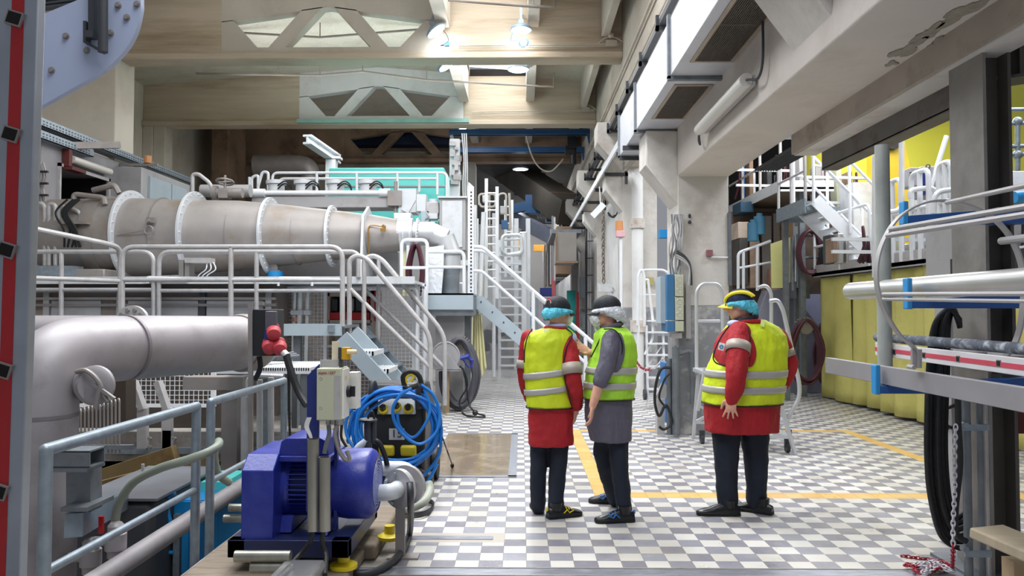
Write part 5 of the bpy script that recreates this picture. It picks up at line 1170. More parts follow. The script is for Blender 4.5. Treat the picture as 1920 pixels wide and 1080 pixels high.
# pipework on the pump outlet
Y = 4.95
t = thing('pump_pipework', 'grey flanged pipe elbow at the motor fan end', 'pipe', tuple(W(750, 1000, Y)))
q = W(750, 915, Y)
b = MB(); b.cyl(q+V((-.01, -.03, 0)), q+V((.01, .0, 0)), .125, n=36); b.build('flange', rail_grey, t)
b = MB(); b.cyl(q+V((.03, .03, .01)), q+V((.04, .06, .01)), .13, n=36); b.build('flange', rail_grey, t)
for k in range(8):
    a = 2*PI*k/8+.3; b = MB(); s = q+V((math.cos(a)*.098, -.045, math.sin(a)*.098)); b.cyl(s, s+V((0, .09, 0)), .012, n=6); b.build('bolt', galv, t)
b = MB(); b.path(bend([W(700, 925, 4.85), W(740, 922, 4.8), W(746, 915, 4.95)], .08), .052, 20); b.build('elbow', frame_white, t)
b = MB(); b.path(bend([W(690, 878, 5.35), W(758, 878, 5.35), W(770, 888, 5.3), W(768, 915, 5.1)], .1), .05, 20); b.build('return_pipe', frame_white, t)
b = MB(); b.bar(V((q.x, Y+.02, 0)), V((q.x, Y+.02, q.z-.1)), .06, .03); b.box(q.x-.08, q.x+.12, Y-.03, Y+.08, 0, .012); b.build('support_leg', dull_steel, t)
t = thing('flow_valve', 'small valve with black handwheel standing behind the motor', 'valve', tuple(W(690, 850, 5.3)))
g = lambda x, y: W(x, y, 5.3)
b = MB(); b.lathe([(.012, -.006), (.06, -.006), (.064, .006), (.055, .012), (.012, .006)], g(690, 788), n=24); b.build('handwheel', black_plastic, t)
b = MB(); b.cyl(g(690, 862), g(690, 790), .028, n=14); b.cyl(g(701, 830), g(701, 788), .018, n=12); b.build('stem', dark_grey_paint, t)
b = MB(); b.path(bend([g(668, 865), g(668, 842), g(690, 826)], .08), .028, 12); b.build('branch_pipe', frame_white, t)
b = MB(); b.path(spline([g(700, 826), g(710, 830), g(720, 850), g(726, 872)]), .018, 10); b.path(spline([g(690, 785), g(692, 778), g(698, 772), g(702, 786)]), .008, 8); b.build('cable', black_rubber, t)
b = MB(); b.path(spline([W(768, 905, 4.8), W(770, 940, 4.8), WZ(768, 1000, .03), WZ(752, 1035, .03), WZ(722, 1062, .03), WZ(680, 1075, .03), WZ(600, 1068, .03), WZ(540, 1076, .03)], 10), .022, 12)
tag(b.build('floor_hose', mat('grey_black_hose', hexc('33363c'), .45)), 'black hose curving from the flanged pipe along the floor', 'hose')
b = MB()
for k in range(3): b.path(spline([WZ(700+k*4, 968-k*3, .02), WZ(760, 966+k*2, .02), WZ(800, 958+k*3, .02), WZ(812, 945-k*2, .02), WZ(790, 940-k*3, .02)], 8), .008, 6)
tag(b.build('thin_cable', black_rubber), 'thin dark cables lying on the floor by the washer wheel', 'cable')
b = MB(); b.path(spline([W(803, 905, 6.3), W(806, 920, 6.25), W(795, 940, 6.1), WZ(775, 950, .05), WZ(745, 958, .04)], 8), .035, 14); tag(b.build('drain_hose', mat('grey_green_hose', hexc('a3a79a'), .5)), 'grey-green hose from the washer foot to the floor', 'hose')

# ================================================================ pressure washer
Y = 6.75; X = lambda p_, Y_=Y: W(p_, 0, Y_).x; Z = lambda p_, Y_=Y: W(0, p_, Y_).z; P = lambda x, y, Y_=Y: W(x, y, Y_)
t = thing('pressure_washer', 'black and yellow pressure washer with grey control panel numbered 15', 'pressure washer', (X(745), Y+.3, 0))
b = MB(); b.prism([(Y+.0, .06), (Y+.75, .06), (Y+.75, .7), (Y+.35, .95), (Y+.12, .95), (Y+.02, .72), (Y-.02, .45)], 'x', X(693), X(800)); b.build('body', black_plastic, t, bev=.03)
b = MB(); c0, c1 = P(707, 777, Y-.03), P(779, 777, Y-.03); u0, u1 = P(709, 741, Y+.08), P(777, 741, Y+.08)
b.add([c0, c1, u1, u0, c0+V((0, .06, 0)), c1+V((0, .06, 0)), u1+V((0, .06, 0)), u0+V((0, .06, 0))], [(0, 1, 2, 3), (7, 6, 5, 4), (0, 4, 5, 1), (1, 5, 6, 2), (2, 6, 7, 3), (3, 7, 4, 0)]); b.build('control_panel', mat('panel_light_grey', hexc('a7acb2'), .4), t, bev=.006)
nrm = (u0-c0).cross(V((1, 0, 0))).normalized(); nrm = -nrm if nrm.y > 0 else nrm
for x, y in ((719, 769), (744, 765), (766, 768)):
    q = P(x, y, Y-.02); b = MB(); b.cyl(q, q+nrm*.03, .044, n=24); k = b.build('knob_ring', yellow_plastic, t)
    b = MB(); b.cyl(q+nrm*.03, q+nrm*.055, .026, n=16); b.obox(q+nrm*.06, (.015, .03, .05)); b.build('knob', black_plastic, t)
b = MB(); q = P(720, 750, Y+.03); b.torus(q+nrm*.03, .03, .004, tuple(nrm), 20, 5); b.build('gauge', dark_grey_paint, t)
b = MB(); b.obox(P(744, 814, Y-.035), (.135, .006, .1), (.08, 0, 0)); b.build('number_plate', mat('number_plate', hexc('b9bcbf'), .5), t)
text_obj('15', P(744, 814, Y-.05), .1, black_plastic, (PI/2+.08, 0, 0), t)
for x in (725, 766): b = MB(); b.obox(P(x, 845, Y-.04), (.14, .05, .1), (.2, 0, 0)); b.build('hose_holder', yellow_plastic, t, bev=.02)
for x in (700, 788):
    b = MB(); b.path(spline([P(x-3, 765, Y-.03), P(x-4, 735, Y-.08), P(x, 717, Y-.05), P(x+4, 735, Y-.03), P(x+3, 765, Y-.0)]), .026, 12); b.build('handle', dark_grey_paint, t)
for x in (X(690), X(806)):
    b = MB(); b.cyl((x-.03, Y+.55, .15), (x+.03, Y+.55, .15), .15, n=28); w_ = b.build('wheel', black_rubber, t, bev=.01)
b = MB(); b.cyl((X(806)-.03, Y+.1, .08), (X(806)+.03, Y+.1, .08), .08, n=24); b.build('wheel', black_rubber, t)
b = MB(); b.ell(P(755, 905, Y-.02), (.25, .1, .17)); b.build('front_bumper', black_plastic, t)
t = thing('blue_hose', 'bright blue high pressure hose coiled around the pressure washer', 'hose', (X(745), Y-.1, .3))
rr = random.Random(21); b = MB(); cx, cz_ = 742, 800
for k in range(9):
    sx = 78+rr.uniform(-10, 10); sz = 72+rr.uniform(-9, 12); ox = rr.uniform(-6, 8); oz = rr.uniform(-2, 10); pts = []
    for j in range(36):
        a = 2*PI*j/36; dep = -.06-.012*k-.05*(math.sin(a) < 0)*abs(math.sin(a)); wob = 1+.04*math.sin(3*a+k)
        pts.append(P(cx+ox+sx*math.cos(a)*wob, cz_+oz-sz*math.sin(a)*wob, Y+dep+.12*max(0, math.sin(a))*(k % 3)/3))
    b.path(pts, .0135, 8, closed=True)
b.build('coil', hose_blue, t)
b = MB(); b.path(spline([P(772, 728, Y-.22), P(752, 740, Y-.24), P(737, 765, Y-.25), P(742, 796, Y-.25), P(764, 822, Y-.25), P(790, 832, Y-.24), P(818, 810, Y-.2), P(824, 775, Y-.15), P(812, 740, Y-.12), P(790, 722, Y-.1)], 8), .014, 8); b.build('loose_loop', hose_blue, t)
b = MB(); b.path(spline([P(745, 775, Y-.2), P(750, 800, Y-.2), P(775, 820, Y-.2), P(800, 790, Y-.2), P(806, 760, Y-.15), P(795, 730, Y-.1)], 8), .013, 8); b.build('loose_loop', hose_blue, t)
b = MB(); b.path(spline([P(828, 800, Y-.15), P(824, 850, Y-.15), P(805, 880, Y-.15), P(780, 905, Y-.18), P(775, 915, Y-.2), P(800, 905, Y-.2), P(820, 870, Y-.2)], 8), .014, 8); b.build('loose_loop', hose_blue, t)
b = MB(); b.path(spline([P(664, 770, Y-.1), P(655, 800, Y-.1), P(652, 830, Y-.1), P(658, 800, Y-.08)], 6), .013, 8); b.build('loose_loop', hose_blue, t)

t = thing('washer_gun', 'black and yellow spray gun resting on top of the washer', 'spray gun', tuple(P(768, 725, Y-.1)))
g = lambda x, y: P(x, y, Y-.2)
b = MB(); b.path(spline([g(758, 722), g(756, 706), g(765, 697), g(778, 698), g(786, 706), g(790, 718)]), .022, 10); b.path([g(756, 724), g(768, 728), g(785, 722)], .024, 10); b.build('grip', black_plastic, t)
b = MB(); b.path(spline([g(762, 718), g(762, 708), g(770, 702), g(776, 706), g(770, 716)]), .012, 8); b.build('trigger', yellow_plastic, t)
b = MB(); b.path([g(750, 742), g(765, 728)], .02, 10); b.build('hose_sleeve', hose_blue, t)
b = MB(); b.path(spline([P(828, 815, 6.6), P(833, 830, 6.6), P(842, 855, 6.6), WZ(848, 872, .03)]), .006, 6); q = WZ(848, 873, .03); b.ell(q, (.02, .02, .025), 10, 6)
tag(b.build('dangling_lead', black_rubber), 'thin black lead with a small end hanging beside the washer', 'cable')
# ================================================================ steel column and storage rack near the camera
dark_steel_shade = mat('dark_column_paint', hexc('57534f'), .55, .15, var=.15, scale=3, dirt=hexc('37322e'), dirt_amt=.5, dirt_scale=2)  # dark girder steel; on the column it also paints the shade
t = thing('steel_column', 'tall dark steel H column behind the storage rack arms', 'column', (2.89, 4.77, 0))
b = MB(); b.box(2.78, 2.8, 4.6, 4.96, 0, 3.3); b.build('flange', mat('column_side_grey', hexc('8a8682'), .5, .2, var=.12, scale=4, dirt=hexc('5f5a54'), dirt_amt=.5, dirt_scale=3), t)  # lighter copy of the column steel, painting its lit side
b = MB(); b.box(2.93, 2.95, 4.6, 4.96, 0, 3.3); b.build('flange', dark_steel_shade, t)
b = MB(); b.box(2.8, 2.93, 4.7, 4.72, 0, 3.3); b.build('web', dark_steel_shade, t)
b = MB(); b.box(2.66, 3.12, 4.5, 5.06, 0, .02); b.build('base_plate', galv_dark, t)
b = MB(); b.box(2.72, 3.08, 4.55, 5.0, 3.28, 3.32); b.build('head_plate', dark_steel_shade, t)
t = thing('steel_girder', 'dark steel girder running from the column head over the rack', 'girder', (3.2, 4.4, 3.1))
b = MB(); b.bar((2.98, 4.78, 3.02), (5.4, 3.0, 3.02), .2, .02); b.bar((2.98, 4.78, 3.3), (5.4, 3.0, 3.3), .2, .02); b.bar((2.98, 4.78, 3.16), (5.4, 3.0, 3.16), .015, .28); b.build('section', dark_steel_shade, t)
b = MB(); b.bar((3.14, 4.66, 3.03), (3.14, 4.66, 3.29), .2, .015); b.build('stiffener', dark_steel_shade, t)
b = MB(); b.bar((3.1, 4.4, 2.98), (4.4, 5.2, 2.98), .3, .02); b.bar((3.1, 4.4, 2.9), (4.4, 5.2, 2.9), .02, .16); tag(b.build('bracing_channel', dark_steel_shade), 'dark steel channel crossing under the girder', 'channel')
b = MB(); b.box(2.71, 2.76, 3.2, 7.66, 3.16, 3.36); b.mi = 1; b.box(2.74, 2.95, 3.2, 7.66, 3.15, 3.165)
tag(b.build('crane_beam', [mat('dirty_beam_web', hexc('a89e93'), .6, .1, var=.12, scale=1.5, dirt=hexc('5d5146'), dirt_amt=.5), white_conc]), 'grey-brown steel beam with white lower flange along the concrete beam', 'beam')
b = MB(); b.box(2.95, 2.97, 4.9, 7.5, 2.98, 3.15); b.box(2.95, 3.1, 4.9, 7.5, 2.97, 2.99); b.box(3.08, 3.1, 4.9, 7.5, 2.98, 3.15)
tag(b.build('rusty_channel', mat('rust_edged_steel', hexc('6c6864'), .6, .3, var=.15, scale=3, dirt=hexc('4d3020'), dirt_amt=.6, dirt_scale=4)), 'dark rust-edged steel channel under the white flanged beam', 'channel')
b = MB()
for k in range(9): x = 2.72+k*.03; b.box(x, x+.012, 7.7, 8.9, 3.22, 3.25)
for k in range(20): y = 7.72+k*.06; b.box(2.72, 2.98, y, y+.01, 3.225, 3.245)
tag(b.build('walkway_grating', dark_grey_paint, smooth=False), 'dark steel grating floor beyond the concrete beam edge', 'grating')

arm_blue = mat('rack_arm_blue', hexc('1f4f92'), .4, var=.08); cap_blue = mat('rack_cap_blue', hexc('2a86c4'), .4, var=.06)
t = thing('storage_rack', 'cantilever rack arms painted blue, holding ladders and pipes', 'rack', (2.6, 4.5, 1.1))
for k, (xt, z0, z1) in enumerate(((2.03, 1.11, 1.28), (2.22, 1.6, 1.78), (2.205, 2.09, 2.225))):
    b = MB(); b.prism([(xt+.03, z0+.005), (2.93, z0+.005), (2.93, z0+.1), (xt+.03, z0+.05)], 'y', 4.42, 4.5); a = b.build('arm', arm_blue, t, bev=.004)
    b = MB(); b.box(xt, xt+.03, 4.42, 4.48, z0, z1); b.build('end_cap', cap_blue, a, bev=.006)
for z in (1.12, 1.61, 2.1): b = MB(); b.box(2.8, 2.93, 4.5, 4.6, z, z+.1); b.build('mounting_plate', dark_steel_shade, t)
t = b = None
b = MB(); b.box(2.09, 2.13, 2.6, 5.3, 1.165, 1.27); b.box(2.09, 2.3, 2.6, 5.3, 1.165, 1.17)
tag(b.build('steel_channel', mat('grey_primer_steel', hexc('8e8c90'), .5, .2, var=.08), bev=.003), 'long grey steel angle lying on the lowest rack arm', 'channel')
b = MB(); b.path([(2.27, 2.6, 1.2), (2.27, 5.1, 1.2)], .03, 16); tag(b.build('white_tube', rail_white), 'white tube lying inside the grey steel angle', 'tube')
t = thing('stored_ladder', 'white ladder rail with red stripe and hollow rungs on the lowest arm', 'ladder', (2.4, 4.4, 1.24))
p0, p1 = V((2.4, 5.2, 1.335)), V((2.4, 2.6, 1.31))
b = MB(); b.bar(p0, p1, .025, .085); b.build('side_rail', mat('white_ladder_paint', hexc('cfcdd0'), .5, var=.04), t, bev=.003)
b = MB(); b.bar(p0+V((-.0135, 0, 0)), p1+V((-.0135, 0, 0)), .002, .026); b.build('red_stripe', mat('faded_red', hexc('c4475a'), .5), t)
b = MB(); b.bar(p0+V((.36, 0, 0)), p1+V((.36, 0, 0)), .025, .085); b.build('side_rail', MATS['white_ladder_paint'], t)
for px in (1675, 1730, 1793, 1868):
    y = 2.4*F/(px-978); b = MB(); b.box(2.385, 2.76, y-.018, y+.018, 1.31, 1.345); b.mi = 1; b.box(2.383, 2.386, y-.013, y+.013, 1.315, 1.34); b.build('rung', [dull_steel, MATS['rung_hollow']], t)
b = MB(); b.path([(2.45, 5.3, 1.41), (2.45, 2.6, 1.4)], .03, 12); tag(b.build('dusty_tube', mat('flaking_dark_tube', hexc('5c6470'), .7, var=.3, scale=14, dirt=hexc('c8ccd2'), dirt_amt=.9, dirt_scale=14)), 'dark tube with flaking white paint on top of the striped ladder', 'tube')
b = MB(); b.path([(2.35, 5.5, 1.732), (2.35, 5.46, 1.732), (2.35, 2.6, 1.732)], [.03, .06, .06], 28); b.ell((2.35, 5.47, 1.732), (.06, .05, .06), 18, 10)
tag(b.build('aluminium_pipe', mat('brushed_aluminium', hexc('c3c3c2'), .32, .6, var=.08, scale=3)), 'thick aluminium pipe lying on the middle rack arm', 'pipe')
b = MB(); b.path([(2.35, 4.98, 1.175), (2.35, 4.98, 2.67)], .045, 20)
tag(b.build('galvanized_post', mat('aged_galvanized', hexc('a3a8a4'), .5, .3, var=.2, scale=5)), 'upright galvanized tube standing beside the hooped ladder', 'post')
# safety cage ladder lying on the rack
t = thing('caged_ladder', 'grey ladder with round safety cage hoops resting across the rack', 'ladder', (2.3, 4.0, 1.3))
cg = mat('cage_aluminium', hexc('a7a5a6'), .45, .5, var=.08)
Yh = 4.05; P = lambda x, y, Y_=Yh: W(x, y, Y_)
hoop = spline([P(x, y) for x, y in ((1718, 690), (1716, 656), (1684, 625), (1655, 575), (1643, 520), (1652, 462), (1685, 408), (1740, 379), (1800, 381), (1860, 408), (1900, 455), (1919, 520), (1915, 600), (1900, 650), (1880, 672))], 6)
def strip(pts, w_, th, axis=(0, 1, 0)):
    b = MB(); ax = V(axis); rs = []
    for i, p in enumerate(pts):
        tt = (pts[min(i+1, len(pts)-1)]-pts[max(i-1, 0)]).normalized(); n_ = ax.cross(tt).normalized()
        rs.append([p-ax*w_/2-n_*th/2, p+ax*w_/2-n_*th/2, p+ax*w_/2+n_*th/2, p-ax*w_/2+n_*th/2])
    b.rings(rs); return b
strip(hoop, .045, .009).build('hoop', cg, t)

for (a, c, r) in (((1656, 552, 4.0), (1935, 551, 3.1), .011), ((1656, 561, 4.0), (1935, 565, 3.1), .009), ((1670, 430, 4.0), (1935, 385, 3.15), .014), ((1664, 442, 4.0), (1935, 400, 3.15), .014), ((1775, 380, 4.0), (1935, 345, 3.15), .012), ((1878, 452, 4.0), (1935, 445, 3.5), .02)):
    b = MB(); b.path([W(*a), W(*c)], r, 10); b.build('stringer', cg, t)
b = MB(); q = P(1716, 688); b.bar(P(1718, 655), P(1718, 690), .05, .02, up=(0, 1, 0)); b.cyl(q+V((-.02, -.03, -.0)), q+V((-.02, .03, -.0)), .012, n=8); b.build('lug', cg, t)

# gear housing and notice behind the rack
t = thing('gear_housing', 'dusty grey sloped metal housing behind the aluminium pipe', 'housing', (3.2, 5.6, 1.7))
X = lambda p_, Y_=5.3: W(p_, 0, Y_).x; Z = lambda p_, Y_=5.3: W(0, p_, Y_).z
hm = mat('dusty_dark_housing', hexc('6b676a'), .6, .1, var=.08)
b = MB(); b.prism([(X(1797), Z(560)), (X(1799), Z(512)), (X(1812), Z(490)), (X(1822), Z(482)), (X(1990), Z(452)), (X(1990), Z(560))], 'y', 5.3, 5.8); b.build('hood', hm, t, bev=.01)
b = MB(); b.box(X(1785), X(1825), 5.35, 5.7, Z(560), Z(428)); b.build('post', panel_grey, t); b = MB(); b.box(X(1825), X(1886), 5.45, 5.8, Z(480), Z(425)); b.build('back_panel', dark_grey_paint, t)
b = MB(); b.box(X(1797), X(1812), 5.33, 5.35, Z(484), Z(466)); b.build('yellow_sticker', yellow_plastic, t)
b = MB(); b.box(X(1786), X(1826), 5.4, 5.6, .0, Z(560)); b.build('pedestal', panel_grey, t)
t = thing('safety_sign', 'small white notice with yellow, blue and red fields in a black frame', 'sign', (X(1786), 5.2, 1.9))
b = MB(); b.box(X(1776, 5.2), X(1802, 5.2), 5.2, 5.22, Z(522, 5.2), Z(487, 5.2)); b.build('frame', black_plastic, t)
b = MB(); b.box(X(1778, 5.2), X(1802, 5.2), 5.19, 5.2, Z(522, 5.2), Z(490, 5.2)); b.build('board', white_plastic, t)
for k, m_ in enumerate((mat('sign_yellow', hexc('c7a83a'), .5), mat('sign_blue', hexc('3a64b8'), .5), mat('sign_red', hexc('b84a50'), .5))):
    b = MB(); b.box(X(1783, 5.2), X(1793, 5.2), 5.185, 5.19, Z(499+k*8, 5.2), Z(492+k*8, 5.2)); b.cyl((X(1780, 5.2), 5.185, Z(495.5+k*8, 5.2)), (X(1780, 5.2), 5.19, Z(495.5+k*8, 5.2)), .007, n=12); b.build('pictogram', m_, t)

# conduits, chain and hoses on the column
t = thing('column_conduits', 'grey conduit tubes strapped to the side of the dark steel column', 'conduit', (2.74, 4.6, 0))
for k, (px, Y, r) in enumerate(((1797, 4.55, .024), (1822, 4.58, .018), (1836, 4.62, .012))):
    b = MB(); x = W(px, 0, Y).x; b.cyl((x, Y, 0.02), (x, Y, 1.15), r, n=14); b.build('tube', galv_dark if k < 2 else rail_grey, t)
for py in (798, 1031):
    b = MB(); z = W(0, py, 4.52).z; b.box(W(1790, 0, 4.52).x, W(1838, 0, 4.52).x, 4.51, 4.53, z-.018, z+.018); q = W(1812, py, 4.5); b.cyl(q, q+V((0, .04, 0)), .018, n=8); b.build('strap', galv, t)
def chain(pts, m1, m2, split, name='chain', r=.0045, L=.038):
    pts = spline(pts, 12); d = 0; out = []; last = pts[0]; acc = 0; k = 0
    m = MB(); i = 1; pos = pts[0]; seglen = L*.72
    samples = [pts[0]]; 
    for p in pts[1:]:
        while (p-samples[-1]).length >= seglen: samples.append(samples[-1]+(p-samples[-1]).normalized()*seglen)
    for k in range(len(samples)-1):
        a, c = samples[k], samples[k+1]; mid = (a+c)/2; u = (c-a).normalized(); s_ = u.orthogonal().normalized(); s2 = u.cross(s_); w_ = s_ if k % 2 else s2
        loop = [mid+u*(math.cos(q)*L*.5*(1 if abs(math.cos(q)) > .1 else 1))+w_*(math.sin(q)*L*.27) for q in [2*PI*j/12 for j in range(12)]]
        m.path(loop, r, 5, closed=True, mi=0 if k < split*(len(samples)-1) else 1)
    return m
white_chain = mat('white_plastic_chain', hexc('c9c8cf'), .4, var=.06); red_chain = mat('red_plastic_chain', hexc('9c1830'), .4, var=.1)
b = chain([W(1792, 797, 4.45), W(1790, 850, 4.45), W(1790, 920, 4.45), W(1787, 980, 4.45), W(1787, 1035, 4.45), WZ(1785, 1072, .01)], 0, 1, .62)
tag(b.build('barrier_chain', [white_chain, red_chain]), 'plastic barrier chain, white then red, hanging from the column strap', 'chain')
rr = random.Random(4)
pts = [WZ(1690, 1042, .01), WZ(1720, 1046, .01), WZ(1760, 1052, .012), WZ(1782, 1062, .012)]
c0 = WZ(1740, 1066, .02)
for k in range(22): pts.append(c0+V((rr.uniform(-.14, .14), rr.uniform(-.13, .12), rr.uniform(0, .035))))
b = chain(pts, 0, 1, 1.0); n_ = len(b.m)
b.m = [1 if (i//1200) % 2 == 0 else 0 for i in range(n_)]
tag(b.build('barrier_chain', [white_chain, red_chain]), 'tangled heap of red and white plastic chain on the tiles', 'chain')
braid = mat('black_braided_hose', hexc('17191d'), .5, var=.5, scale=40)
for k in range(6):
    o = k*7; Y = 4.72+.03*(k % 3)
    b = MB(); g = lambda x, y: W(x, y, Y)
    b.path(spline([g(1800, 600+k*3), g(1778+k*2, 580), g(1752+o*.75, 610), g(1742+o, 680), g(1738+o, 780), g(1738+o, 860), g(1744+o, 930), g(1762+o*.7, 1000-o*1.2), g(1790, 1025-o*1.5), g(1815, 1028-o*2)], 8), .0155, 12)
    tag(b.build('hydraulic_hose', braid), ['black braided hose forming the outermost drop beside the column', 'black braided hose lying second from the outside beside the column', 'black braided hose third from the outside beside the column', 'black braided hose fourth from the outside beside the column', 'black braided hose fifth from the outside beside the column', 'black braided hose nearest the steel column'][k], 'hose', 'hydraulic hoses hanging beside the steel column')
b = MB(); g = lambda x, y: W(x, y, 4.5); b.path(spline([g(1796, 745), g(1797, 800), g(1800, 870), g(1792, 950), g(1793, 1000), g(1812, 1015)], 8), .017, 12)
tag(b.build('hydraulic_hose', braid), 'single black hose hanging right behind the barrier chain', 'hose')
b = MB()
for k in range(5): g = lambda x, y: W(x, y, 5.4+.05*k); b.path(spline([g(1790, 760), g(1770, 770+k*3), g(1768, 790+k*4), g(1785, 802+k*3), g(1800, 790)], 6), .012, 8)
tag(b.build('cable_bundle', black_rubber), 'small bundle of black cables behind the hanging hoses', 'cables')
b = MB(); b.obox((W(1925, 0, 3.7).x, 3.75, W(0, 1030, 3.7).z), (.22, .5, .055), (.1, 0, .3)); 
t = tag(b.build('timber_board', mat('pale_sawn_timber', hexc('a39680'), .8, var=.1, stretch=(1, 6, 1)), bev=.01), 'sawn timber board end sticking in beside the column foot', 'board')
b = MB(); b.box(W(1880, 0, 3.9).x, W(1960, 0, 3.9).x, 3.9, 4.0, 0, .33); tag(b.build('timber_stand', wood_tan), 'rough stand under the sawn board beside the column', 'stand')
b = MB(); q = W(1912, 788, 5.0); b.lathe([(.02, 0), (.085, .0), (.09, .02), (.075, .03), (.085, .06), (.07, .09)], q, (.5, .8, 0), 24); b.cyl(q+V((.0, .05, -.05)), (q.x, q.y+.05, 0), .02, n=8); tag(b.build('rubber_buffer', mat('dark_red_rubber', hexc('5c2222'), .5)), 'dark red round rubber buffer past the steel column', 'buffer')

# ================================================================ yellow curtain and machine behind it
def wall_curtain(X_, y0, y1, z0, z1, lab, folds, amp, phase=0, m=yellow_cloth):
    b = MB(); n = folds*10; H = 12; vs_ = []
    for j in range(H+1):
        f = j/H; z = z1+(z0-z1)*f+.0
        for i in range(n+1):
            s = i/n; y = y0+(y1-y0)*s
            x = X_ + amp*(.5+.5*f)*math.sin(2*PI*folds*s+phase+.7*math.sin(5*s+phase)) + .03*f*math.sin(9*s+phase)
            vs_.append((x, y+.04*math.cos(2*PI*folds*s+phase), z))
    b.add(vs_, [(j*(n+1)+i, j*(n+1)+i+1, (j+1)*(n+1)+i+1, (j+1)*(n+1)+i) for j in range(H) for i in range(n)])
    o = b.build('strip_curtain', m, recalc=False, ang=180); s = o.modifiers.new('thick', 'SOLIDIFY'); s.thickness = .012
    return tag(o, lab, 'curtain')
wall_curtain(5.55, 13.0, 14.25, .03, 2.2, 'flat yellow curtain panel at the far end by the maroon hoses', 2, .03, 1)
wall_curtain(5.6, 10.6, 13.1, .05, 2.28, 'yellow curtain panel with deep folds behind the galvanized tube', 5, .07, 2)
wall_curtain(5.55, 7.9, 10.55, .04, 2.28, 'yellow curtain panel behind the hanging black hoses', 4, .06, 0)
wall_curtain(5.7, 5.6, 7.8, .04, 2.25, 'yellow curtain panel seen past the steel column', 4, .05, 3)
DKX = 5.45
t = thing('machine_deck', 'grey steel deck edge on top of the yellow curtains', 'deck', (DKX, 11, 2.2))
b = MB(); b.box(DKX, DKX+.03, 9.6, 14.4, 2.22, 2.44); b.box(DKX, 9, 14.38, 14.42, 2.22, 2.44); b.build('toe_board', rail_grey, t)
b = MB(); b.box(DKX, 12, 9.6, 14.4, 2.24, 2.3); b.build('deck_plate', galv_dark, t)
b = MB(); b.cyl((DKX+.1, 5.6, 2.22), (DKX+.1, 14.2, 2.22), .015, n=6); b.build('curtain_rail', dark_grey_paint, t)
for y in (9.8, 12, 14.2): b = MB(); b.box(5.9, 6.0, y-.05, y+.05, 0, 2.24); b.build('leg', galv_dark, t)
ry = lambda px: DKX*F/(px-978)
def deck_hoop(y0, y1, ztop, lab, zm=None, r=.025):
    railing('deck_railing', lab, [bend([V((DKX, y0, 2.3)), V((DKX, y0, ztop)), V((DKX, y1, ztop)), V((DKX, y1, 2.3))], .12)], [(V((DKX, (y0+y1)/2, 2.3)), V((DKX, (y0+y1)/2, ztop)))], mids=[[V((DKX, y0, zm or ztop-.5)), V((DKX, y1, zm or ztop-.5))]], r=r, material=rail_white)
deck_hoop(14.25, 12.0, 3.28, 'white railing with sloping look on the deck by the stair foot')
deck_hoop(11.5, 11.0, 3.5, 'thick white hoop rail at the deck edge, next past the galvanized tube', r=.035)
deck_hoop(10.7, 10.25, 3.5, 'thick white hoop rail on the deck edge behind the rack top arm', r=.035)
deck_hoop(10.0, 9.7, 3.5, 'thick white hoop rail on the deck closest to the steel column', r=.035)
# landing and stairs
t = thing('stair_landing', 'grey steel landing above the stair behind the concrete beam', 'landing', (5, 13, 3.3))
b = MB(); b.box(4.65, 5.2, 12.5, 13.9, 3.24, 3.3); b.box(4.63, 4.66, 12.5, 13.9, 3.2, 3.44); b.box(4.65, 5.3, 13.88, 13.92, 3.2, 3.44); b.build('deck', galv, t)
b = MB(); b.box(4.7, 4.78, 13.7, 13.8, 0, 3.25); b.build('leg', galv_dark, t)
g = lambda x, y, Y_: W(x, y, Y_)
t = thing('deck_stair', 'white steel stair with open treads climbing to the landing', 'stair', tuple(g(1640, 510, 12.4)))
for Y in (12.4, 13.2):
    b = MB(); b.bar((4.76, Y, 3.4), (5.8, Y, 2.33), .03, .2); b.build('stringer', rail_white, t)
for k in range(8):
    f = (k+.5)/8; b = MB(); x = 4.78+1.0*f; z = 3.4-1.05*f; b.box(x-.1, x+.12, 12.4, 13.2, z, z+.03); b.build('tread', rail_white, t)
for k, Y in enumerate((12.35, 13.25)):
    railing('stair_railing', ['nearer white double handrail beside the open tread stair', 'further white double handrail beside the open tread stair'][k], [bend([V((4.72, Y, 3.35)), V((4.72, Y, 4.45)), V((4.9, Y, 4.45)), V((5.9, Y, 3.4)), V((5.9, Y, 2.4))], .12)], [(V((5.3, Y, 2.85)), V((5.3, Y, 4.0)))], mids=[[V((4.72, Y, 3.95)), V((4.9, Y, 3.92)), V((5.9, Y, 2.88))]], r=.026, material=rail_white)
t = thing('upper_walkway', 'long upper walkway with brown underside past the concrete pillar', 'walkway', (4.8, 15.5, 3.9))
b = MB(); b.box(4.72, 5.7, 13.95, 19, 3.82, 3.86); b.build('underside', mat('rusty_underside', hexc('7d6c58'), .8, var=.2), t)
b = MB(); b.box(4.7, 4.73, 13.95, 19, 3.78, 3.98); b.box(4.72, 5.7, 13.95, 13.98, 3.78, 3.98); b.build('edge', frame_white, t)
for y in (14.3, 18.5): b = MB(); b.box(5.2, 5.3, y, y+.1, 0, 3.82); b.build('leg', galv_dark, t)
railing('upper_railing', 'railing on the long upper walkway past the concrete pillar', [[V((4.75, 14, 4.95)), V((4.75, 19, 4.95))]], [(V((4.75, y, 3.9)), V((4.75, y, 4.95))) for y in (14, 15.2, 16.4, 17.6, 18.8)], mids=[[V((4.75, 14, 4.45)), V((4.75, 19, 4.45))]], r=.028, material=rail_grey)
railing('landing_railing', 'railing around the steel landing under the concrete beam edge', [bend([V((4.66, 13.85, 3.4)), V((4.66, 13.85, 4.4)), V((4.66, 12.55, 4.4)), V((4.66, 12.55, 3.4))], .12)], [(V((4.66, 13.2, 3.4)), V((4.66, 13.2, 4.4)))], mids=[[V((4.66, 13.85, 3.9)), V((4.66, 12.55, 3.9))]], r=.026, material=rail_grey)
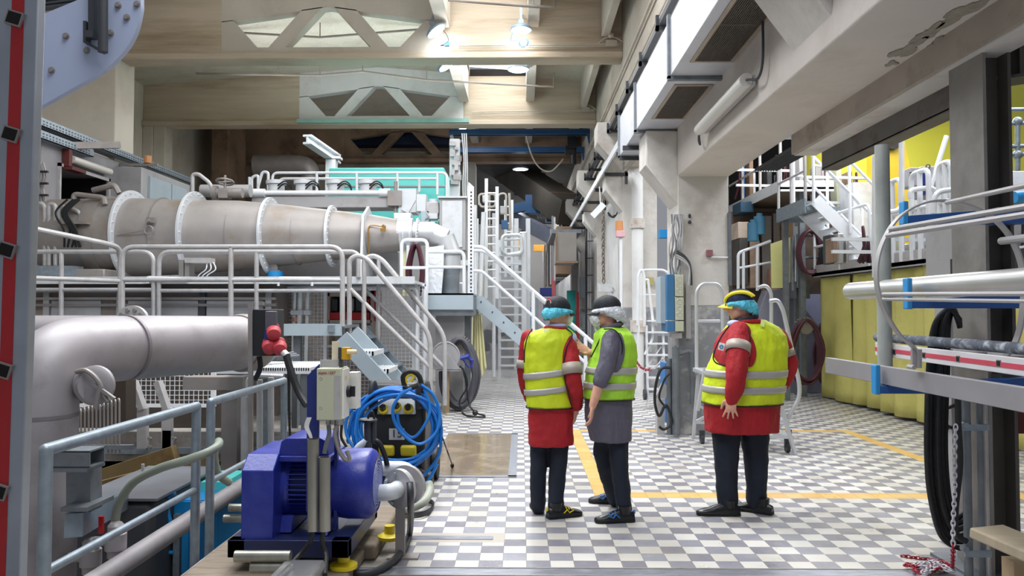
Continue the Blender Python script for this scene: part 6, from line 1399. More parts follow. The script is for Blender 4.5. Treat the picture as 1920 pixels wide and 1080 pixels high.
# tall hoops in front of the yellow hood
for k, (pts, Y, lab) in enumerate(((((1640, 520), (1640, 290), (1652, 275), (1680, 250), (1690, 255), (1691, 395), (1650, 400)), 10.4, 'tall white hooped handrail before the yellow hood'), (((1706, 372), (1706, 358), (1722, 354), (1748, 352), (1760, 365), (1762, 400)), 10.3, 'low white hoop rail before the yellow hood'), (((1750, 400), (1752, 360), (1790, 355), (1800, 365)), 9.6, 'white hoop rail vanishing behind the steel column'), (((1740, 400), (1745, 350), (1775, 255)), 11, 'slanting white tube rail before the yellow hood'))):
    railing('hood_railing', lab, [bend([g(x, y, Y) for x, y in pts], .12)], [], r=.034, material=rail_white)
yh = 15.2; X = lambda p_, Y_=yh: W(p_, 0, Y_).x; Z = lambda p_, Y_=yh: W(0, p_, Y_).z
t = thing('yellow_hood', 'huge bright yellow machine hood rising behind the railings', 'hood', (X(1800), yh, Z(330)))
b = MB(); b.box(X(1655), X(2050), yh, yh+2, Z(345), Z(243)); b.prism([(yh, Z(243)), (yh+.9, Z(150)+.35), (yh+2, Z(150)+.35), (yh+2, Z(243))], 'x', X(1560), X(2050)); b.build('panel', yellow_paint, t)
b = MB(); b.box(X(1560), X(1655), yh+.3, yh+1.8, Z(345), Z(243)); b.build('side_panel', yellow_paint, t)
t = thing('yellow_gearbox', 'darker yellow machine casing with a round black opening', 'machine', (X(1680, 13), 13, 3))
b = MB(); b.prism([(X(1650, 13.2), 2.3), (X(1722, 13.2), 2.3), (X(1702, 13.2), Z(320, 13.2)), (X(1690, 13.2), Z(262, 13.2)), (X(1650, 13.2), Z(262, 13.2))], 'y', 13.2, 13.8); b.build('casing', mat('ochre_yellow', hexc('c9a91c'), .5, var=.1), t)
b = MB(); q = g(1676, 262, 13.1); b.cyl(q, q+V((0, .1, 0)), .16, n=24); b.build('opening', black_rubber, t)
# machine block on the deck with boxes, gauge, tubes
t = thing('deck_machine', 'grey machine body crowded with tubes on the deck', 'machine', (8, 12, 2.3))
b = MB(); b.box(6.2, 12, 11.2, 12.2, 2.3, Z(372, 11.2)); b.build('body', panel_grey, t)
b = MB(); b.box(5.9, 12, 13.6, 14.2, 2.3, Z(345, 13.6)); b.build('rear_beam', frame_white, t)
rr = random.Random(31)
for k in range(14):
    x = 6.0+k*.28; b = MB(); z = rr.uniform(2.6, 3.3); b.cyl((x, 11.1, 2.3), (x, 11.1, z), rr.uniform(.03, .08), n=12); b.cyl((x-.1, 11.0, z-.1), (x+.18, 11.0, z-.1), .05, n=12); b.build('fitting', [frame_white, stainless, rail_grey][k % 3], t)
for k in range(8):
    x = 5.9+k*.3; b = MB(); b.path(spline([(x, 10.9, 2.35), (x+rr.uniform(-.1, .1), 10.8, 2.7), (x+rr.uniform(.0, .3), 10.8, 2.95), (x+.3, 10.9, 2.5)]), .018, 6); b.build('tube', [black_rubber, rail_white, maroon_hose][k % 3], t)
g = lambda x, y, Y_=11.0: W(x, y, Y_)
for (x0, x1, y0, y1, m_, lab) in ((1702, 1722, 318, 352, panel_grey, 'grey box with black hole pattern beside the navy door'), (1722, 1755, 316, 372, panel_grey, 'grey control cabinet with navy door and a lifting ring'), (1755, 1790, 320, 372, blue_grey, 'pale panel with a round double-pip gauge'), (1885, 1960, 325, 380, frame_white, 'pale machine casing seen past the steel column')):
    t = thing('deck_cabinet', lab, 'cabinet', tuple(g((x0+x1)/2, y1)))
    b = MB(); b.box(g(x0, 0).x, g(x1, 0).x, 11.0, 11.35, g(0, y1).z, g(0, y0).z); b.build('body', m_, t, bev=.01)
    if x0 == 1722:
        b = MB(); b.box(g(1722, 0).x, g(1737, 0).x, 10.97, 11.0, g(0, 368).z, g(0, 322).z); b.build('door', navy, t)
        b = MB(); b.torus(g(1740, 312), .028, .008, (0, 1, 0), 16, 5); b.build('lifting_ring', dark_grey_paint, t)
    if x0 == 1702:
        b = MB()
        for i in range(3):
            for j in range(6): q = g(1698+8+i*2.6, 324+j*4.4); b.cyl(q+V((0, -.012, 0)), q+V((0, .01, 0)), .009, n=8)
        b.build('hole_pattern', black_plastic, t)
    if x0 == 1755:
        q = g(1766, 341); b = MB(); b.lathe([(.085, 0), (.085, -.04), (.07, -.05)], q, (0, 1, 0), 24); b.build('gauge', rail_white, t); b = MB(); b.box(g(1758, 0).x, g(1790, 0).x, 10.98, 11, g(0, 328).z, g(0, 322).z); b.build('blue_strip', bright_blue, t)
t = thing('blue_cap_pipe', 'white pipe end with a bright blue cap past the steel column', 'pipe', tuple(g(1905, 368, 8)))
b = MB(); b.path([g(1902, 370, 8), g(1940, 366, 8)], .06, 20); b.build('cap', mat('cyan_cap', hexc('2f9ae0'), .4), t); b = MB(); b.path([g(1940, 366, 8), g(1990, 362, 8)], .075, 20); b.build('pipe', rail_white, t)
b = MB()
for y in (206, 232, 275, 290): b.cyl(W(1876, y, 9.5), W(1990, y-2, 9.5), .026, n=10)
b.cyl(W(1908, 228, 9.5), W(1908, 320, 9.5), .03, n=10)
for y in (228, 290): b.ell(W(1908, y, 9.5), (.06, .05, .06))
tag(b.build('tube_scaffold', galv), 'galvanized clamp tube railing before the yellow hood past the column', 'railing')

# ================================================================ gear between the pillar and the curtain
g = lambda x, y, Y_=15: W(x, y, Y_)
t = thing('press_section', 'cluttered brown and grey machine side past the concrete pillar', 'machine', tuple(g(1420, 560, 15.6)))
Y = 15.6; X = lambda p_: W(p_, 0, Y).x; Z = lambda p_: W(0, p_, Y).z
b = MB(); b.box(X(1378), X(1600), Y+.6, Y+1, 0, Z(392)); b.build('back_wall', mat('mottled_brown', hexc('6a5a50'), .8, var=.35, scale=4), t)
b = MB(); b.box(X(1430), X(1448), Y+.2, Y+.3, Z(560), Z(405)); b.box(X(1452), X(1464), Y+.2, Y+.3, Z(560), Z(400)); b.build('perforated_plate', mat('perforated_grey', hexc('a19a95'), .6, .2, var=.35, scale=60), t)
for k, (x0, x1, y0, y1, m_) in enumerate(((1380, 1400, 418, 448, 'd0bfae'), (1383, 1398, 448, 535, '5a5652'), (1402, 1420, 452, 540, 'b59a86'), (1466, 1482, 418, 450, 'c8a584'), (1440, 1452, 505, 545, 'd0a48c'), (1482, 1500, 415, 560, 'd8dce4'), (1385, 1410, 380, 400, '2a4a60'))):
    b = MB(); b.box(X(x0), X(x1), Y, Y+.6, Z(y1), Z(y0)); b.build('block', mat('press_block_%s' % m_, hexc(m_), .7, var=.15, scale=5), t, bev=.01)
for k, (x, y) in enumerate(((1412, 430), (1424, 418))):
    b = MB(); b.cyl(g(x, y+22), g(x, y-12), .11, n=18); b.cyl(g(x, y-12), g(x, y-18), .06, n=12)
    tag(b.build('blue_actuator', mat('petrol_blue', hexc('3d7390'), .45)), ['petrol blue cylinder nearer the pillar on the brown machine', 'petrol blue cylinder nearer the perforated plate on the brown machine'][k], 'cylinder')
b = MB(); b.box(g(1235, 0, 13).x, g(1258, 0, 13).x, 13, 13.2, g(0, 447, 13).z, g(0, 432, 13).z); tag(b.build('blue_beam', bright_blue), 'bright blue beam glimpsed between the two white pillars', 'beam')
railing('side_railing', 'white railing sloping beside the brown machine', [bend([g(1384, 545), g(1384, 474), g(1445, 452)], .08)], [(g(1394, 470), g(1394, 545)), (g(1420, 462), g(1420, 545))], mids=[[g(1384, 503), g(1445, 492)]], r=.03, material=rail_white)
b = MB(); P_ = [g(x, y, 14.6) for x, y in ((1445, 457), (1482, 445), (1482, 528), (1470, 540), (1447, 540))]; b.prism([(p.x, p.z) for p in P_], 'y', 14.6, 14.62)
tag(b.build('hanging_cloth', mat('lime_cloth', hexc('d2d18c'), .8, var=.05)), 'stiff pale yellow sheet hanging on the railing by the brown machine', 'sheet')
railing('side_railing', 'dark grey frame holding the upper maroon hose coil', [[g(1487, 545, 14.4), g(1487, 442, 14.4)], [g(1494, 442, 14.4), g(1542, 440, 14.4)]], [(g(1496, 442, 14.4), g(1496, 540, 14.4)), (g(1548, 440, 14.4), g(1548, 520, 14.4))], mids=[[g(1494, 483, 14.4), g(1545, 483, 14.4)]], r=.03, material=galv_dark)
hose_coil(1517, 475, 14.3, 25, 42, 4, .03, maroon_hose, 'upper maroon hose coil hanging on the dark grey frame', seed=6, wob=.2)
hose_coil(1562, 480, 14.1, 26, 40, 3, .022, black_rubber, 'thin black hose coil behind the open tread stair', seed=8, wob=.3)
t = thing('side_platform', 'dusty grey platform edge next to the curtain top', 'platform', tuple(g(1520, 540, 14.4)))
b = MB(); b.box(g(1490, 0, 14.4).x, DKX, 14.5, 15.2, g(0, 560, 14.4).z, g(0, 528, 14.4).z); b.build('edge', galv_dark, t)
b = MB(); b.box(g(1492, 0, 14.4).x, g(1500, 0, 14.4).x, 14.6, 14.7, 0, g(0, 560, 14.4).z); b.build('leg', galv_dark, t)
lil = mat('lilac_grey_panel', hexc('8b8b9c'), .45, .1, var=.06)
t = thing('sloped_guard', 'large sloping lilac grey guard panel behind the hose coils', 'guard', tuple(g(1500, 735, 14.9)))
b = MB(); q = [g(x, y, 14.9) for x, y in ((1440, 545), (1480, 540), (1548, 625), (1548, 742), (1410, 742), (1410, 620))]; b.prism([(p.x, max(p.z, 0)) for p in q], 'y', 14.95, 15.3); b.build('panel', lil, t, bev=.01)
b = MB(); b.bar(g(1476, 735, 14.9), g(1476, 560, 14.9), .03, .04); b.build('edge_strip', dark_grey_paint, t)
b = MB(); b.box(g(1490, 0, 15.5).x, g(1560, 0, 15.5).x, 15.45, 15.5, 0, g(0, 552, 15.5).z); tag(b.build('lilac_screen', mat('pale_lilac', hexc('c3c8ee'), .5, var=.06)), 'pale lilac panel glowing beside the yellow curtain', 'panel')
hose_coil(1508, 662, 13.9, 30, 62, 7, .026, maroon_hose, 'large maroon hose coil hanging before the lilac guard', hook=1.0, seed=12, wob=.25)
hose_coil(1548, 664, 14.45, 22, 60, 4, .026, maroon_hose, 'second maroon hose coil half hidden by the yellow curtain', hook=.8, seed=13, wob=.25)

# ================================================================ pillar gear: cabinets, cables, platform ladders
Y = 9.7; X = lambda p_, Y_=Y: W(p_, 0, Y_).x; Z = lambda p_, Y_=Y: W(0, p_, Y_).z
t = thing('distribution_cabinet', 'slim blue and grey distribution cabinets fixed beside the pillar', 'cabinet', (X(1255), Y, Z(625)))
b = MB(); b.box(X(1238), X(1247), Y+.1, Y+.45, Z(606), Z(518)); b.build('side_panel', blue_grey, t)
b = MB(); b.box(X(1247), X(1261), Y+.0, Y+.4, Z(600), Z(515)); b.box(X(1247), X(1261), Y, Y+.4, Z(622), Z(602)); b.build('blue_door', mat('cabinet_blue', hexc('3a6f9c'), .45), t, bev=.005)
b = MB()
for y0, y1 in ((516, 556), (558, 600), (602, 621)): b.box(X(1262), X(1278), Y, Y+.3, Z(y1), Z(y0))
b.build('grey_housing', beige_box, t, bev=.006)
for (y0, y1) in ((520, 552), (562, 597)):
    for j in range(3):
        b = MB(); q = V((X(1270), Y-.0, Z(y0+4+j*(y1-y0)/3))); b.torus(q, .03, .004, (0, 1, 0), 16, 4); b.build('knock_out', rail_grey, t)
b = MB(); b.box(X(1258), X(1276), Y+.05, Y+.25, Z(634), Z(624)); b.build('cable_duct', rail_grey, t)
t = thing('cable_bundle', 'thick tangle of pale cables running down the pillar into the cabinets', 'cables', (X(1265), Y, Z(515)))
rr = random.Random(17)
for k in range(12):
    b = MB(); x = 1258+k*1.9; pts = [W(x+rr.uniform(-2, 4), 402, Y+.15), W(x+rr.uniform(-5, 5), 430, Y+.1), W(x+rr.uniform(-6, 4), 460, Y+.06), W(x+rr.uniform(-4, 4), 490, Y+.1), W(x-1+rr.uniform(-2, 2), 516, Y+.12)]
    b.path(spline(pts), .011, 6); b.build('cable', rail_grey if k % 3 else galv_dark, t)
for k in range(4):
    b = MB(); b.path(spline([W(1268, 470+k*4, Y), W(1282, 478+k*4, Y), W(1292, 492+k*3, Y), W(1296-k, 512, Y), W(1297-k*2, 535, Y)]), .012, 6); b.build('cable', dark_grey_paint if k < 2 else rail_grey, t)
t = thing('cable_duct', 'vertical grey cable duct and pipe on the near face of the pillar', 'duct', (X(1290), 9.85, 0))
b = MB(); b.box(X(1286), X(1295), 9.82, 9.9, Z(635), Z(488)); b.build('cover', rail_grey, t)
b = MB(); b.path(bend([(X(1297), 9.84, .4), (X(1297), 9.84, Z(655)), (X(1270), 9.8, Z(665)), (X(1262), 9.8, Z(650))], .1), .03, 10); b.path([(X(1264), 9.75, 0.02), (X(1264), 9.75, Z(650))], .05, 14); b.path([(X(1253), 9.8, 0.02), (X(1253), 9.8, Z(672))], .035, 12); b.build('conduit', galv_dark, t)
t = thing('floor_stub_post', 'short grey steel post with looping black cables by the pillar foot', 'post', (X(1240), 9.9, 0))
b = MB(); b.box(X(1233), X(1247), 9.9, 10.05, 0, Z(750)); b.bar((X(1236), 10, Z(755)), (X(1254), 10, Z(725)), .12, .12); b.build('post', rail_grey, t)
b = MB(); c = lambda x, y: W(x, y, 9.7); b.path(spline([c(1258, 690), c(1240, 692), c(1230, 720), c(1228, 755), c(1236, 780), c(1248, 760), c(1258, 780), c(1259, 795), c(1245, 805), c(1236, 800)], 8), .018, 8); b.path(spline([c(1256, 700), c(1246, 712), c(1236, 745), c(1250, 765)], 8), .014, 8); b.build('cable', black_rubber, t)
t = thing('blue_bin', 'blue plastic bin half hidden behind the cabinets on the floor', 'bin', (X(1250, 11), 11, 0))
b = MB(); b.box(X(1243, 11), X(1262, 11), 11, 11.4, 0, Z(680, 11)); b.build('body', mat('blue_bin', hexc('2f6fae'), .5), t)
b = MB(); q = W(1329, 475, 9.89); b.box(q.x-.035, q.x+.035, 9.82, 9.9, q.z-.04, q.z+.04); b.mi = 1; b.cyl((q.x+0, 9.88, q.z-.05), (q.x+.27, 9.88, q.z-.055), .01, n=6)
tag(b.build('wall_socket', [mat('dusty_maroon', hexc('8a5a60'), .6), rail_white]), 'small dusty maroon box with thin pipe on the pillar face', 'box')
b = MB(); b.box(X(1368), X(1374), 9.86, 9.9, Z(535), Z(398)); tag(b.build('corner_channel', galv_dark), 'thin steel channel down the far edge of the pillar face', 'channel')
b = MB(); q = W(1293, 405, 9.88); b.ell(q, (.02, .01, .03)); b.ell(q+V((0, 0, -.08)), (.025, .01, .025)); tag(b.build('pillar_hole', dark_grey_paint), 'small dark fixing holes on the pillar face', 'hole')
# down pipe, chain, signal lamp on the next pillars
t = thing('down_pipe', 'white rainwater down pipe with a collar on the second pillar', 'pipe', (2.15, 14.9, 0))
b = MB(); x = W(1193, 0, 14.9).x; b.cyl((x, 14.9, 0), (x, 14.9, 4.3), .11, n=24); b.build('pipe', white_paint, t)
for y0, y1 in ((412, 430), (600, 622)): b = MB(); b.cyl((x, 14.9, W(0, y1, 14.9).z), (x, 14.9, W(0, y0, 14.9).z), .15, n=24); b.build('collar', mat('stained_collar', hexc('cdc8c0'), .7, dirt=hexc('a5663a'), dirt_amt=.6, dirt_scale=9), t)
t = thing('signal_lamp', 'amber and pink signal lamp on a thin white pole', 'lamp', (W(1166, 0, 14).x, 14, 0))
q = W(1161, 445, 14); b = MB(); b.cyl((q.x+.03, 14, 0), (q.x+.03, 14, q.z), .03, n=12); b.build('pole', rail_white, t)
b = MB(); b.box(q.x-.06, q.x+.1, 13.93, 14.07, q.z, q.z+.12); b.build('pink_box', mat('dusty_pink', hexc('cfa3ab'), .6), t, bev=.01)
b = MB(); b.cyl((q.x, 14, q.z+.12), (q.x, 14, q.z+.3), .07, n=18); b.build('amber_lens', orange_glass, t)
b = chain([W(1131, 368, 16), W(1131, 420, 16), W(1131, 480, 16), W(1132, 530, 16)], 0, 1, 1, L=.12, r=.014)
tag(b.build('hoist_chain', mat('dirty_chain', hexc('8d857c'), .5, .5)), 'hanging steel hoist chain in front of the third pillar', 'chain')
b = MB(); q = W(1134, 538, 16); b.box(q.x-.15, q.x+.15, 15.9, 16.1, q.z-.1, q.z+.06); b.cyl(q+V((.1, 0, 0)), q+V((.2, 0, -.12)), .05, n=10); tag(b.build('chain_hoist', frame_white), 'white chain hoist body at the lower end of the chain', 'hoist')
t = thing('tube_light', 'white tube light hanging crookedly below the cable tray', 'light fixture', tuple(W(1120, 400, 15)))
b = MB(); b.bar(W(1110, 406, 15), W(1132, 383, 15), .09, .12); b.build('cover', rail_white, t); b = MB(); b.path([W(1126, 385, 15), W(1124, 350, 15)], .01, 5); b.build('wire', rail_white, t)
b = MB(); rr = random.Random(3)
for k in range(4): b.path(spline([W(1140, 398, 15.9), W(1142+k*2, 404+k, 15.9), W(1150, 408-k, 15.9), W(1156, 402, 15.9), W(1158, 394, 15.9)]), .014, 5)
tag(b.build('looped_cable', dark_grey_paint), 'small loops of dark cable on the white wall by the chain', 'cable')
b = MB(); q = W(1217, 527, 15.0); b.box(q.x-.09, q.x+.09, 15.0, 15.05, q.z-.07, q.z+.07); tag(b.build('notice_plate', mat('olive_plate', hexc('a39c62'), .6)), 'small olive notice plate on the second pillar', 'sign')

def hoop_ladder(o, xs_, Y, lab, tall, name='platform_ladder'):
    t = thing(name, lab, 'ladder', tuple(WZ(*o)))
    return t
alu = mat('ladder_aluminium', hexc('ccced2'), .35, .5, var=.06)
t = thing('platform_ladder', 'wheeled aluminium platform ladder behind the man in the blue cap', 'ladder', (X(1400, 8.9), 8.9, 0))
g = lambda x, y, Y_=9.0: W(x, y, Y_)
for k, Y_ in enumerate((9.35, 8.75)):
    q = lambda x, y: W(x, y, Y_); s_ = 0 if k == 0 else 0
    if k == 0:
        b = MB(); b.path(bend([q(1306, 700), q(1306, 545), q(1316, 532), q(1346, 532), q(1354, 545), q(1356, 705)], .1), .022, 12); b.build('guard_hoop', alu, t)
        b = MB(); b.path(bend([q(1420, 540), q(1436, 534), q(1446, 548), q(1446, 660)], .08), .022, 12); b.build('guard_hoop', alu, t)
    b = MB()
    if k == 0: b.path(bend([q(1356, 570), q(1366, 564), q(1374, 575), q(1384, 640), q(1384, 700)], .06), .02, 12)
    else: b.path(bend([q(1443, 565), q(1458, 562), q(1468, 580), q(1499, 720), q(1499, 745), q(1475, 790)], .09), .024, 12)
    b.build('handrail', alu, t)
b = MB(); b.bar(g(1310, 690, 9.3), g(1300, 820, 9.3), .06, .03, up=(1, 0, 0)); b.build('leg', alu, t)
b = MB(); b.bar(g(1322, 690, 8.8), g(1308, 770, 8.8), .06, .03, up=(1, 0, 0)); b.build('leg', alu, t)
for a, c in (((1448, 705), (1491, 852)), ((1430, 690), (1462, 806))):
    b = MB(); b.bar(g(*a, 8.6 if c[0] > 1480 else 9.3), g(*c, 8.55 if c[0] > 1480 else 9.3), .07, .03, up=(1, 0, 0)); b.build('leg', alu, t)
b = MB(); z = g(0, 692, 9.0).z; b.box(g(1306, 0).x, g(1450, 0).x, 8.75, 9.35, z-.05, z); b.build('platform', alu, t, bev=.006)
for y in (602, ): b = MB(); b.cyl(g(1307, y, 9.35), g(1350, y, 9.35), .02, n=10); b.build('rail', alu, t)
for a, c in (((1312, 762), (1345, 778)), ((1306, 790), (1345, 770)), ((1306, 792), (1345, 792)), ((1440, 818), (1480, 820))):
    b = MB(); b.bar(g(*a, 9.2 if a[0] < 1400 else 8.6), g(*c, 9.2 if a[0] < 1400 else 8.6), .05, .03); b.build('brace', alu, t)
for k in range(4):
    f = (k+1)/5; b = MB(); a = g(1448+43*f, 705+147*f, 8.6); b.box(a.x-.1, a.x+.04, 8.6, 9.3, a.z, a.z+.03); b.build('step', alu, t)
for x, y, Y_ in ((1310, 812, 9.25), (1467, 842, 8.7), (1470, 812, 9.3)):
    b = MB(); q = WZ(x, y, .055); b.cyl((W(x, 0, Y_).x-.02, Y_, .055), (W(x, 0, Y_).x+.02, Y_, .055), .055, n=18); b.box(W(x, 0, Y_).x-.03, W(x, 0, Y_).x+.03, Y_-.02, Y_+.02, .06, .16); b.build('castor', dark_grey_paint, t)
t = thing('platform_ladder', 'white platform ladder with chain standing against the second pillar', 'ladder', (W(1225, 0, 12.5).x, 12.5, 0))
g = lambda x, y, Y_=12.6: W(x, y, Y_)
b = MB(); b.path(bend([g(1196, 610), g(1197, 515), g(1203, 504), g(1208, 515), g(1209, 612)], .06), .024, 10); b.path(bend([g(1199, 510), g(1208, 506), g(1245, 506), g(1256, 516), g(1258, 560)], .08), .02, 10); b.build('guard_hoop', rail_white, t)
b = MB(); b.path(bend([g(1209, 525), g(1215, 524), g(1224, 600), g(1224, 635), g(1209, 665)], .08), .022, 10); b.build('handrail', rail_white, t)
for a, c in (((1212, 610), (1215, 752)), ((1243, 605), (1246, 745)), ((1198, 610), (1185, 725))):
    b = MB(); b.bar(g(*a), V((g(*c).x, 12.6, 0.02)), .07, .03, up=(1, 0, 0)); b.build('leg', rail_white, t)
for k in range(7):
    y = 600+k*21; b = MB(); b.box(g(1210, 0).x, g(1246, 0).x, 12.5, 12.66, g(0, y+3).z, g(0, y).z); b.build('step', rail_white, t)
for a, c in (((1190, 690), (1215, 700)), ((1190, 720), (1240, 650)), ((1196, 552), (1240, 552))):
    b = MB(); b.bar(g(*a), g(*c), .03, .02); b.build('brace', rail_white, t)
b = MB(); b.cyl(g(1209, 740)+V((-.02, 0, 0)), g(1209, 740)+V((.02, 0, 0)), .09, n=16); b.build('castor', dark_grey_paint, t)
b = chain([g(1190, 672, 12.3), g(1203, 690, 12.3), g(1220, 693, 12.3), g(1236, 682, 12.3), g(1246, 665, 12.3)], 0, 1, .5, L=.06, r=.008)
tag(b.build('barrier_chain', [red_chain, white_chain]), 'red and white chain slung across the white platform ladder', 'chain')

# machinery seen over the walkway and behind the open tread stair
def clutter(name, lab, px0, px1, py0, py1, Y, n, seed, mats):
    rr = random.Random(seed); c = W((px0+px1)/2, py1, Y); t = thing(name, lab, 'machine', tuple(c))
    for k in range(n):
        x = px0+(px1-px0)*(k+.5)/n+rr.uniform(-4, 4); w_ = (px1-px0)/n*rr.uniform(.35, .9); top = py0+(py1-py0)*rr.uniform(0, .5); m_ = mats[rr.randrange(len(mats))]; kind_ = rr.random()
        b = MB(); a, d = W(x-w_/2, py1, Y), W(x+w_/2, top, Y); yy = Y+rr.uniform(-.25, .4)
        if kind_ < .45: b.box(a.x, d.x, yy, yy+.3, a.z, d.z); b.build('casing', m_, t, bev=.01)
        elif kind_ < .8:
            r_ = (d.x-a.x)/2*.6; b.cyl(((a.x+d.x)/2, yy, a.z), ((a.x+d.x)/2, yy, d.z), r_, n=14); b.cyl(((a.x+d.x)/2-r_*2, yy, d.z-.1), ((a.x+d.x)/2+r_*2, yy, d.z-.1), r_*.8, n=12); b.build('cylinder', m_, t)
        else:
            b.path(spline([(a.x, yy-.1, a.z), (a.x+.05, yy-.2, (a.z+d.z)/2), (d.x, yy-.15, d.z), (d.x+.05, yy-.1, a.z)]), .022, 6); b.build('hose', black_rubber if k % 2 else maroon_hose, t)
    for k in range(2):
        y = py0+(py1-py0)*(.35+.35*k); b = MB(); b.bar(W(px0, y, Y-.3), W(px1, y+2, Y-.3), .06, .05); b.build('cross_rail', rail_white, t)
    return t
cm = [panel_grey, frame_white, dull_steel, brown_dirty, stainless, crane_blue, dark_grey_paint, beige_box]
clutter('calender_section', 'crowded grey machinery behind the railing of the long upper walkway', 1380, 1500, 290, 372, 16.5, 12, 5, cm)
clutter('winder_section', 'crowded metal machinery behind the open tread stair', 1500, 1650, 285, 420, 14.7, 15, 9, cm)
clutter('pressure_roll_section', 'tubes and fittings crowding the deck beside the black hoses', 1560, 1780, 425, 492, 11.6, 20, 14, cm)
# ================================================================ far aisle: ladders, cabinets, columns
g = lambda x, y, Y_: W(x, y, Y_)
def beamy(name, lab, cat, parts_, m):
    t = thing(name, lab, cat, tuple(parts_[0][1][0]))
    for nm, pts, r in parts_:
        b = MB(); b.path(pts, r, 8); b.build(nm, m, t)
    return t
Y = 12.7
t = thing('perforated_upright', 'tall perforated white upright beside the tall grey cabinet', 'upright', tuple(g(883, 555, Y)))
b = MB(); a = g(878, 0, Y).x; c = g(889, 0, Y).x; b.box(a, c, Y, Y+.06, g(0, 556, Y).z, g(0, 352, Y).z); b.prism([(a, g(0, 352, Y).z), (c, g(0, 352, Y).z), (a+.01, g(0, 343, Y).z)], 'y', Y, Y+.06); b.build('upright', rail_white, t)
b = MB()
for k in range(28): z = g(0, 362+k*6.8, Y).z; b.box(a+.04, c-.03, Y-.004, Y, z-.018, z+.012)
b.build('grille', dark_grey_paint, t)  # dark blocks on the face stand for the upright's slots
def ladder(x0, x1, y0, y1, Y, lab, n, r=.03, top=0, tread=False, name='access_ladder'):
    t = thing(name, lab, 'ladder', (g((x0+x1)/2, 0, Y).x, Y, max(0, g(0, y1, Y).z)))
    for x, e in ((x0, top), (x1, 0)):
        b = MB(); b.bar(V((g(x, 0, Y).x, Y, max(0.0, g(0, y1, Y).z))), g(x, y0-e, Y), .07, .05, up=(0, 1, 0)); b.build('stile', rail_white, t)
    for k in range(n):
        z = g(0, y0+14+(y1-y0-20)*k/n, Y).z; b = MB()
        if tread: b.box(g(x0, 0, Y).x, g(x1, 0, Y).x, Y-.1, Y+.1, z-.02, z+.02)
        else: b.cyl((g(x0, 0, Y).x, Y, z), (g(x1, 0, Y).x, Y, z), .02, n=8)
        b.build('tread' if tread else 'rung', rail_white, t)
    return t
ladder(937, 984, 450, 706, 18.6, 'wide white stair ladder with many flat treads down the aisle', 15, tread=True)
ladder(912, 932, 350, 560, 16.5, 'tall narrow white ladder rising highest beside the pale cloth', 12, top=15)
ladder(948, 960, 375, 520, 19.5, 'slim white ladder frame behind the blue box', 8)
beamy('safety_gate', 'square white safety gate at the head of the wide stair ladder', 'gate', [('frame', bend([g(942, 470, 18.4), g(942, 442, 18.4), g(977, 440, 18.4), g(979, 474, 18.4), g(950, 478, 18.4), g(942, 470, 18.4)], .1), .045), ('bar', [g(943, 450, 18.4), g(977, 448, 18.4)], .03), ('post', [g(983, 706, 18.5), g(983, 436, 18.5)], .07)], rail_white)
beamy('safety_hoop', 'rounded square hoop rail before a pale sign in the dark far bay', 'railing', [('hoop', bend([g(898, 384, 17), g(898, 364, 17), g(929, 364, 17), g(929, 388, 17), g(902, 388, 17), g(898, 380, 17)], .08), .025), ('post', [g(918, 500, 17), g(918, 360, 17)], .02)], mat('dusty_rail', hexc('b9b3ab'), .6))
beamy('safety_hoop', 'tall arched hoop rail behind the narrow white ladder', 'railing', [('hoop', bend([g(934, 430, 18), g(934, 364, 18), g(949, 362, 18), g(949, 430, 18)], .12), .025), ('post', [g(957, 430, 18), g(955, 362, 18)], .03)], MATS['dusty_rail'])
beamy('white_lattice_mast', 'slanted white flat bars with pale cloth between ladders', 'frame', [('bar', [g(899, 560, 15.5), g(907, 398, 15.5)], .05), ('bar', [g(890, 560, 15), g(890, 385, 15)], .05), ('bar', [g(926, 706, 17), g(926, 400, 17)], .04)], rail_white)
curtain(((903, 410), (910, 405), (903, 590), (893, 560)), 15.8, pale_cloth, 'slim pale cloth hanging between the white ladder frames', 2, amp=.03)
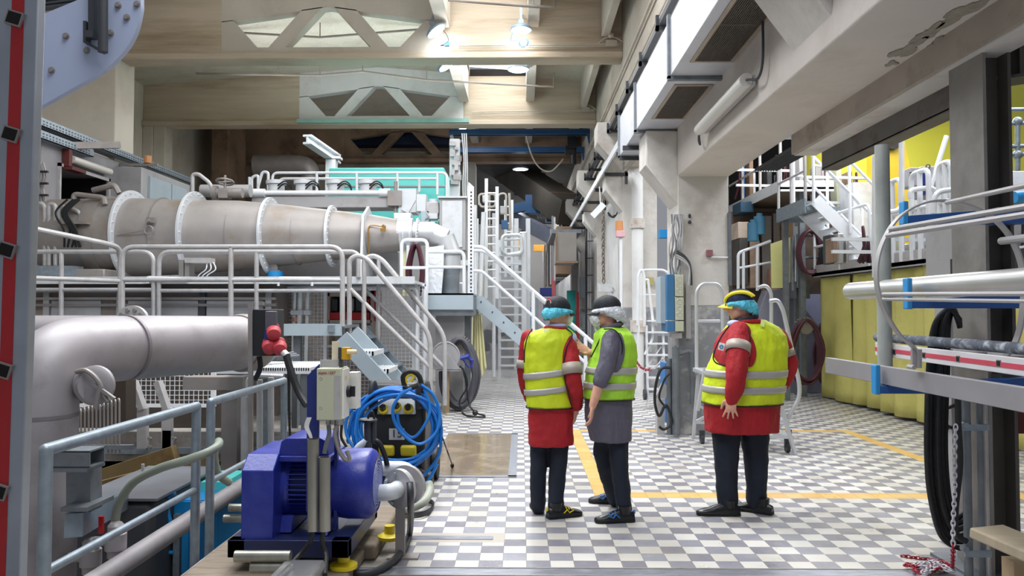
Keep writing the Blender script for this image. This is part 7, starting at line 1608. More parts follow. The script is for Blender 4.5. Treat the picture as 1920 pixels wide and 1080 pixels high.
for k, (x0, x1, y0, y1, Y, m_, lab, nm, cat) in enumerate((
    (940, 952, 414, 430, 17.5, crane_blue, 'small blue box high between the ladder frames', 'blue_box', 'box'),
    (905, 917, 366, 380, 17.2, white_plastic, 'small tilted pale sign on the hoop rail in the dark bay', 'sign_plate', 'sign'),
    (938, 950, 388, 402, 18.4, rail_grey, 'grey box below the arched hoop rail', 'grey_box', 'box'),
    (1043, 1080, 437, 492, 20, mat('dusty_grey_cabinet', hexc('8b8580'), .6, var=.08), 'large dusty grey cabinet hanging high in the far aisle', 'hanging_cabinet', 'cabinet'),
    (1086, 1102, 520, 560, 24, blue_grey, 'grey-green cabinet beside the teal column', 'wall_cabinet', 'cabinet'),
    (1062, 1078, 545, 690, 24.5, mat('strong_teal', hexc('1f9c98'), .45), 'strong teal machine column behind the two talking men', 'teal_column', 'column'),
    (1080, 1084, 548, 690, 23.8, red_plastic, 'thin red post beside the strong teal column', 'red_post', 'post'),
    (1034, 1041, 520, 560, 23, mat('faded_red_post', hexc('a05058'), .6), 'faded red pipe below the hanging cabinet', 'red_pipe', 'pipe'),
    (986, 1004, 545, 585, 30, white_plastic, 'white cupboard down the aisle behind the stair ladder', 'white_cupboard', 'cupboard'),
    (990, 1004, 576, 610, 29.9, bright_blue, 'bright blue cupboard low down behind the stair ladder', 'blue_cupboard', 'cupboard'),
    (1096, 1112, 620, 668, 26, bright_blue, 'bright blue crate between the two talking men', 'blue_crate', 'crate'),
    (963, 978, 450, 468, 36, mat('crane_yellow', hexc('c98f2a'), .5), 'orange yellow crane block in the far hall', 'yellow_block', 'crane'),
    (1000, 1022, 460, 472, 38, MATS['crane_yellow'], 'long orange yellow crane beam in the far hall', 'yellow_beam', 'crane'),
    (1012, 1034, 540, 556, 25, navy, 'navy sign board above the control cabin', 'navy_board', 'board'))):
    t = thing(nm, lab, cat, tuple(g((x0+x1)/2, y1, Y)))
    b = MB(); dpt = .5 if k == 3 else .2
    z0_ = max(0, g(0, y1, Y).z); b.box(g(x0, 0, Y).x, g(x1, 0, Y).x, Y, Y+dpt*(3 if k == 3 else 1), z0_, g(0, y0, Y).z); b.build('body', m_, t, bev=.01)
    if k == 3:
        b = MB(); b.box(g(1041, 0, Y).x, g(1082, 0, Y).x, Y-.03, Y, g(0, 494, Y).z, g(0, 490, Y).z); b.box(g(1041, 0, Y).x, g(1044, 0, Y).x, Y-.02, Y, g(0, 490, Y).z, g(0, 437, Y).z); b.build('edge', brown_dirty, t)
        b = MB(); b.box(g(1035, 0, Y).x, g(1090, 0, Y).x, Y+.2, Y+4, g(0, 437, Y).z, g(0, 430, Y).z); b.bar(g(1036, 435, Y+1), g(1036, 405, Y+1), .05, .05); b.build('hanger', galv_dark, t)
t = thing('equipment_row', 'row of dark dusty cabinets receding under the hanging cabinet', 'cabinets', tuple(g(1030, 520, 26)))
for k in range(5):
    Y = 22.5+k*3.2; z0_, z1_ = 2.7, 4.1; x = g(1058, 0, 20).x
    b = MB(); b.box(x-.1, x+.33, Y, Y+2.4, z0_, z1_+.2*math.sin(k)); b.build('cabinet', [brown_dirty, panel_grey, dark_grey_paint][k % 3], t)
    b = MB(); b.bar((x-.15, Y+.2, z0_-.2), (x-.15, Y+.2, z1_+.3), .05, .05); b.build('upright', rail_grey, t)
t = thing('control_cabin', 'pale control cabin with rounded window at the aisle end', 'cabin', tuple(g(1026, 640, 27)))
Y = 27; b = MB(); b.box(g(1004, 0, Y).x, g(1050, 0, Y).x, Y, Y+1.5, 0, g(0, 556, Y).z); b.build('wall', mat('cabin_wall', hexc('c3bfc8'), .6), t)
b = MB(); b.box(g(1018, 0, Y).x, g(1036, 0, Y).x, Y-.03, Y, g(0, 600, Y).z, g(0, 566, Y).z); b.build('window', mat('dark_glass', hexc('5b6780'), .15, spec=.8), t, bev=.02)
b = MB(); b.box(g(1004, 0, Y).x, g(1008, 0, Y).x, Y-.03, Y, 0, g(0, 560, Y).z); b.build('door_edge', blue_grey, t)
for k, (px, Y, lab) in enumerate(((1087, 25, 'corrugated white hose standing upright between the two talking men'), (1100, 24.6, 'thin blue-grey frame rail between the two talking men'))):
    t = thing('flexible_duct' if k == 0 else 'frame_rail', lab, 'hose' if k == 0 else 'rail', (g(px, 0, Y).x, Y, 0))
    if k == 0:
        b = MB(); pts = bend([V((g(1085, 0, Y).x, Y, 0)), V((g(1085, 0, Y).x, Y, g(0, 592, Y).z)), V((g(1092, 0, Y).x, Y, g(0, 588, Y).z)), V((g(1094, 0, Y).x, Y, g(0, 640, Y).z))], .2)
        b.path(pts, .09, 14)
        for j in range(30): z = j*.07; b.torus((g(1085, 0, Y).x, Y, z), .095, .012, n=16, k=4)
        b.build('duct', rail_white, t)
    else:
        b = MB(); b.path(bend([V((g(1070, 0, Y).x, Y, g(0, 616, Y).z)), V((g(1103, 0, Y).x, Y, g(0, 616, Y).z)), V((g(1103, 0, Y).x, Y, 0))], .05), .03, 8); b.build('tube', blue_grey, t)
t = thing('yellow_strip_post', 'grey pipe cluster on the wall behind the capped men', 'pipes', tuple(g(1105, 500, 22)))
for k in range(3): b = MB(); b.cyl(g(1099+k*4, 640, 21.9), g(1099+k*4, 400, 21.9), .03, n=8); b.build('pipe', rail_grey if k else dark_grey_paint, t)
b = MB()
for k in range(6): b.cyl(g(1098, 420+k*32, 21.8), g(1112, 420+k*32, 21.8), .015, n=6)
b.build('clip', dark_grey_paint, t)
t = thing('background_machine', 'grey machine bulk in the mist behind the stair ladders', 'machine', (g(910, 0, 21).x, 21, 0))
b = MB(); b.box(g(780, 0, 21).x, g(985, 0, 21).x, 21, 24, 0, 2.9); b.build('body', panel_grey, t); b = MB(); b.box(g(890, 0, 21).x, g(940, 0, 21).x, 20.8, 21, 3.0, 3.1); b.box(g(780, 0, 21).x, g(985, 0, 21).x, 20.9, 21, 2.85, 3.0); b.build('deck', frame_white, t)
for k in range(6):
    b = MB(); x = g(900+k*14, 0, 20.8).x; b.cyl((x, 20.8, .6+.2*k % 1), (x, 21, .6+.2*k % 1), .3, n=16); b.build('wheel', dull_steel, t)
for k, px in enumerate((893, 968, 990)):
    b = MB(); b.bar(V((g(px, 0, 20.5).x, 20.5, 0)), g(px, 410, 20.5), .12, .1, up=(0, 1, 0)); tag(b.build('steel_post', frame_white), ['pale steel post behind the slanted white bars', 'pale steel post between the two white ladders', 'pale steel post just past the wide stair ladder'][k], 'post')
# light mist drifting around the stair ladders
m = bpy.data.materials.new('steam'); m.use_nodes = True; nt = m.node_tree; nt.nodes.clear()
out = nt.nodes.new('ShaderNodeOutputMaterial'); vol = nt.nodes.new('ShaderNodeVolumePrincipled'); vol.inputs['Color'].default_value = (.95, .96, 1, 1); vol.inputs['Density'].default_value = .07; vol.inputs['Anisotropy'].default_value = .2
nt.links.new(vol.outputs[0], out.inputs['Volume'])
b = MB(); b.ell((-.75, 17.0, .9), (1.3, 3.0, 1.7), 24, 14); o = b.build('mist', m); tag(o, 'faint white mist hanging around the stair ladders and pale cloth', 'mist', kind='stuff')
# ================================================================ people
skin = mat('skin', hexc('d6a189'), .5, var=.08, scale=20, dirt=hexc('b5705c'), dirt_amt=.4, dirt_scale=12)
coat_red = mat('red_coat_cloth', hexc('a51520'), .75, var=.1, scale=5, bump=1, bump_scale=18, stretch=(1, 1, .35))
coat_grey = mat('grey_coat_cloth', hexc('5a5866'), .7, var=.1, scale=5, bump=1, bump_scale=18, stretch=(1, 1, .35))
vest_yellow = mat('hi_vis_yellow', hexc('cbdc1c'), .6, var=.06, scale=6, bump=1, bump_scale=11, stretch=(1, 1, .3))
vest_green = mat('hi_vis_lime', hexc('a6dc38'), .6, var=.06, scale=6, bump=1, bump_scale=11, stretch=(1, 1, .3))
reflect = mat('reflective_tape', hexc('b5b3b0'), .4, .3, var=.06)
reflect_w = mat('sleeve_tape', hexc('a59a90'), .5, .1, var=.06)
edge_black = mat('black_piping', hexc('14151a'), .7)
trouser = mat('navy_trouser_cloth', hexc('121b2b'), .8, var=.2, scale=6, bump=.4, bump_scale=14, stretch=(1, 1, .5))
shoe_black = mat('black_shoe_leather', hexc('121316'), .3, var=.2)
sole_black = mat('rubber_sole', hexc('0e0f11'), .7)
cap_black = mat('black_cap_fabric', hexc('1b2026'), .7, var=.15, bump=.3, bump_scale=90)
cap_navy = mat('navy_cap_fabric', hexc('172446'), .75, var=.12, bump=.3, bump_scale=90)
cap_yellow = mat('yellow_cap_trim', hexc('ead62c'), .6, var=.05)
net_blue = mat('blue_hairnet', hexc('5cc6e0'), .6, var=.15, scale=40, bump=1, bump_scale=60)
net_white = mat('white_hairnet', hexc('d9dde4'), .6, var=.12, scale=40, bump=1, bump_scale=60)
mask_white = mat('white_mask', hexc('e4e6e6'), .7, var=.1, scale=30, bump=1, bump_scale=45)
hair_dark = mat('short_dark_hair', hexc('2a201c'), .8, var=.2, scale=60, bump=.6, bump_scale=200)
collar_blue = mat('pale_blue_shirt', hexc('aeb8dc'), .7, var=.05)
dtex = bpy.data.textures.new('cloth_folds', 'CLOUDS'); dtex.noise_scale = .11; dtex.noise_depth = 2

def remesh(o, vox, smooth_=4, disp=0):
    m = o.modifiers.new('remesh', 'REMESH'); m.mode = 'VOXEL'; m.voxel_size = vox; m.use_smooth_shade = True
    s = o.modifiers.new('smooth', 'SMOOTH'); s.factor = .5; s.iterations = smooth_
    if disp:
        d = o.modifiers.new('folds', 'DISPLACE'); d.texture = dtex; d.strength = disp; d.mid_level = .5; d.texture_coords = 'LOCAL'
    return o
def oring(c, hx, hy, ang, n=32, e=2.4, tilt=0, nx=0):
    """super-ellipse ring in a horizontal plane; ang = facing rotation"""
    out = []; ca, sa = math.cos(ang), math.sin(ang)
    for k in range(n):
        t = 2*PI*k/n; cx, sx = math.cos(t), math.sin(t)
        x = hx*math.copysign(abs(cx)**(2/e), cx); y = hy*math.copysign(abs(sx)**(2/e), sx)
        p = V((x*ca-y*sa, x*sa+y*ca, 0)); p.z = tilt*p.x
        out.append(c+p)
    return out
def patch(torso, rows, ex, name, m, parent):
    grid = []
    for py, pa, pb in rows:
        rg = torso.ring(py, ex); row = []
        for i in range(9):
            x = W(pa+(pb-pa)*i/8, py, torso.Y).x; best = None
            for k in range(len(rg)):
                p, q = rg[k], rg[(k+1) % len(rg)]
                if (p.x-x)*(q.x-x) <= 0 and abs(p.x-q.x) > 1e-6:
                    y = p.y+(q.y-p.y)*(x-p.x)/(q.x-p.x)
                    if best is None or y < best: best = y
            row.append(V((x, best if best is not None else min(rg, key=lambda p: abs(p.x-x)).y, rg[0].z)))
        grid.append(row)
    b = MB(); n = 9; b.add([p for r in grid for p in r], [(j*n+i, j*n+i+1, (j+1)*n+i+1, (j+1)*n+i) for j in range(len(grid)-1) for i in range(n-1)])
    o = b.build(name, m, parent, ang=180, recalc=False); s = o.modifiers.new('thick', 'SOLIDIFY'); s.thickness = .02; s.offset = 0
    u = o.modifiers.new('sub', 'SUBSURF'); u.levels = 1; u.render_levels = 2
    return o
class Torso:
    """profile rows: (py, px centre, half width px, depth m, dy)"""
    def __init__(s, rows, Y, ang=0, tilt=0): s.rows = rows; s.Y = Y; s.ang = ang; s.tilt = tilt
    def at(s, py):
        r = s.rows
        if py <= r[0][0]: a = r[0]
        elif py >= r[-1][0]: a = r[-1]
        else:
            for i in range(len(r)-1):
                if r[i][0] <= py <= r[i+1][0]:
                    f = (py-r[i][0])/(r[i+1][0]-r[i][0]); a = tuple(r[i][k]+(r[i+1][k]-r[i][k])*f for k in range(5)); break
        return a
    def ring(s, py, ex=0, tilt=None, n=40):
        _, cx, hw, d, dy = s.at(py); Y = s.Y+dy; c = W(cx, py, Y)
        return oring(c, hw/F*Y+ex, d+ex, s.ang, n, tilt=s.tilt if tilt is None else tilt)
    def loft(s, mb, y0, y1, ex=0, step=5, cap=True, tilt0=0, tilt1=0, sc=1.0):
        n = max(2, int((y1-y0)/step)); rs = []
        for i in range(n+1):
            f = i/n; rr_ = s.ring(y0+(y1-y0)*f, ex, tilt0+(tilt1-tilt0)*f)
            if sc != 1: c = sum(rr_, V())/len(rr_); rr_ = [c+(p-c)*sc for p in rr_]
            rs.append(rr_)
        mb.rings(rs, cap)
def limb(mb, pts, rad, n=16, flat=None):
    pts = [V(p) for p in pts]; sp = []; rr_ = []
    m = 5
    for i in range(len(pts)-1):
        p0, p1, p2, p3 = pts[max(i-1, 0)], pts[i], pts[i+1], pts[min(i+2, len(pts)-1)]
        for j in range(m):
            t = j/m; sp.append(.5*((2*p1)+(p2-p0)*t+(2*p0-5*p1+4*p2-p3)*t*t+(3*p1-p0-3*p2+p3)*t**3)); rr_.append(rad[i]+(rad[i+1]-rad[i])*t)
    sp.append(pts[-1]); rr_.append(rad[-1]); mb.path(sp, rr_, n)
    mb.ell(pts[0], (rad[0],)*3, 12, 8); mb.ell(pts[-1], (rad[-1],)*3, 12, 8)
def frame(f, up=(0, 0, 1)):
    f = V(f).normalized(); r = f.cross(V(up)).normalized(); u = r.cross(f).normalized(); return f, r, u
def oell(mb, c, f, r, u, rad, n=20, m=14):
    rs = []
    for i in range(m+1):
        t = -PI/2+PI*i/m; q = max(math.cos(t), .002)
        rs.append([c+r*(rad[0]*q*math.cos(2*PI*k/n))+f*(rad[1]*q*math.sin(2*PI*k/n))+u*(rad[2]*math.sin(t)) for k in range(n)])
    mb.rings(rs)
def head_mesh(mb, c, F_):
    f, r, u = F_
    oell(mb, c+u*.02-f*.012, f, r, u, (.074, .094, .098))
    oell(mb, c-u*.045+f*.025, f, r, u, (.06, .066, .075))
    oell(mb, c-u*.09+f*.055, f, r, u, (.03, .026, .024))
    mb.path([c+f*.082+u*.02, c+f*.098-u*.005, c+f*.112-u*.024, c+f*.09-u*.034], [.008, .011, .015, .012], 10)
    oell(mb, c+f*.082+u*.026, f, r, u, (.05, .014, .01))
    for s in (-1, 1):
        oell(mb, c+r*s*.073-f*.005-u*.012, f, r, u, (.01, .02, .032)); oell(mb, c+r*s*.04+f*.06-u*.02, f, r, u, (.022, .018, .02))
    oell(mb, c+f*.088-u*.053, f, r, u, (.024, .012, .006)); oell(mb, c+f*.086-u*.064, f, r, u, (.02, .012, .007))
def face_parts(c, F_, parent):
    f, r, u = F_
    for s in (-1, 1):
        e = c+f*.084+r*s*.032+u*.006; b = MB(); oell(b, e, f, r, u, (.013, .008, .006)); b.build('eye', mat('eye_white', hexc('d8d2cc'), .3), parent)
        b = MB(); oell(b, c+f*.09+r*s*.034+u*.026, f, r, u, (.018, .006, .004)); b.build('eyebrow', hair_dark, parent)
def hand(mb, wrist, d, palm_n, curl=.4, size=1.0, spread=.12, thumb_side=1):
    """palm and five fingers; d = hand direction, palm_n = palm normal"""
    d = V(d).normalized(); n = V(palm_n); n = (n-d*n.dot(d)).normalized(); s = d.cross(n).normalized()*thumb_side
    L = .092*size
    rs = []
    for t, w_, h in ((0, .026, .02), (.25, .036, .017), (.6, .042, .015), (.95, .041, .012), (1.05, .038, .009)):
        c = V(wrist)+d*(L*t)
        rs.append([c+s*(w_*size*math.cos(a))+n*(h*size*math.sin(a)) for a in [2*PI*k/16 for k in range(16)]])
    mb.rings(rs)
    for k, (o, ln) in enumerate(((.030, .07), (.0105, .079), (-.0095, .073), (-.029, .057))):
        base = V(wrist)+d*(L*.98)+s*(o*size); dd_ = (d+s*(spread*(1.5-k)*.6)).normalized(); p = base-d*.02; pts = [p, base]; cur = base; a = 0; rad = [.0095*size, .0095*size]
        for seg, fr in enumerate((.45, .32, .23)):
            a += curl*(.6+.3*seg+.08*k); v = (dd_*math.cos(a)+n*math.sin(a)).normalized(); cur = cur+v*(ln*fr*size); pts.append(cur); rad.append((.0088-.0008*seg)*size)
        mb.path(pts, rad, 10); mb.ell(pts[-1], (rad[-1],)*3, 8, 6)
        for q, r_ in zip(pts[1:-1], rad[1:-1]): mb.ell(q, (r_*1.02,)*3, 8, 6)
    b0 = V(wrist)+d*(L*.22)+s*(.024*size); v1 = (d*.55+s*.75+n*.25).normalized(); v2 = (d*.85+s*.3+n*.4).normalized()
    p1 = b0+v1*(.038*size); p2 = p1+v2*(.032*size); p3 = p2+v2*(.024*size)
    mb.path([b0, p1, p2, p3], [.015*size, .0125*size, .0105*size, .009*size], 10); mb.ell(p3, (.009*size,)*3, 8, 6); mb.ell(p1, (.0125*size,)*3, 8, 6)
def shoe(ankle, toe_dir, parent, m, L=.29, style=0, accent=None):
    d = V((toe_dir[0], toe_dir[1], 0)).normalized(); s = V((-d.y, d.x, 0)); a = V((ankle[0], ankle[1], 0))
    heel = a-d*.075
    rows = ((0, .026, .02, .07), (.03, .036, .03, .085), (.1, .038, .05, .1), (.16, .042, .045, .085), (.21, .047, .035, .062), (.25, .046, .028, .052), (.28, .034, .022, .042), (.293, .015, .014, .03))
    b = MB(); rs = []
    for t, w_, h0, h1 in rows:
        c = heel+d*(t*L/.29); zt = h1; pts = []
        for k in range(16):
            q = 2*PI*k/16; pts.append(c+s*(w_*math.cos(q)*(1 if math.sin(q) < .3 else .86))+V((0, 0, .03+(zt-.03)*max(0, math.sin(q)) + .02*min(0, math.sin(q)))))
        rs.append(pts)
    b.rings(rs); b.path([a+V((0, 0, .06)), a+V((0, 0, .12))], [.045, .05], 14); u = b.build('shoe', m, parent, ang=70)
    b = MB(); rs = []
    for t, w_, h0, h1 in rows:
        c = heel+d*((t-.002)*L/.288); rs.append([c+s*(x*(w_+.005))+V((0, 0, z)) for x, z in ((-1, .002), (1, .002), (1.02, .028), (-1.02, .028))])
    b.rings(rs); b.build('sole', sole_black, u, bev=.004)
    if accent:
        for k in range(3):
            b = MB(); c = heel+d*(.15+.022*k); b.path([c+s*.034+V((0, 0, .068-.004*k)), c+V((0, 0, .088-.009*k)), c-s*.034+V((0, 0, .068-.004*k))], .004, 6); b.build('lace', accent, u)
        b = MB(); sg = 1 if s.y < 0 else -1; c = heel+d*.12+s*sg*.043; b.path([c+V((0, 0, .04)), c+d*.03+V((0, 0, .065)), c+d*.05+V((0, 0, .04)), c+d*.085+V((0, 0, .055))], .004, 6); b.build('shoe_marking', accent, u); b = MB(); b.path([heel-d*.002+V((0, 0, .06)), heel+V((0, 0, .085))], .009, 6); b.build('heel_tab', accent, u)
    else:
        for k in range(3):
            b = MB(); c = heel+d*(.15+.022*k); b.path([c+s*.02+V((0, 0, .082-.006*k)), c+V((0, 0, .092-.009*k)), c-s*.02+V((0, 0, .082-.006*k))], .003, 6); b.build('lace', sole_black, u)
def cap(c, F_, parent, m, trim=None, brim_len=.075, rear=True):
    f, r, u = F_
    b = MB(); rs = []; c0 = c+u*.035-f*.01
    for i in range(9):
        t = PI/2*i/8; q = max(math.cos(t), .02)
        rs.append([c0+r*(.088*q**.8*math.cos(2*PI*k/28))+f*(.108*q**.8*math.sin(2*PI*k/28))+u*(.0+.088*math.sin(t)) for k in range(28)])
    rs.insert(0, [p-u*.02 for p in rs[0]]); b.rings(rs); cp = b.build('cap', m, parent, ang=80)
    b = MB(); n = 14; top_ = []; 
    for j in range(5):
        g_ = j/4; row = []
        for i in range(n+1):
            a = PI*.14+PI*.72*i/n; rad = 1+g_*brim_len/.1*math.sin(a)**.7
            row.append(c0-u*.012+r*(.088*math.cos(a)*(1+.06*g_))+f*(.104*math.sin(a)*rad)-u*(.02*g_+.03*math.cos(a)**2*g_))
        top_.append(row)
    vs_ = [p for row in top_ for p in row]+[p-u*.006 for row in top_ for p in row]; N_ = n+1; K = 5*N_; fs = []
    for j in range(4):
        for i in range(n): a = j*N_+i; fs += [(a, a+1, a+N_+1, a+N_), (K+a+N_, K+a+N_+1, K+a+1, K+a)]
    edge = [i for i in range(N_)]+[j*N_+n for j in range(1, 5)]+[4*N_+i for i in range(n-1, -1, -1)]+[j*N_ for j in range(3, 0, -1)]
    for i in range(len(edge)): a, e2 = edge[i], edge[(i+1) % len(edge)]; fs.append((a, K+a, K+e2, e2))
    b.add(vs_, fs); b.build('brim', trim if trim else m, cp, ang=60)
    for k in range(6):       # seams over the crown
        a0 = PI*k/6; b = MB(); b.path([c0+r*(.0895*math.cos(t)*math.cos(a0))+f*(.1095*math.cos(t)*math.sin(a0))+u*(.0895*math.sin(t)) for t in [PI*j/16 for j in range(17)]], .0016, 5); b.build('seam', m if not trim else cap_navy, cp)
    return cp
def hairnet(c, F_, parent, m, seed=0, back=1.0, low=0.0, name='hairnet'):
    f, r, u = F_; rr_ = random.Random(seed); b = MB(); rs = []; n = 60
    for i in range(9):
        q = i/8; ring = []
        for k in range(n):
            a = 2*PI*k/n; fr = math.sin(a)    # +1 at the front
            puff = .016*math.sin(PI*q)*(1+.5*math.sin(7*a+seed)+.4*math.sin(17*a+2*seed))
            drop = (.032+(.045+low)*max(0, -fr+.25)*back)
            base = c+r*((.084+puff)*math.cos(a))+f*((.100+puff+.012*max(0, -fr)*q*(1+low*20))*fr-.01)
            ring.append(base+u*(.043-drop*q+.004*math.sin(13*a)*q))
        rs.append(ring)
    b.rings(rs, cap=False, closed=False)
    o = b.build(name, m, parent, ang=180, recalc=False); s = o.modifiers.new('thick', 'SOLIDIFY'); s.thickness = .006
    return o
def mask(c, F_, parent, size=1, cone=True):
    f, r, u = F_; b = MB(); k_ = size
    prof = ((-.01, .06), (.03, .062), (.06, .052), (.082, .034), (.092, .01))
    rs = []
    for t, w_ in prof:
        rs.append([c+f*(.055+t*.75*k_)-u*.038+r*(w_*k_*math.cos(a))+u*(w_*k_*1.05*math.sin(a)) for a in [2*PI*j/24 for j in range(24)]])
    b.rings(rs); m = b.build('face_mask', mask_white, parent, ang=80)
    d = m.modifiers.new('sub', 'SUBSURF'); d.levels = 2; d.render_levels = 2
    x = m.modifiers.new('folds', 'DISPLACE'); tx = bpy.data.textures.get('mask_folds') or bpy.data.textures.new('mask_folds', 'CLOUDS'); tx.noise_scale = .02; x.texture = tx; x.strength = .012; x.texture_coords = 'LOCAL'
    for s in (-1, 1):
        b = MB(); b.path(spline([c+f*.07+r*s*.05-u*.02, c+f*.03+r*s*.076-u*.005, c-f*.01+r*s*.085+u*.0, c-f*.08+r*s*.05+u*.01]), .003, 6); b.build('strap', mask_white, m)
    return m
def glasses(c, F_, parent):
    f, r, u = F_; b = MB()
    for s in (-1, 1):
        q = c+f*.103+r*s*.034+u*.004; b.path([q+r*(.024*math.cos(a))+u*(.017*math.sin(a)) for a in [2*PI*j/20 for j in range(20)]], .0028, 6, closed=True)
        b.path([c+f*.1+r*s*.058+u*.01, c+f*.05+r*s*.08+u*.008, c-f*.01+r*s*.08+u*.0], .003, 6)
    b.path([c+f*.107-r*.01+u*.008, c+f*.11+u*.01, c+f*.107+r*.01+u*.008], .003, 6); b.build('glasses', black_plastic, parent)

def build_person(label, Y, torso, hem, vest_rng, bands, coat_m, vest_m, arms, legs, head, shoes, sleeve_bands=(), extra=None, coat_vox=.011, tilt=0):
    t = thing('person', label, 'person', (torso.at(hem)[1] and W(torso.at(hem)[1], hem, Y).x, Y, 0))
    hc, F_ = head['c'], head['F']
    # body: one continuous surface
    b = MB(); head_mesh(b, hc, F_)
    neck0 = W(torso.at(torso.rows[0][0])[1], torso.rows[0][0]+8, Y+torso.rows[0][4])
    limb(b, [neck0, (neck0+hc)*.5-V((0, 0, .0)), hc-F_[2]*.05-F_[0]*.02], [.062, .056, .054])
    torso.loft(b, torso.rows[0][0]+10, hem-30, 0, sc=.86)
    for a in arms:
        limb(b, a['pts'], [r*.8 if i < a['sleeve_n'] else r for i, r in enumerate(a['body_r'])])
        if 'hand' in a: hand(b, a['hand'][0], *a['hand'][1:])
    for l in legs: limb(b, l['pts'], [r*.8 for r in l['r']])
    o = b.build('body', skin, t); remesh(o, .0055, 3)
    face_parts(hc, F_, t)
    # trousers
    b = MB()
    for l in legs: limb(b, l['pts'], l['r'], 20)
    torso.loft(b, hem-60, hem-22, 0, sc=.93)
    remesh(b.build('trousers', trouser, t), .012, 3, .02)
    # coat
    b = MB(); torso.loft(b, torso.rows[0][0], hem, 0, tilt1=tilt)
    for a in arms: limb(b, a['pts'][:a['sleeve_n']], a['r'][:a['sleeve_n']], 20)
    c_ = b.build('coat', coat_m, t); remesh(c_, coat_vox, 3, .022)
    # vest
    b = MB(); torso.loft(b, vest_rng[0], vest_rng[1], .016, step=3, tilt1=tilt)
    v = b.build('hi_vis_vest', vest_m, t, ang=70); remesh(v, .010, 3, .022)
    b = MB(); b.path(torso.ring(vest_rng[1], .017, tilt), .0055, 6, closed=True); b.build('hem_piping', edge_black, v)
    for y0, y1, tl in bands:
        b = MB(); rs = [torso.ring(y0+(y1-y0)*k/3, .0215, tl) for k in range(4)]; b.rings(rs, cap=False)
        rb = b.build('reflective_band', reflect, v, ang=180, recalc=False); s = rb.modifiers.new('thick', 'SOLIDIFY'); s.thickness = .004; s.offset = 0
    for pth, r_ in sleeve_bands:
        b = MB(); b.path(pth, r_, 24, cap=False); rb = b.build('sleeve_band', reflect_w, c_, ang=180, recalc=False); s = rb.modifiers.new('thick', 'SOLIDIFY'); s.thickness = .004
    for s_ in shoes: shoe(*s_[:2], t, *s_[2:])
    if extra: extra(t, c_, v)
    return t

# ---- man in the red coat, seen from behind
Y = 6.0; P = lambda x, y, dy=0.: W(x, y, 6.0+dy)
T1 = Torso([(613, 1041, 15, .07, .0), (619, 1038, 30, .085, .0), (627, 1034, 43, .1, 0), (640, 1031, 46, .118, 0), (670, 1028, 44, .13, 0), (700, 1028, 42, .135, .0), (740, 1030, 41, .14, 0), (765, 1032, 41, .145, 0), (800, 1033, 41, .15, 0), (835, 1033, 41.5, .155, 0)], Y, ang=.12)
hf = frame((.78, .62, -.1)); hc = P(1047, 585, .0)
def ex1(t, coat, vest):
    cp = cap(hc, hf, t, cap_black); hairnet(hc-hf[2]*.022, hf, t, net_blue, 1, low=.0); mask(hc, hf, t, 1.15); glasses(hc, hf, t)
    b = MB(); q = hc+hf[2]*.055-hf[0]*.11; b.path([q+hf[1]*.03*math.cos(a)+hf[2]*.03*math.sin(a) for a in [PI*j/10 for j in range(11)]], .005, 6); b.build('strap_opening', reflect, cp)
    b = MB(); b.path([q+hf[1]*(-.028)+hf[2]*.02, q+hf[2]*.045, q+hf[1]*.03+hf[2]*.015], .0045, 6); b.build('cap_emblem', red_plastic, cp)
    b = MB(); b.path([q for q in oring(P(1043, 610), .066, .062, 0, 24)], .014, 8, closed=True); b.build('shirt_collar', collar_blue, coat)
    b = MB(); b.path([q for q in oring(P(1042, 615), .078, .07, 0, 24, tilt=-.05)], .015, 8, closed=True); b.build('coat_collar', coat_red, coat)
    b = MB(); q = P(1024, 620); b.obox(q+V((0, -.108, -.01)), (.042, .006, .055), (-.35, 0, 0)); b.build('neck_tab', mat('bright_lime_patch', hexc('dff09a'), .6), vest)
    b = MB(); oell(b, P(1074, 636, -.02), V((0, 1, 0)), V((1, 0, 0)), V((0, 0, 1)), (.035, .06, .045)); b.build('shoulder_patch', collar_blue, coat)
    b = MB(); b.path(spline([P(1062, 616, -.06), P(1073, 628, -.11), P(1062, 652, -.135), P(1057, 685, -.15), P(1061, 720, -.155), P(1068, 745, -.15), P(1072, 762, -.14)]), .005, 6); b.path(spline([P(998, 617, -.06), P(989, 632, -.1), P(984, 655, -.12), P(983, 680, -.11)]), .005, 6); b.build('armhole_piping', edge_black, vest)
ra = [P(1063, 637, -.02), P(1069, 668, -.09), P(1073, 700, -.13), P(1078, 730, -.12), P(1080, 758, -.06), P(1079, 774, -.02)]
la = [P(991, 634), P(984, 668, .0), P(982, 695, 0.02), P(986, 725, .08), P(994, 748, .16), P(998, 765, .2)]
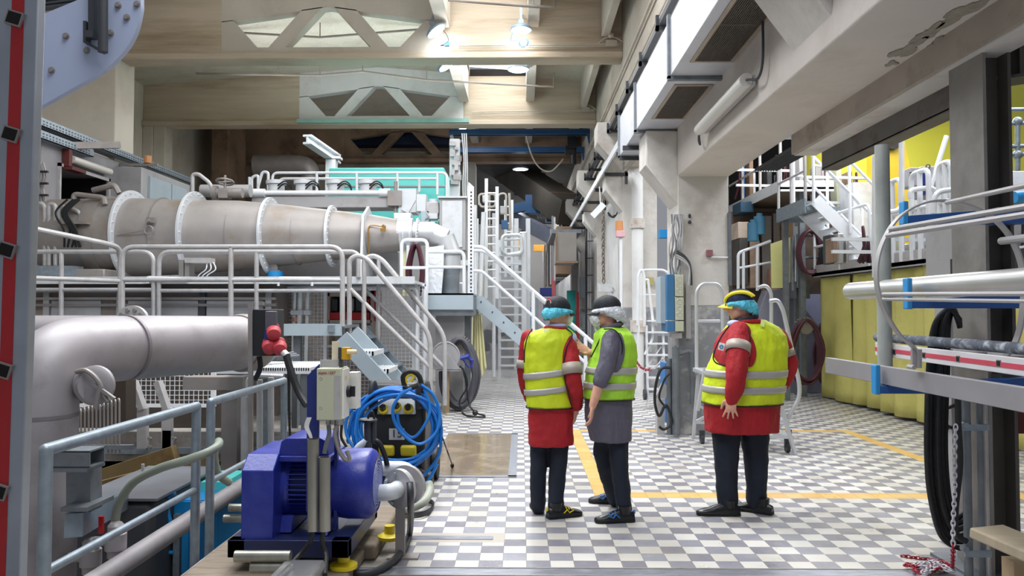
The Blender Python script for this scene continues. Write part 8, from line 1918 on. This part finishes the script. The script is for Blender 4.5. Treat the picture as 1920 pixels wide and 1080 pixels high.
build_person('man in red coat and yellow vest seen from behind, facing the grey-coated man', Y, T1, 834, (616, 763), [(693, 705, .12), (724, 735, .12)], coat_red, vest_yellow,
    [dict(pts=ra, r=[.073, .069, .067, .062, .054, .03], body_r=[.06, .05, .045, .04, .034, .026], sleeve_n=5, hand=(P(1079, 766, -.02), (-.05, .1, -1), (-1, .3, 0), .5, .95, .1, 1)),
     dict(pts=la, r=[.066, .055, .052, .05, .046, .03], body_r=[.055, .045, .04, .036, .03, .026], sleeve_n=5, hand=(P(998, 760, .2), (.1, .3, -1), (1, .2, 0), .5, .95, .1, -1))],
    [dict(pts=[P(1013, 800, .02), P(1010, 860, .02), P(1009, 905, .03), P(1009, 950, .05)], r=[.078, .07, .064, .06]), dict(pts=[P(1050, 800, .0), P(1048, 860, -.02), P(1044, 905, -.03), P(1042, 952, -.05)], r=[.08, .072, .065, .062])],
    dict(c=hc, F=hf), [((P(1009, 950, .12).x, 6.1), (-.1, 1), shoe_black, .28, 0, yellow_plastic), ((P(1042, 955).x, 5.93), (1, .45), shoe_black, .29, 0, yellow_plastic)],
    [([P(1071, 682, -.11), P(1073.5, 703, -.135)], .079), ([P(983, 675, .0), P(982, 690, .0)], .06)], ex1, tilt=.0)

# ---- man in the grey coat, turned to the side
Y = 5.95; P = lambda x, y, dy=0.: W(x, y, 5.95+dy)
T2 = Torso([(611, 1147, 14, .07, 0), (617, 1149, 24, .1, 0), (627, 1151, 31, .15, 0), (645, 1152, 34, .18, 0), (670, 1150, 38, .18, 0), (700, 1145, 42, .17, 0), (740, 1141, 43, .17, 0), (770, 1140, 43, .17, 0), (800, 1142, 40, .17, 0), (826, 1145, 36, .165, 0)], Y, ang=.25)
hf2 = frame((-.97, .24, -.14)); hc2 = P(1137, 584, .0)
def ex2(t, coat, vest):
    patch(T2, [(622, 1134, 1160), (640, 1130, 1165), (660, 1128, 1166), (680, 1125, 1161), (695, 1124, 1152)], .026, 'armhole_coat', coat_grey, coat)
    cap(hc2, hf2, t, cap_black, brim_len=.06); hairnet(hc2-hf2[2]*.018, hf2, t, net_white, 5, low=.035); mask(hc2, hf2, t, 1.2)
    b = MB(); oell(b, hc2+hf2[2]*.0-hf2[0]*.03, hf2[0], hf2[1], hf2[2], (.0765, .075, .07)); b.build('hair', hair_dark, t)
    b = MB(); q = hc2+hf2[0]*.1-hf2[2]*.11; b.path(spline([q+V((0, 0, .03)), q, q+V((.02, 0, -.06))]), .014, 8); b.build('mask_tie', mask_white, t)
    b = MB(); b.path([q for q in oring(P(1147, 611), .072, .075, 0, 24, tilt=.25)], .02, 8, closed=True); b.build('coat_collar', coat_grey, coat)
    b = MB(); b.path(spline([P(1133, 617, -.12), P(1150, 618, -.2), P(1163, 632, -.215), P(1167, 655, -.21), P(1160, 682, -.2), P(1150, 695, -.2)]), .0055, 6); b.path(spline([P(1131, 622, -.1), P(1118, 650, -.1), P(1108, 670, -.1)]), .005, 6); b.build('armhole_piping', edge_black, vest)
    b = MB(); b.path([P(1128, 714, -.23)+V((-.0, 0, -.0)), P(1124, 722, -.24)], [.062, .056], 20); c = b.build('rolled_cuff', coat_grey, coat); remesh(c, .01, 2, .02)
na = [P(1147, 636, -.14), P(1141, 668, -.2), P(1132, 700, -.23), P(1125, 716, -.24), P(1117, 742, -.25), P(1111, 762, -.26)]
fa = [P(1135, 640, .14), P(1128, 670, .16), P(1120, 690, .16), P(1113, 680, .12), P(1109, 668, .06), P(1106, 661, .02)]
build_person('man in grey coat and lime vest turned sideways, raising one open hand', Y, T2, 826, (614, 747), [(687, 699, 0), (715, 727, 0)], coat_grey, vest_green,
    [dict(pts=na, r=[.074, .07, .062, .058, .04, .03], body_r=[.06, .055, .05, .046, .036, .027], sleeve_n=4, hand=(P(1111, 762, -.26), (-.12, -.05, -1), (-1, .25, .1), .38, .98, .1, 1)),
     dict(pts=fa, r=[.066, .06, .055, .045, .036, .028], body_r=[.055, .05, .045, .042, .034, .027], sleeve_n=4, hand=(P(1106, 661, .02), (-.82, -.15, .5), (.35, -.75, .55), .16, .98, .25, -1))],
    [dict(pts=[P(1137, 800, .06), P(1131, 850, .1), P(1142, 900, .2), P(1152, 936, .32)], r=[.085, .076, .062, .058]), dict(pts=[P(1158, 800, -.02), P(1161, 860, -.05), P(1165, 905, -.06), P(1170, 955, -.08)], r=[.086, .074, .064, .06])],
    dict(c=hc2, F=hf2), [((P(1150, 0, .4).x, 6.38), (-1, .15), shoe_black, .29, 0, mat('blue_shoe_accent', hexc('2f7ad0'), .4)), ((P(1170, 0, -.08).x-.02, 5.83), (-1, -.12), shoe_black, .3, 0, MATS['blue_shoe_accent'])],
    (), ex2, tilt=0)

# ---- heavily built man in the red coat and blue cap
Y = 6.1; P = lambda x, y, dy=0.: W(x, y, 6.1+dy)
T3 = Torso([(597, 1402, 17, .08, .02), (603, 1405, 30, .1, .02), (612, 1409, 45, .13, .02), (628, 1413, 56, .17, .02), (655, 1409, 63, .2, 0), (690, 1400, 69, .23, 0), (720, 1395, 70, .24, 0), (750, 1392, 69, .24, 0), (780, 1390, 68, .235, 0), (808, 1390, 67.5, .23, 0)], Y, ang=.2)
hf3 = frame((-.93, .32, -.12)); hc3 = P(1386, 571, .0)
def ex3(t, coat, vest):
    patch(T3, [(611, 1362, 1384), (625, 1350, 1394), (640, 1340, 1400), (655, 1335, 1402), (670, 1333, 1400), (684, 1342, 1392)], .03, 'coat_front', coat_red, coat)
    cp = cap(hc3, hf3, t, cap_navy, trim=cap_yellow, brim_len=.07); hairnet(hc3-hf3[2]*.02, hf3, t, net_blue, 3, low=.03); glasses(hc3, hf3, t)
    f, r, u = hf3; c0 = hc3+u*.035-f*.01; b = MB()
    for s in (1, -1):
        b.path([c0+f*(.11*math.cos(q)*1.0)+r*s*(.091*(.15+.85*math.sin(q*.62)))*1.0+u*(.0+.06*math.sin(q*1.02)) for q in [PI*j/22*.95 for j in range(22)]], .015, 8, flat=(1, 1))
    b.build('yellow_trim', cap_yellow, cp)
    b = MB(); oell(b, hc3-f*.03, f, r, u, (.076, .07, .06)); b.build('hair', mat('grey_hair', hexc('6a625c'), .8), t)
    b = MB(); b.path([q for q in oring(P(1398, 597), .08, .085, 0, 24, tilt=.2)], .018, 8, closed=True); b.build('dark_collar', mat('navy_collar', hexc('171c2c'), .7), coat)
    b = MB(); b.path([q for q in oring(P(1403, 603), .1, .095, 0, 24, tilt=.0)], .022, 8, closed=True); b.build('coat_collar', coat_red, coat)
    b = MB(); q = P(1353, 650, -.25); b.obox(q, (.045, .01, .055), (0, .25, -.5)); bd = b.build('badge', white_plastic, coat); b = MB(); b.torus(q+V((-.004, -.008, 0)), .012, .004, (.4, 1, 0), 14, 5); b.build('badge_logo', bright_blue, bd)
    b = MB(); q = P(1430, 606, -.13); b.obox(q, (.03, .006, .06), (-.5, .3, 0)); b.build('neck_tab', mat('bright_lime_patch', hexc('dff09a')), vest) if 0 else b.build('neck_tab', MATS['bright_lime_patch'], vest)
    b = MB(); oell(b, P(1376, 607, -.12), V((0, 1, 0)), V((1, 0, 0)), V((0, 0, 1)), (.05, .06, .03)); b.build('shoulder_patch', collar_blue, coat)
    b = MB(); b.path(spline([P(1385, 598, -.12), P(1400, 612, -.22), P(1406, 640, -.26), P(1403, 675, -.27), P(1400, 695, -.26)]), .006, 6); b.path(spline([P(1376, 600, -.1), P(1352, 632, -.16), P(1338, 665, -.2), P(1342, 680, -.24), P(1362, 686, -.27)]), .006, 6); b.build('armhole_piping', edge_black, vest)
n3 = [P(1386, 622, -.17), P(1384, 660, -.27), P(1381, 700, -.33), P(1377, 730, -.33), P(1372, 748, -.31), P(1366, 752, -.3)]
f3 = [P(1458, 632, .06), P(1472, 660, .08), P(1480, 682, .08), P(1476, 705, .03), P(1466, 722, -.02), P(1458, 735, -.08)]
build_person('heavyset man in red coat, yellow vest and navy cap with yellow trim, hands on hips', Y, T3, 808, (600, 755), [(692, 705, 0), (721, 733, 0)], coat_red, vest_yellow,
    [dict(pts=n3, r=[.088, .086, .078, .07, .055, .03], body_r=[.07, .065, .055, .045, .036, .028], sleeve_n=5, hand=(P(1371, 745, -.32), (-.05, -.05, -1), (.3, 1, .1), .22, 1.0, .5, -1)),
     dict(pts=f3, r=[.078, .07, .064, .058, .052, .03], body_r=[.06, .055, .05, .045, .035, .028], sleeve_n=5, hand=(P(1462, 728, -.05), (-.8, -.5, -.3), (0, 1, 0), .3, 1.0, .2, 1))],
    [dict(pts=[P(1363, 780, .0), P(1362, 830, -.02), P(1362, 880, -.03), P(1364, 945, -.04)], r=[.12, .105, .09, .078]), dict(pts=[P(1415, 780, .03), P(1416, 830, .03), P(1418, 880, .04), P(1418, 940, .04)], r=[.12, .106, .09, .078])],
    dict(c=hc3, F=hf3), [((P(1358, 0, -.04).x, 6.02), (-1, .05), shoe_black, .33), ((P(1420, 0, 0).x, 6.08), (-.8, .62), shoe_black, .32)],
    [([P(1385, 645, -.24), P(1383, 662, -.275)], .093), ([P(1470, 655, .08), P(1474, 668, .08)], .075)], ex3)
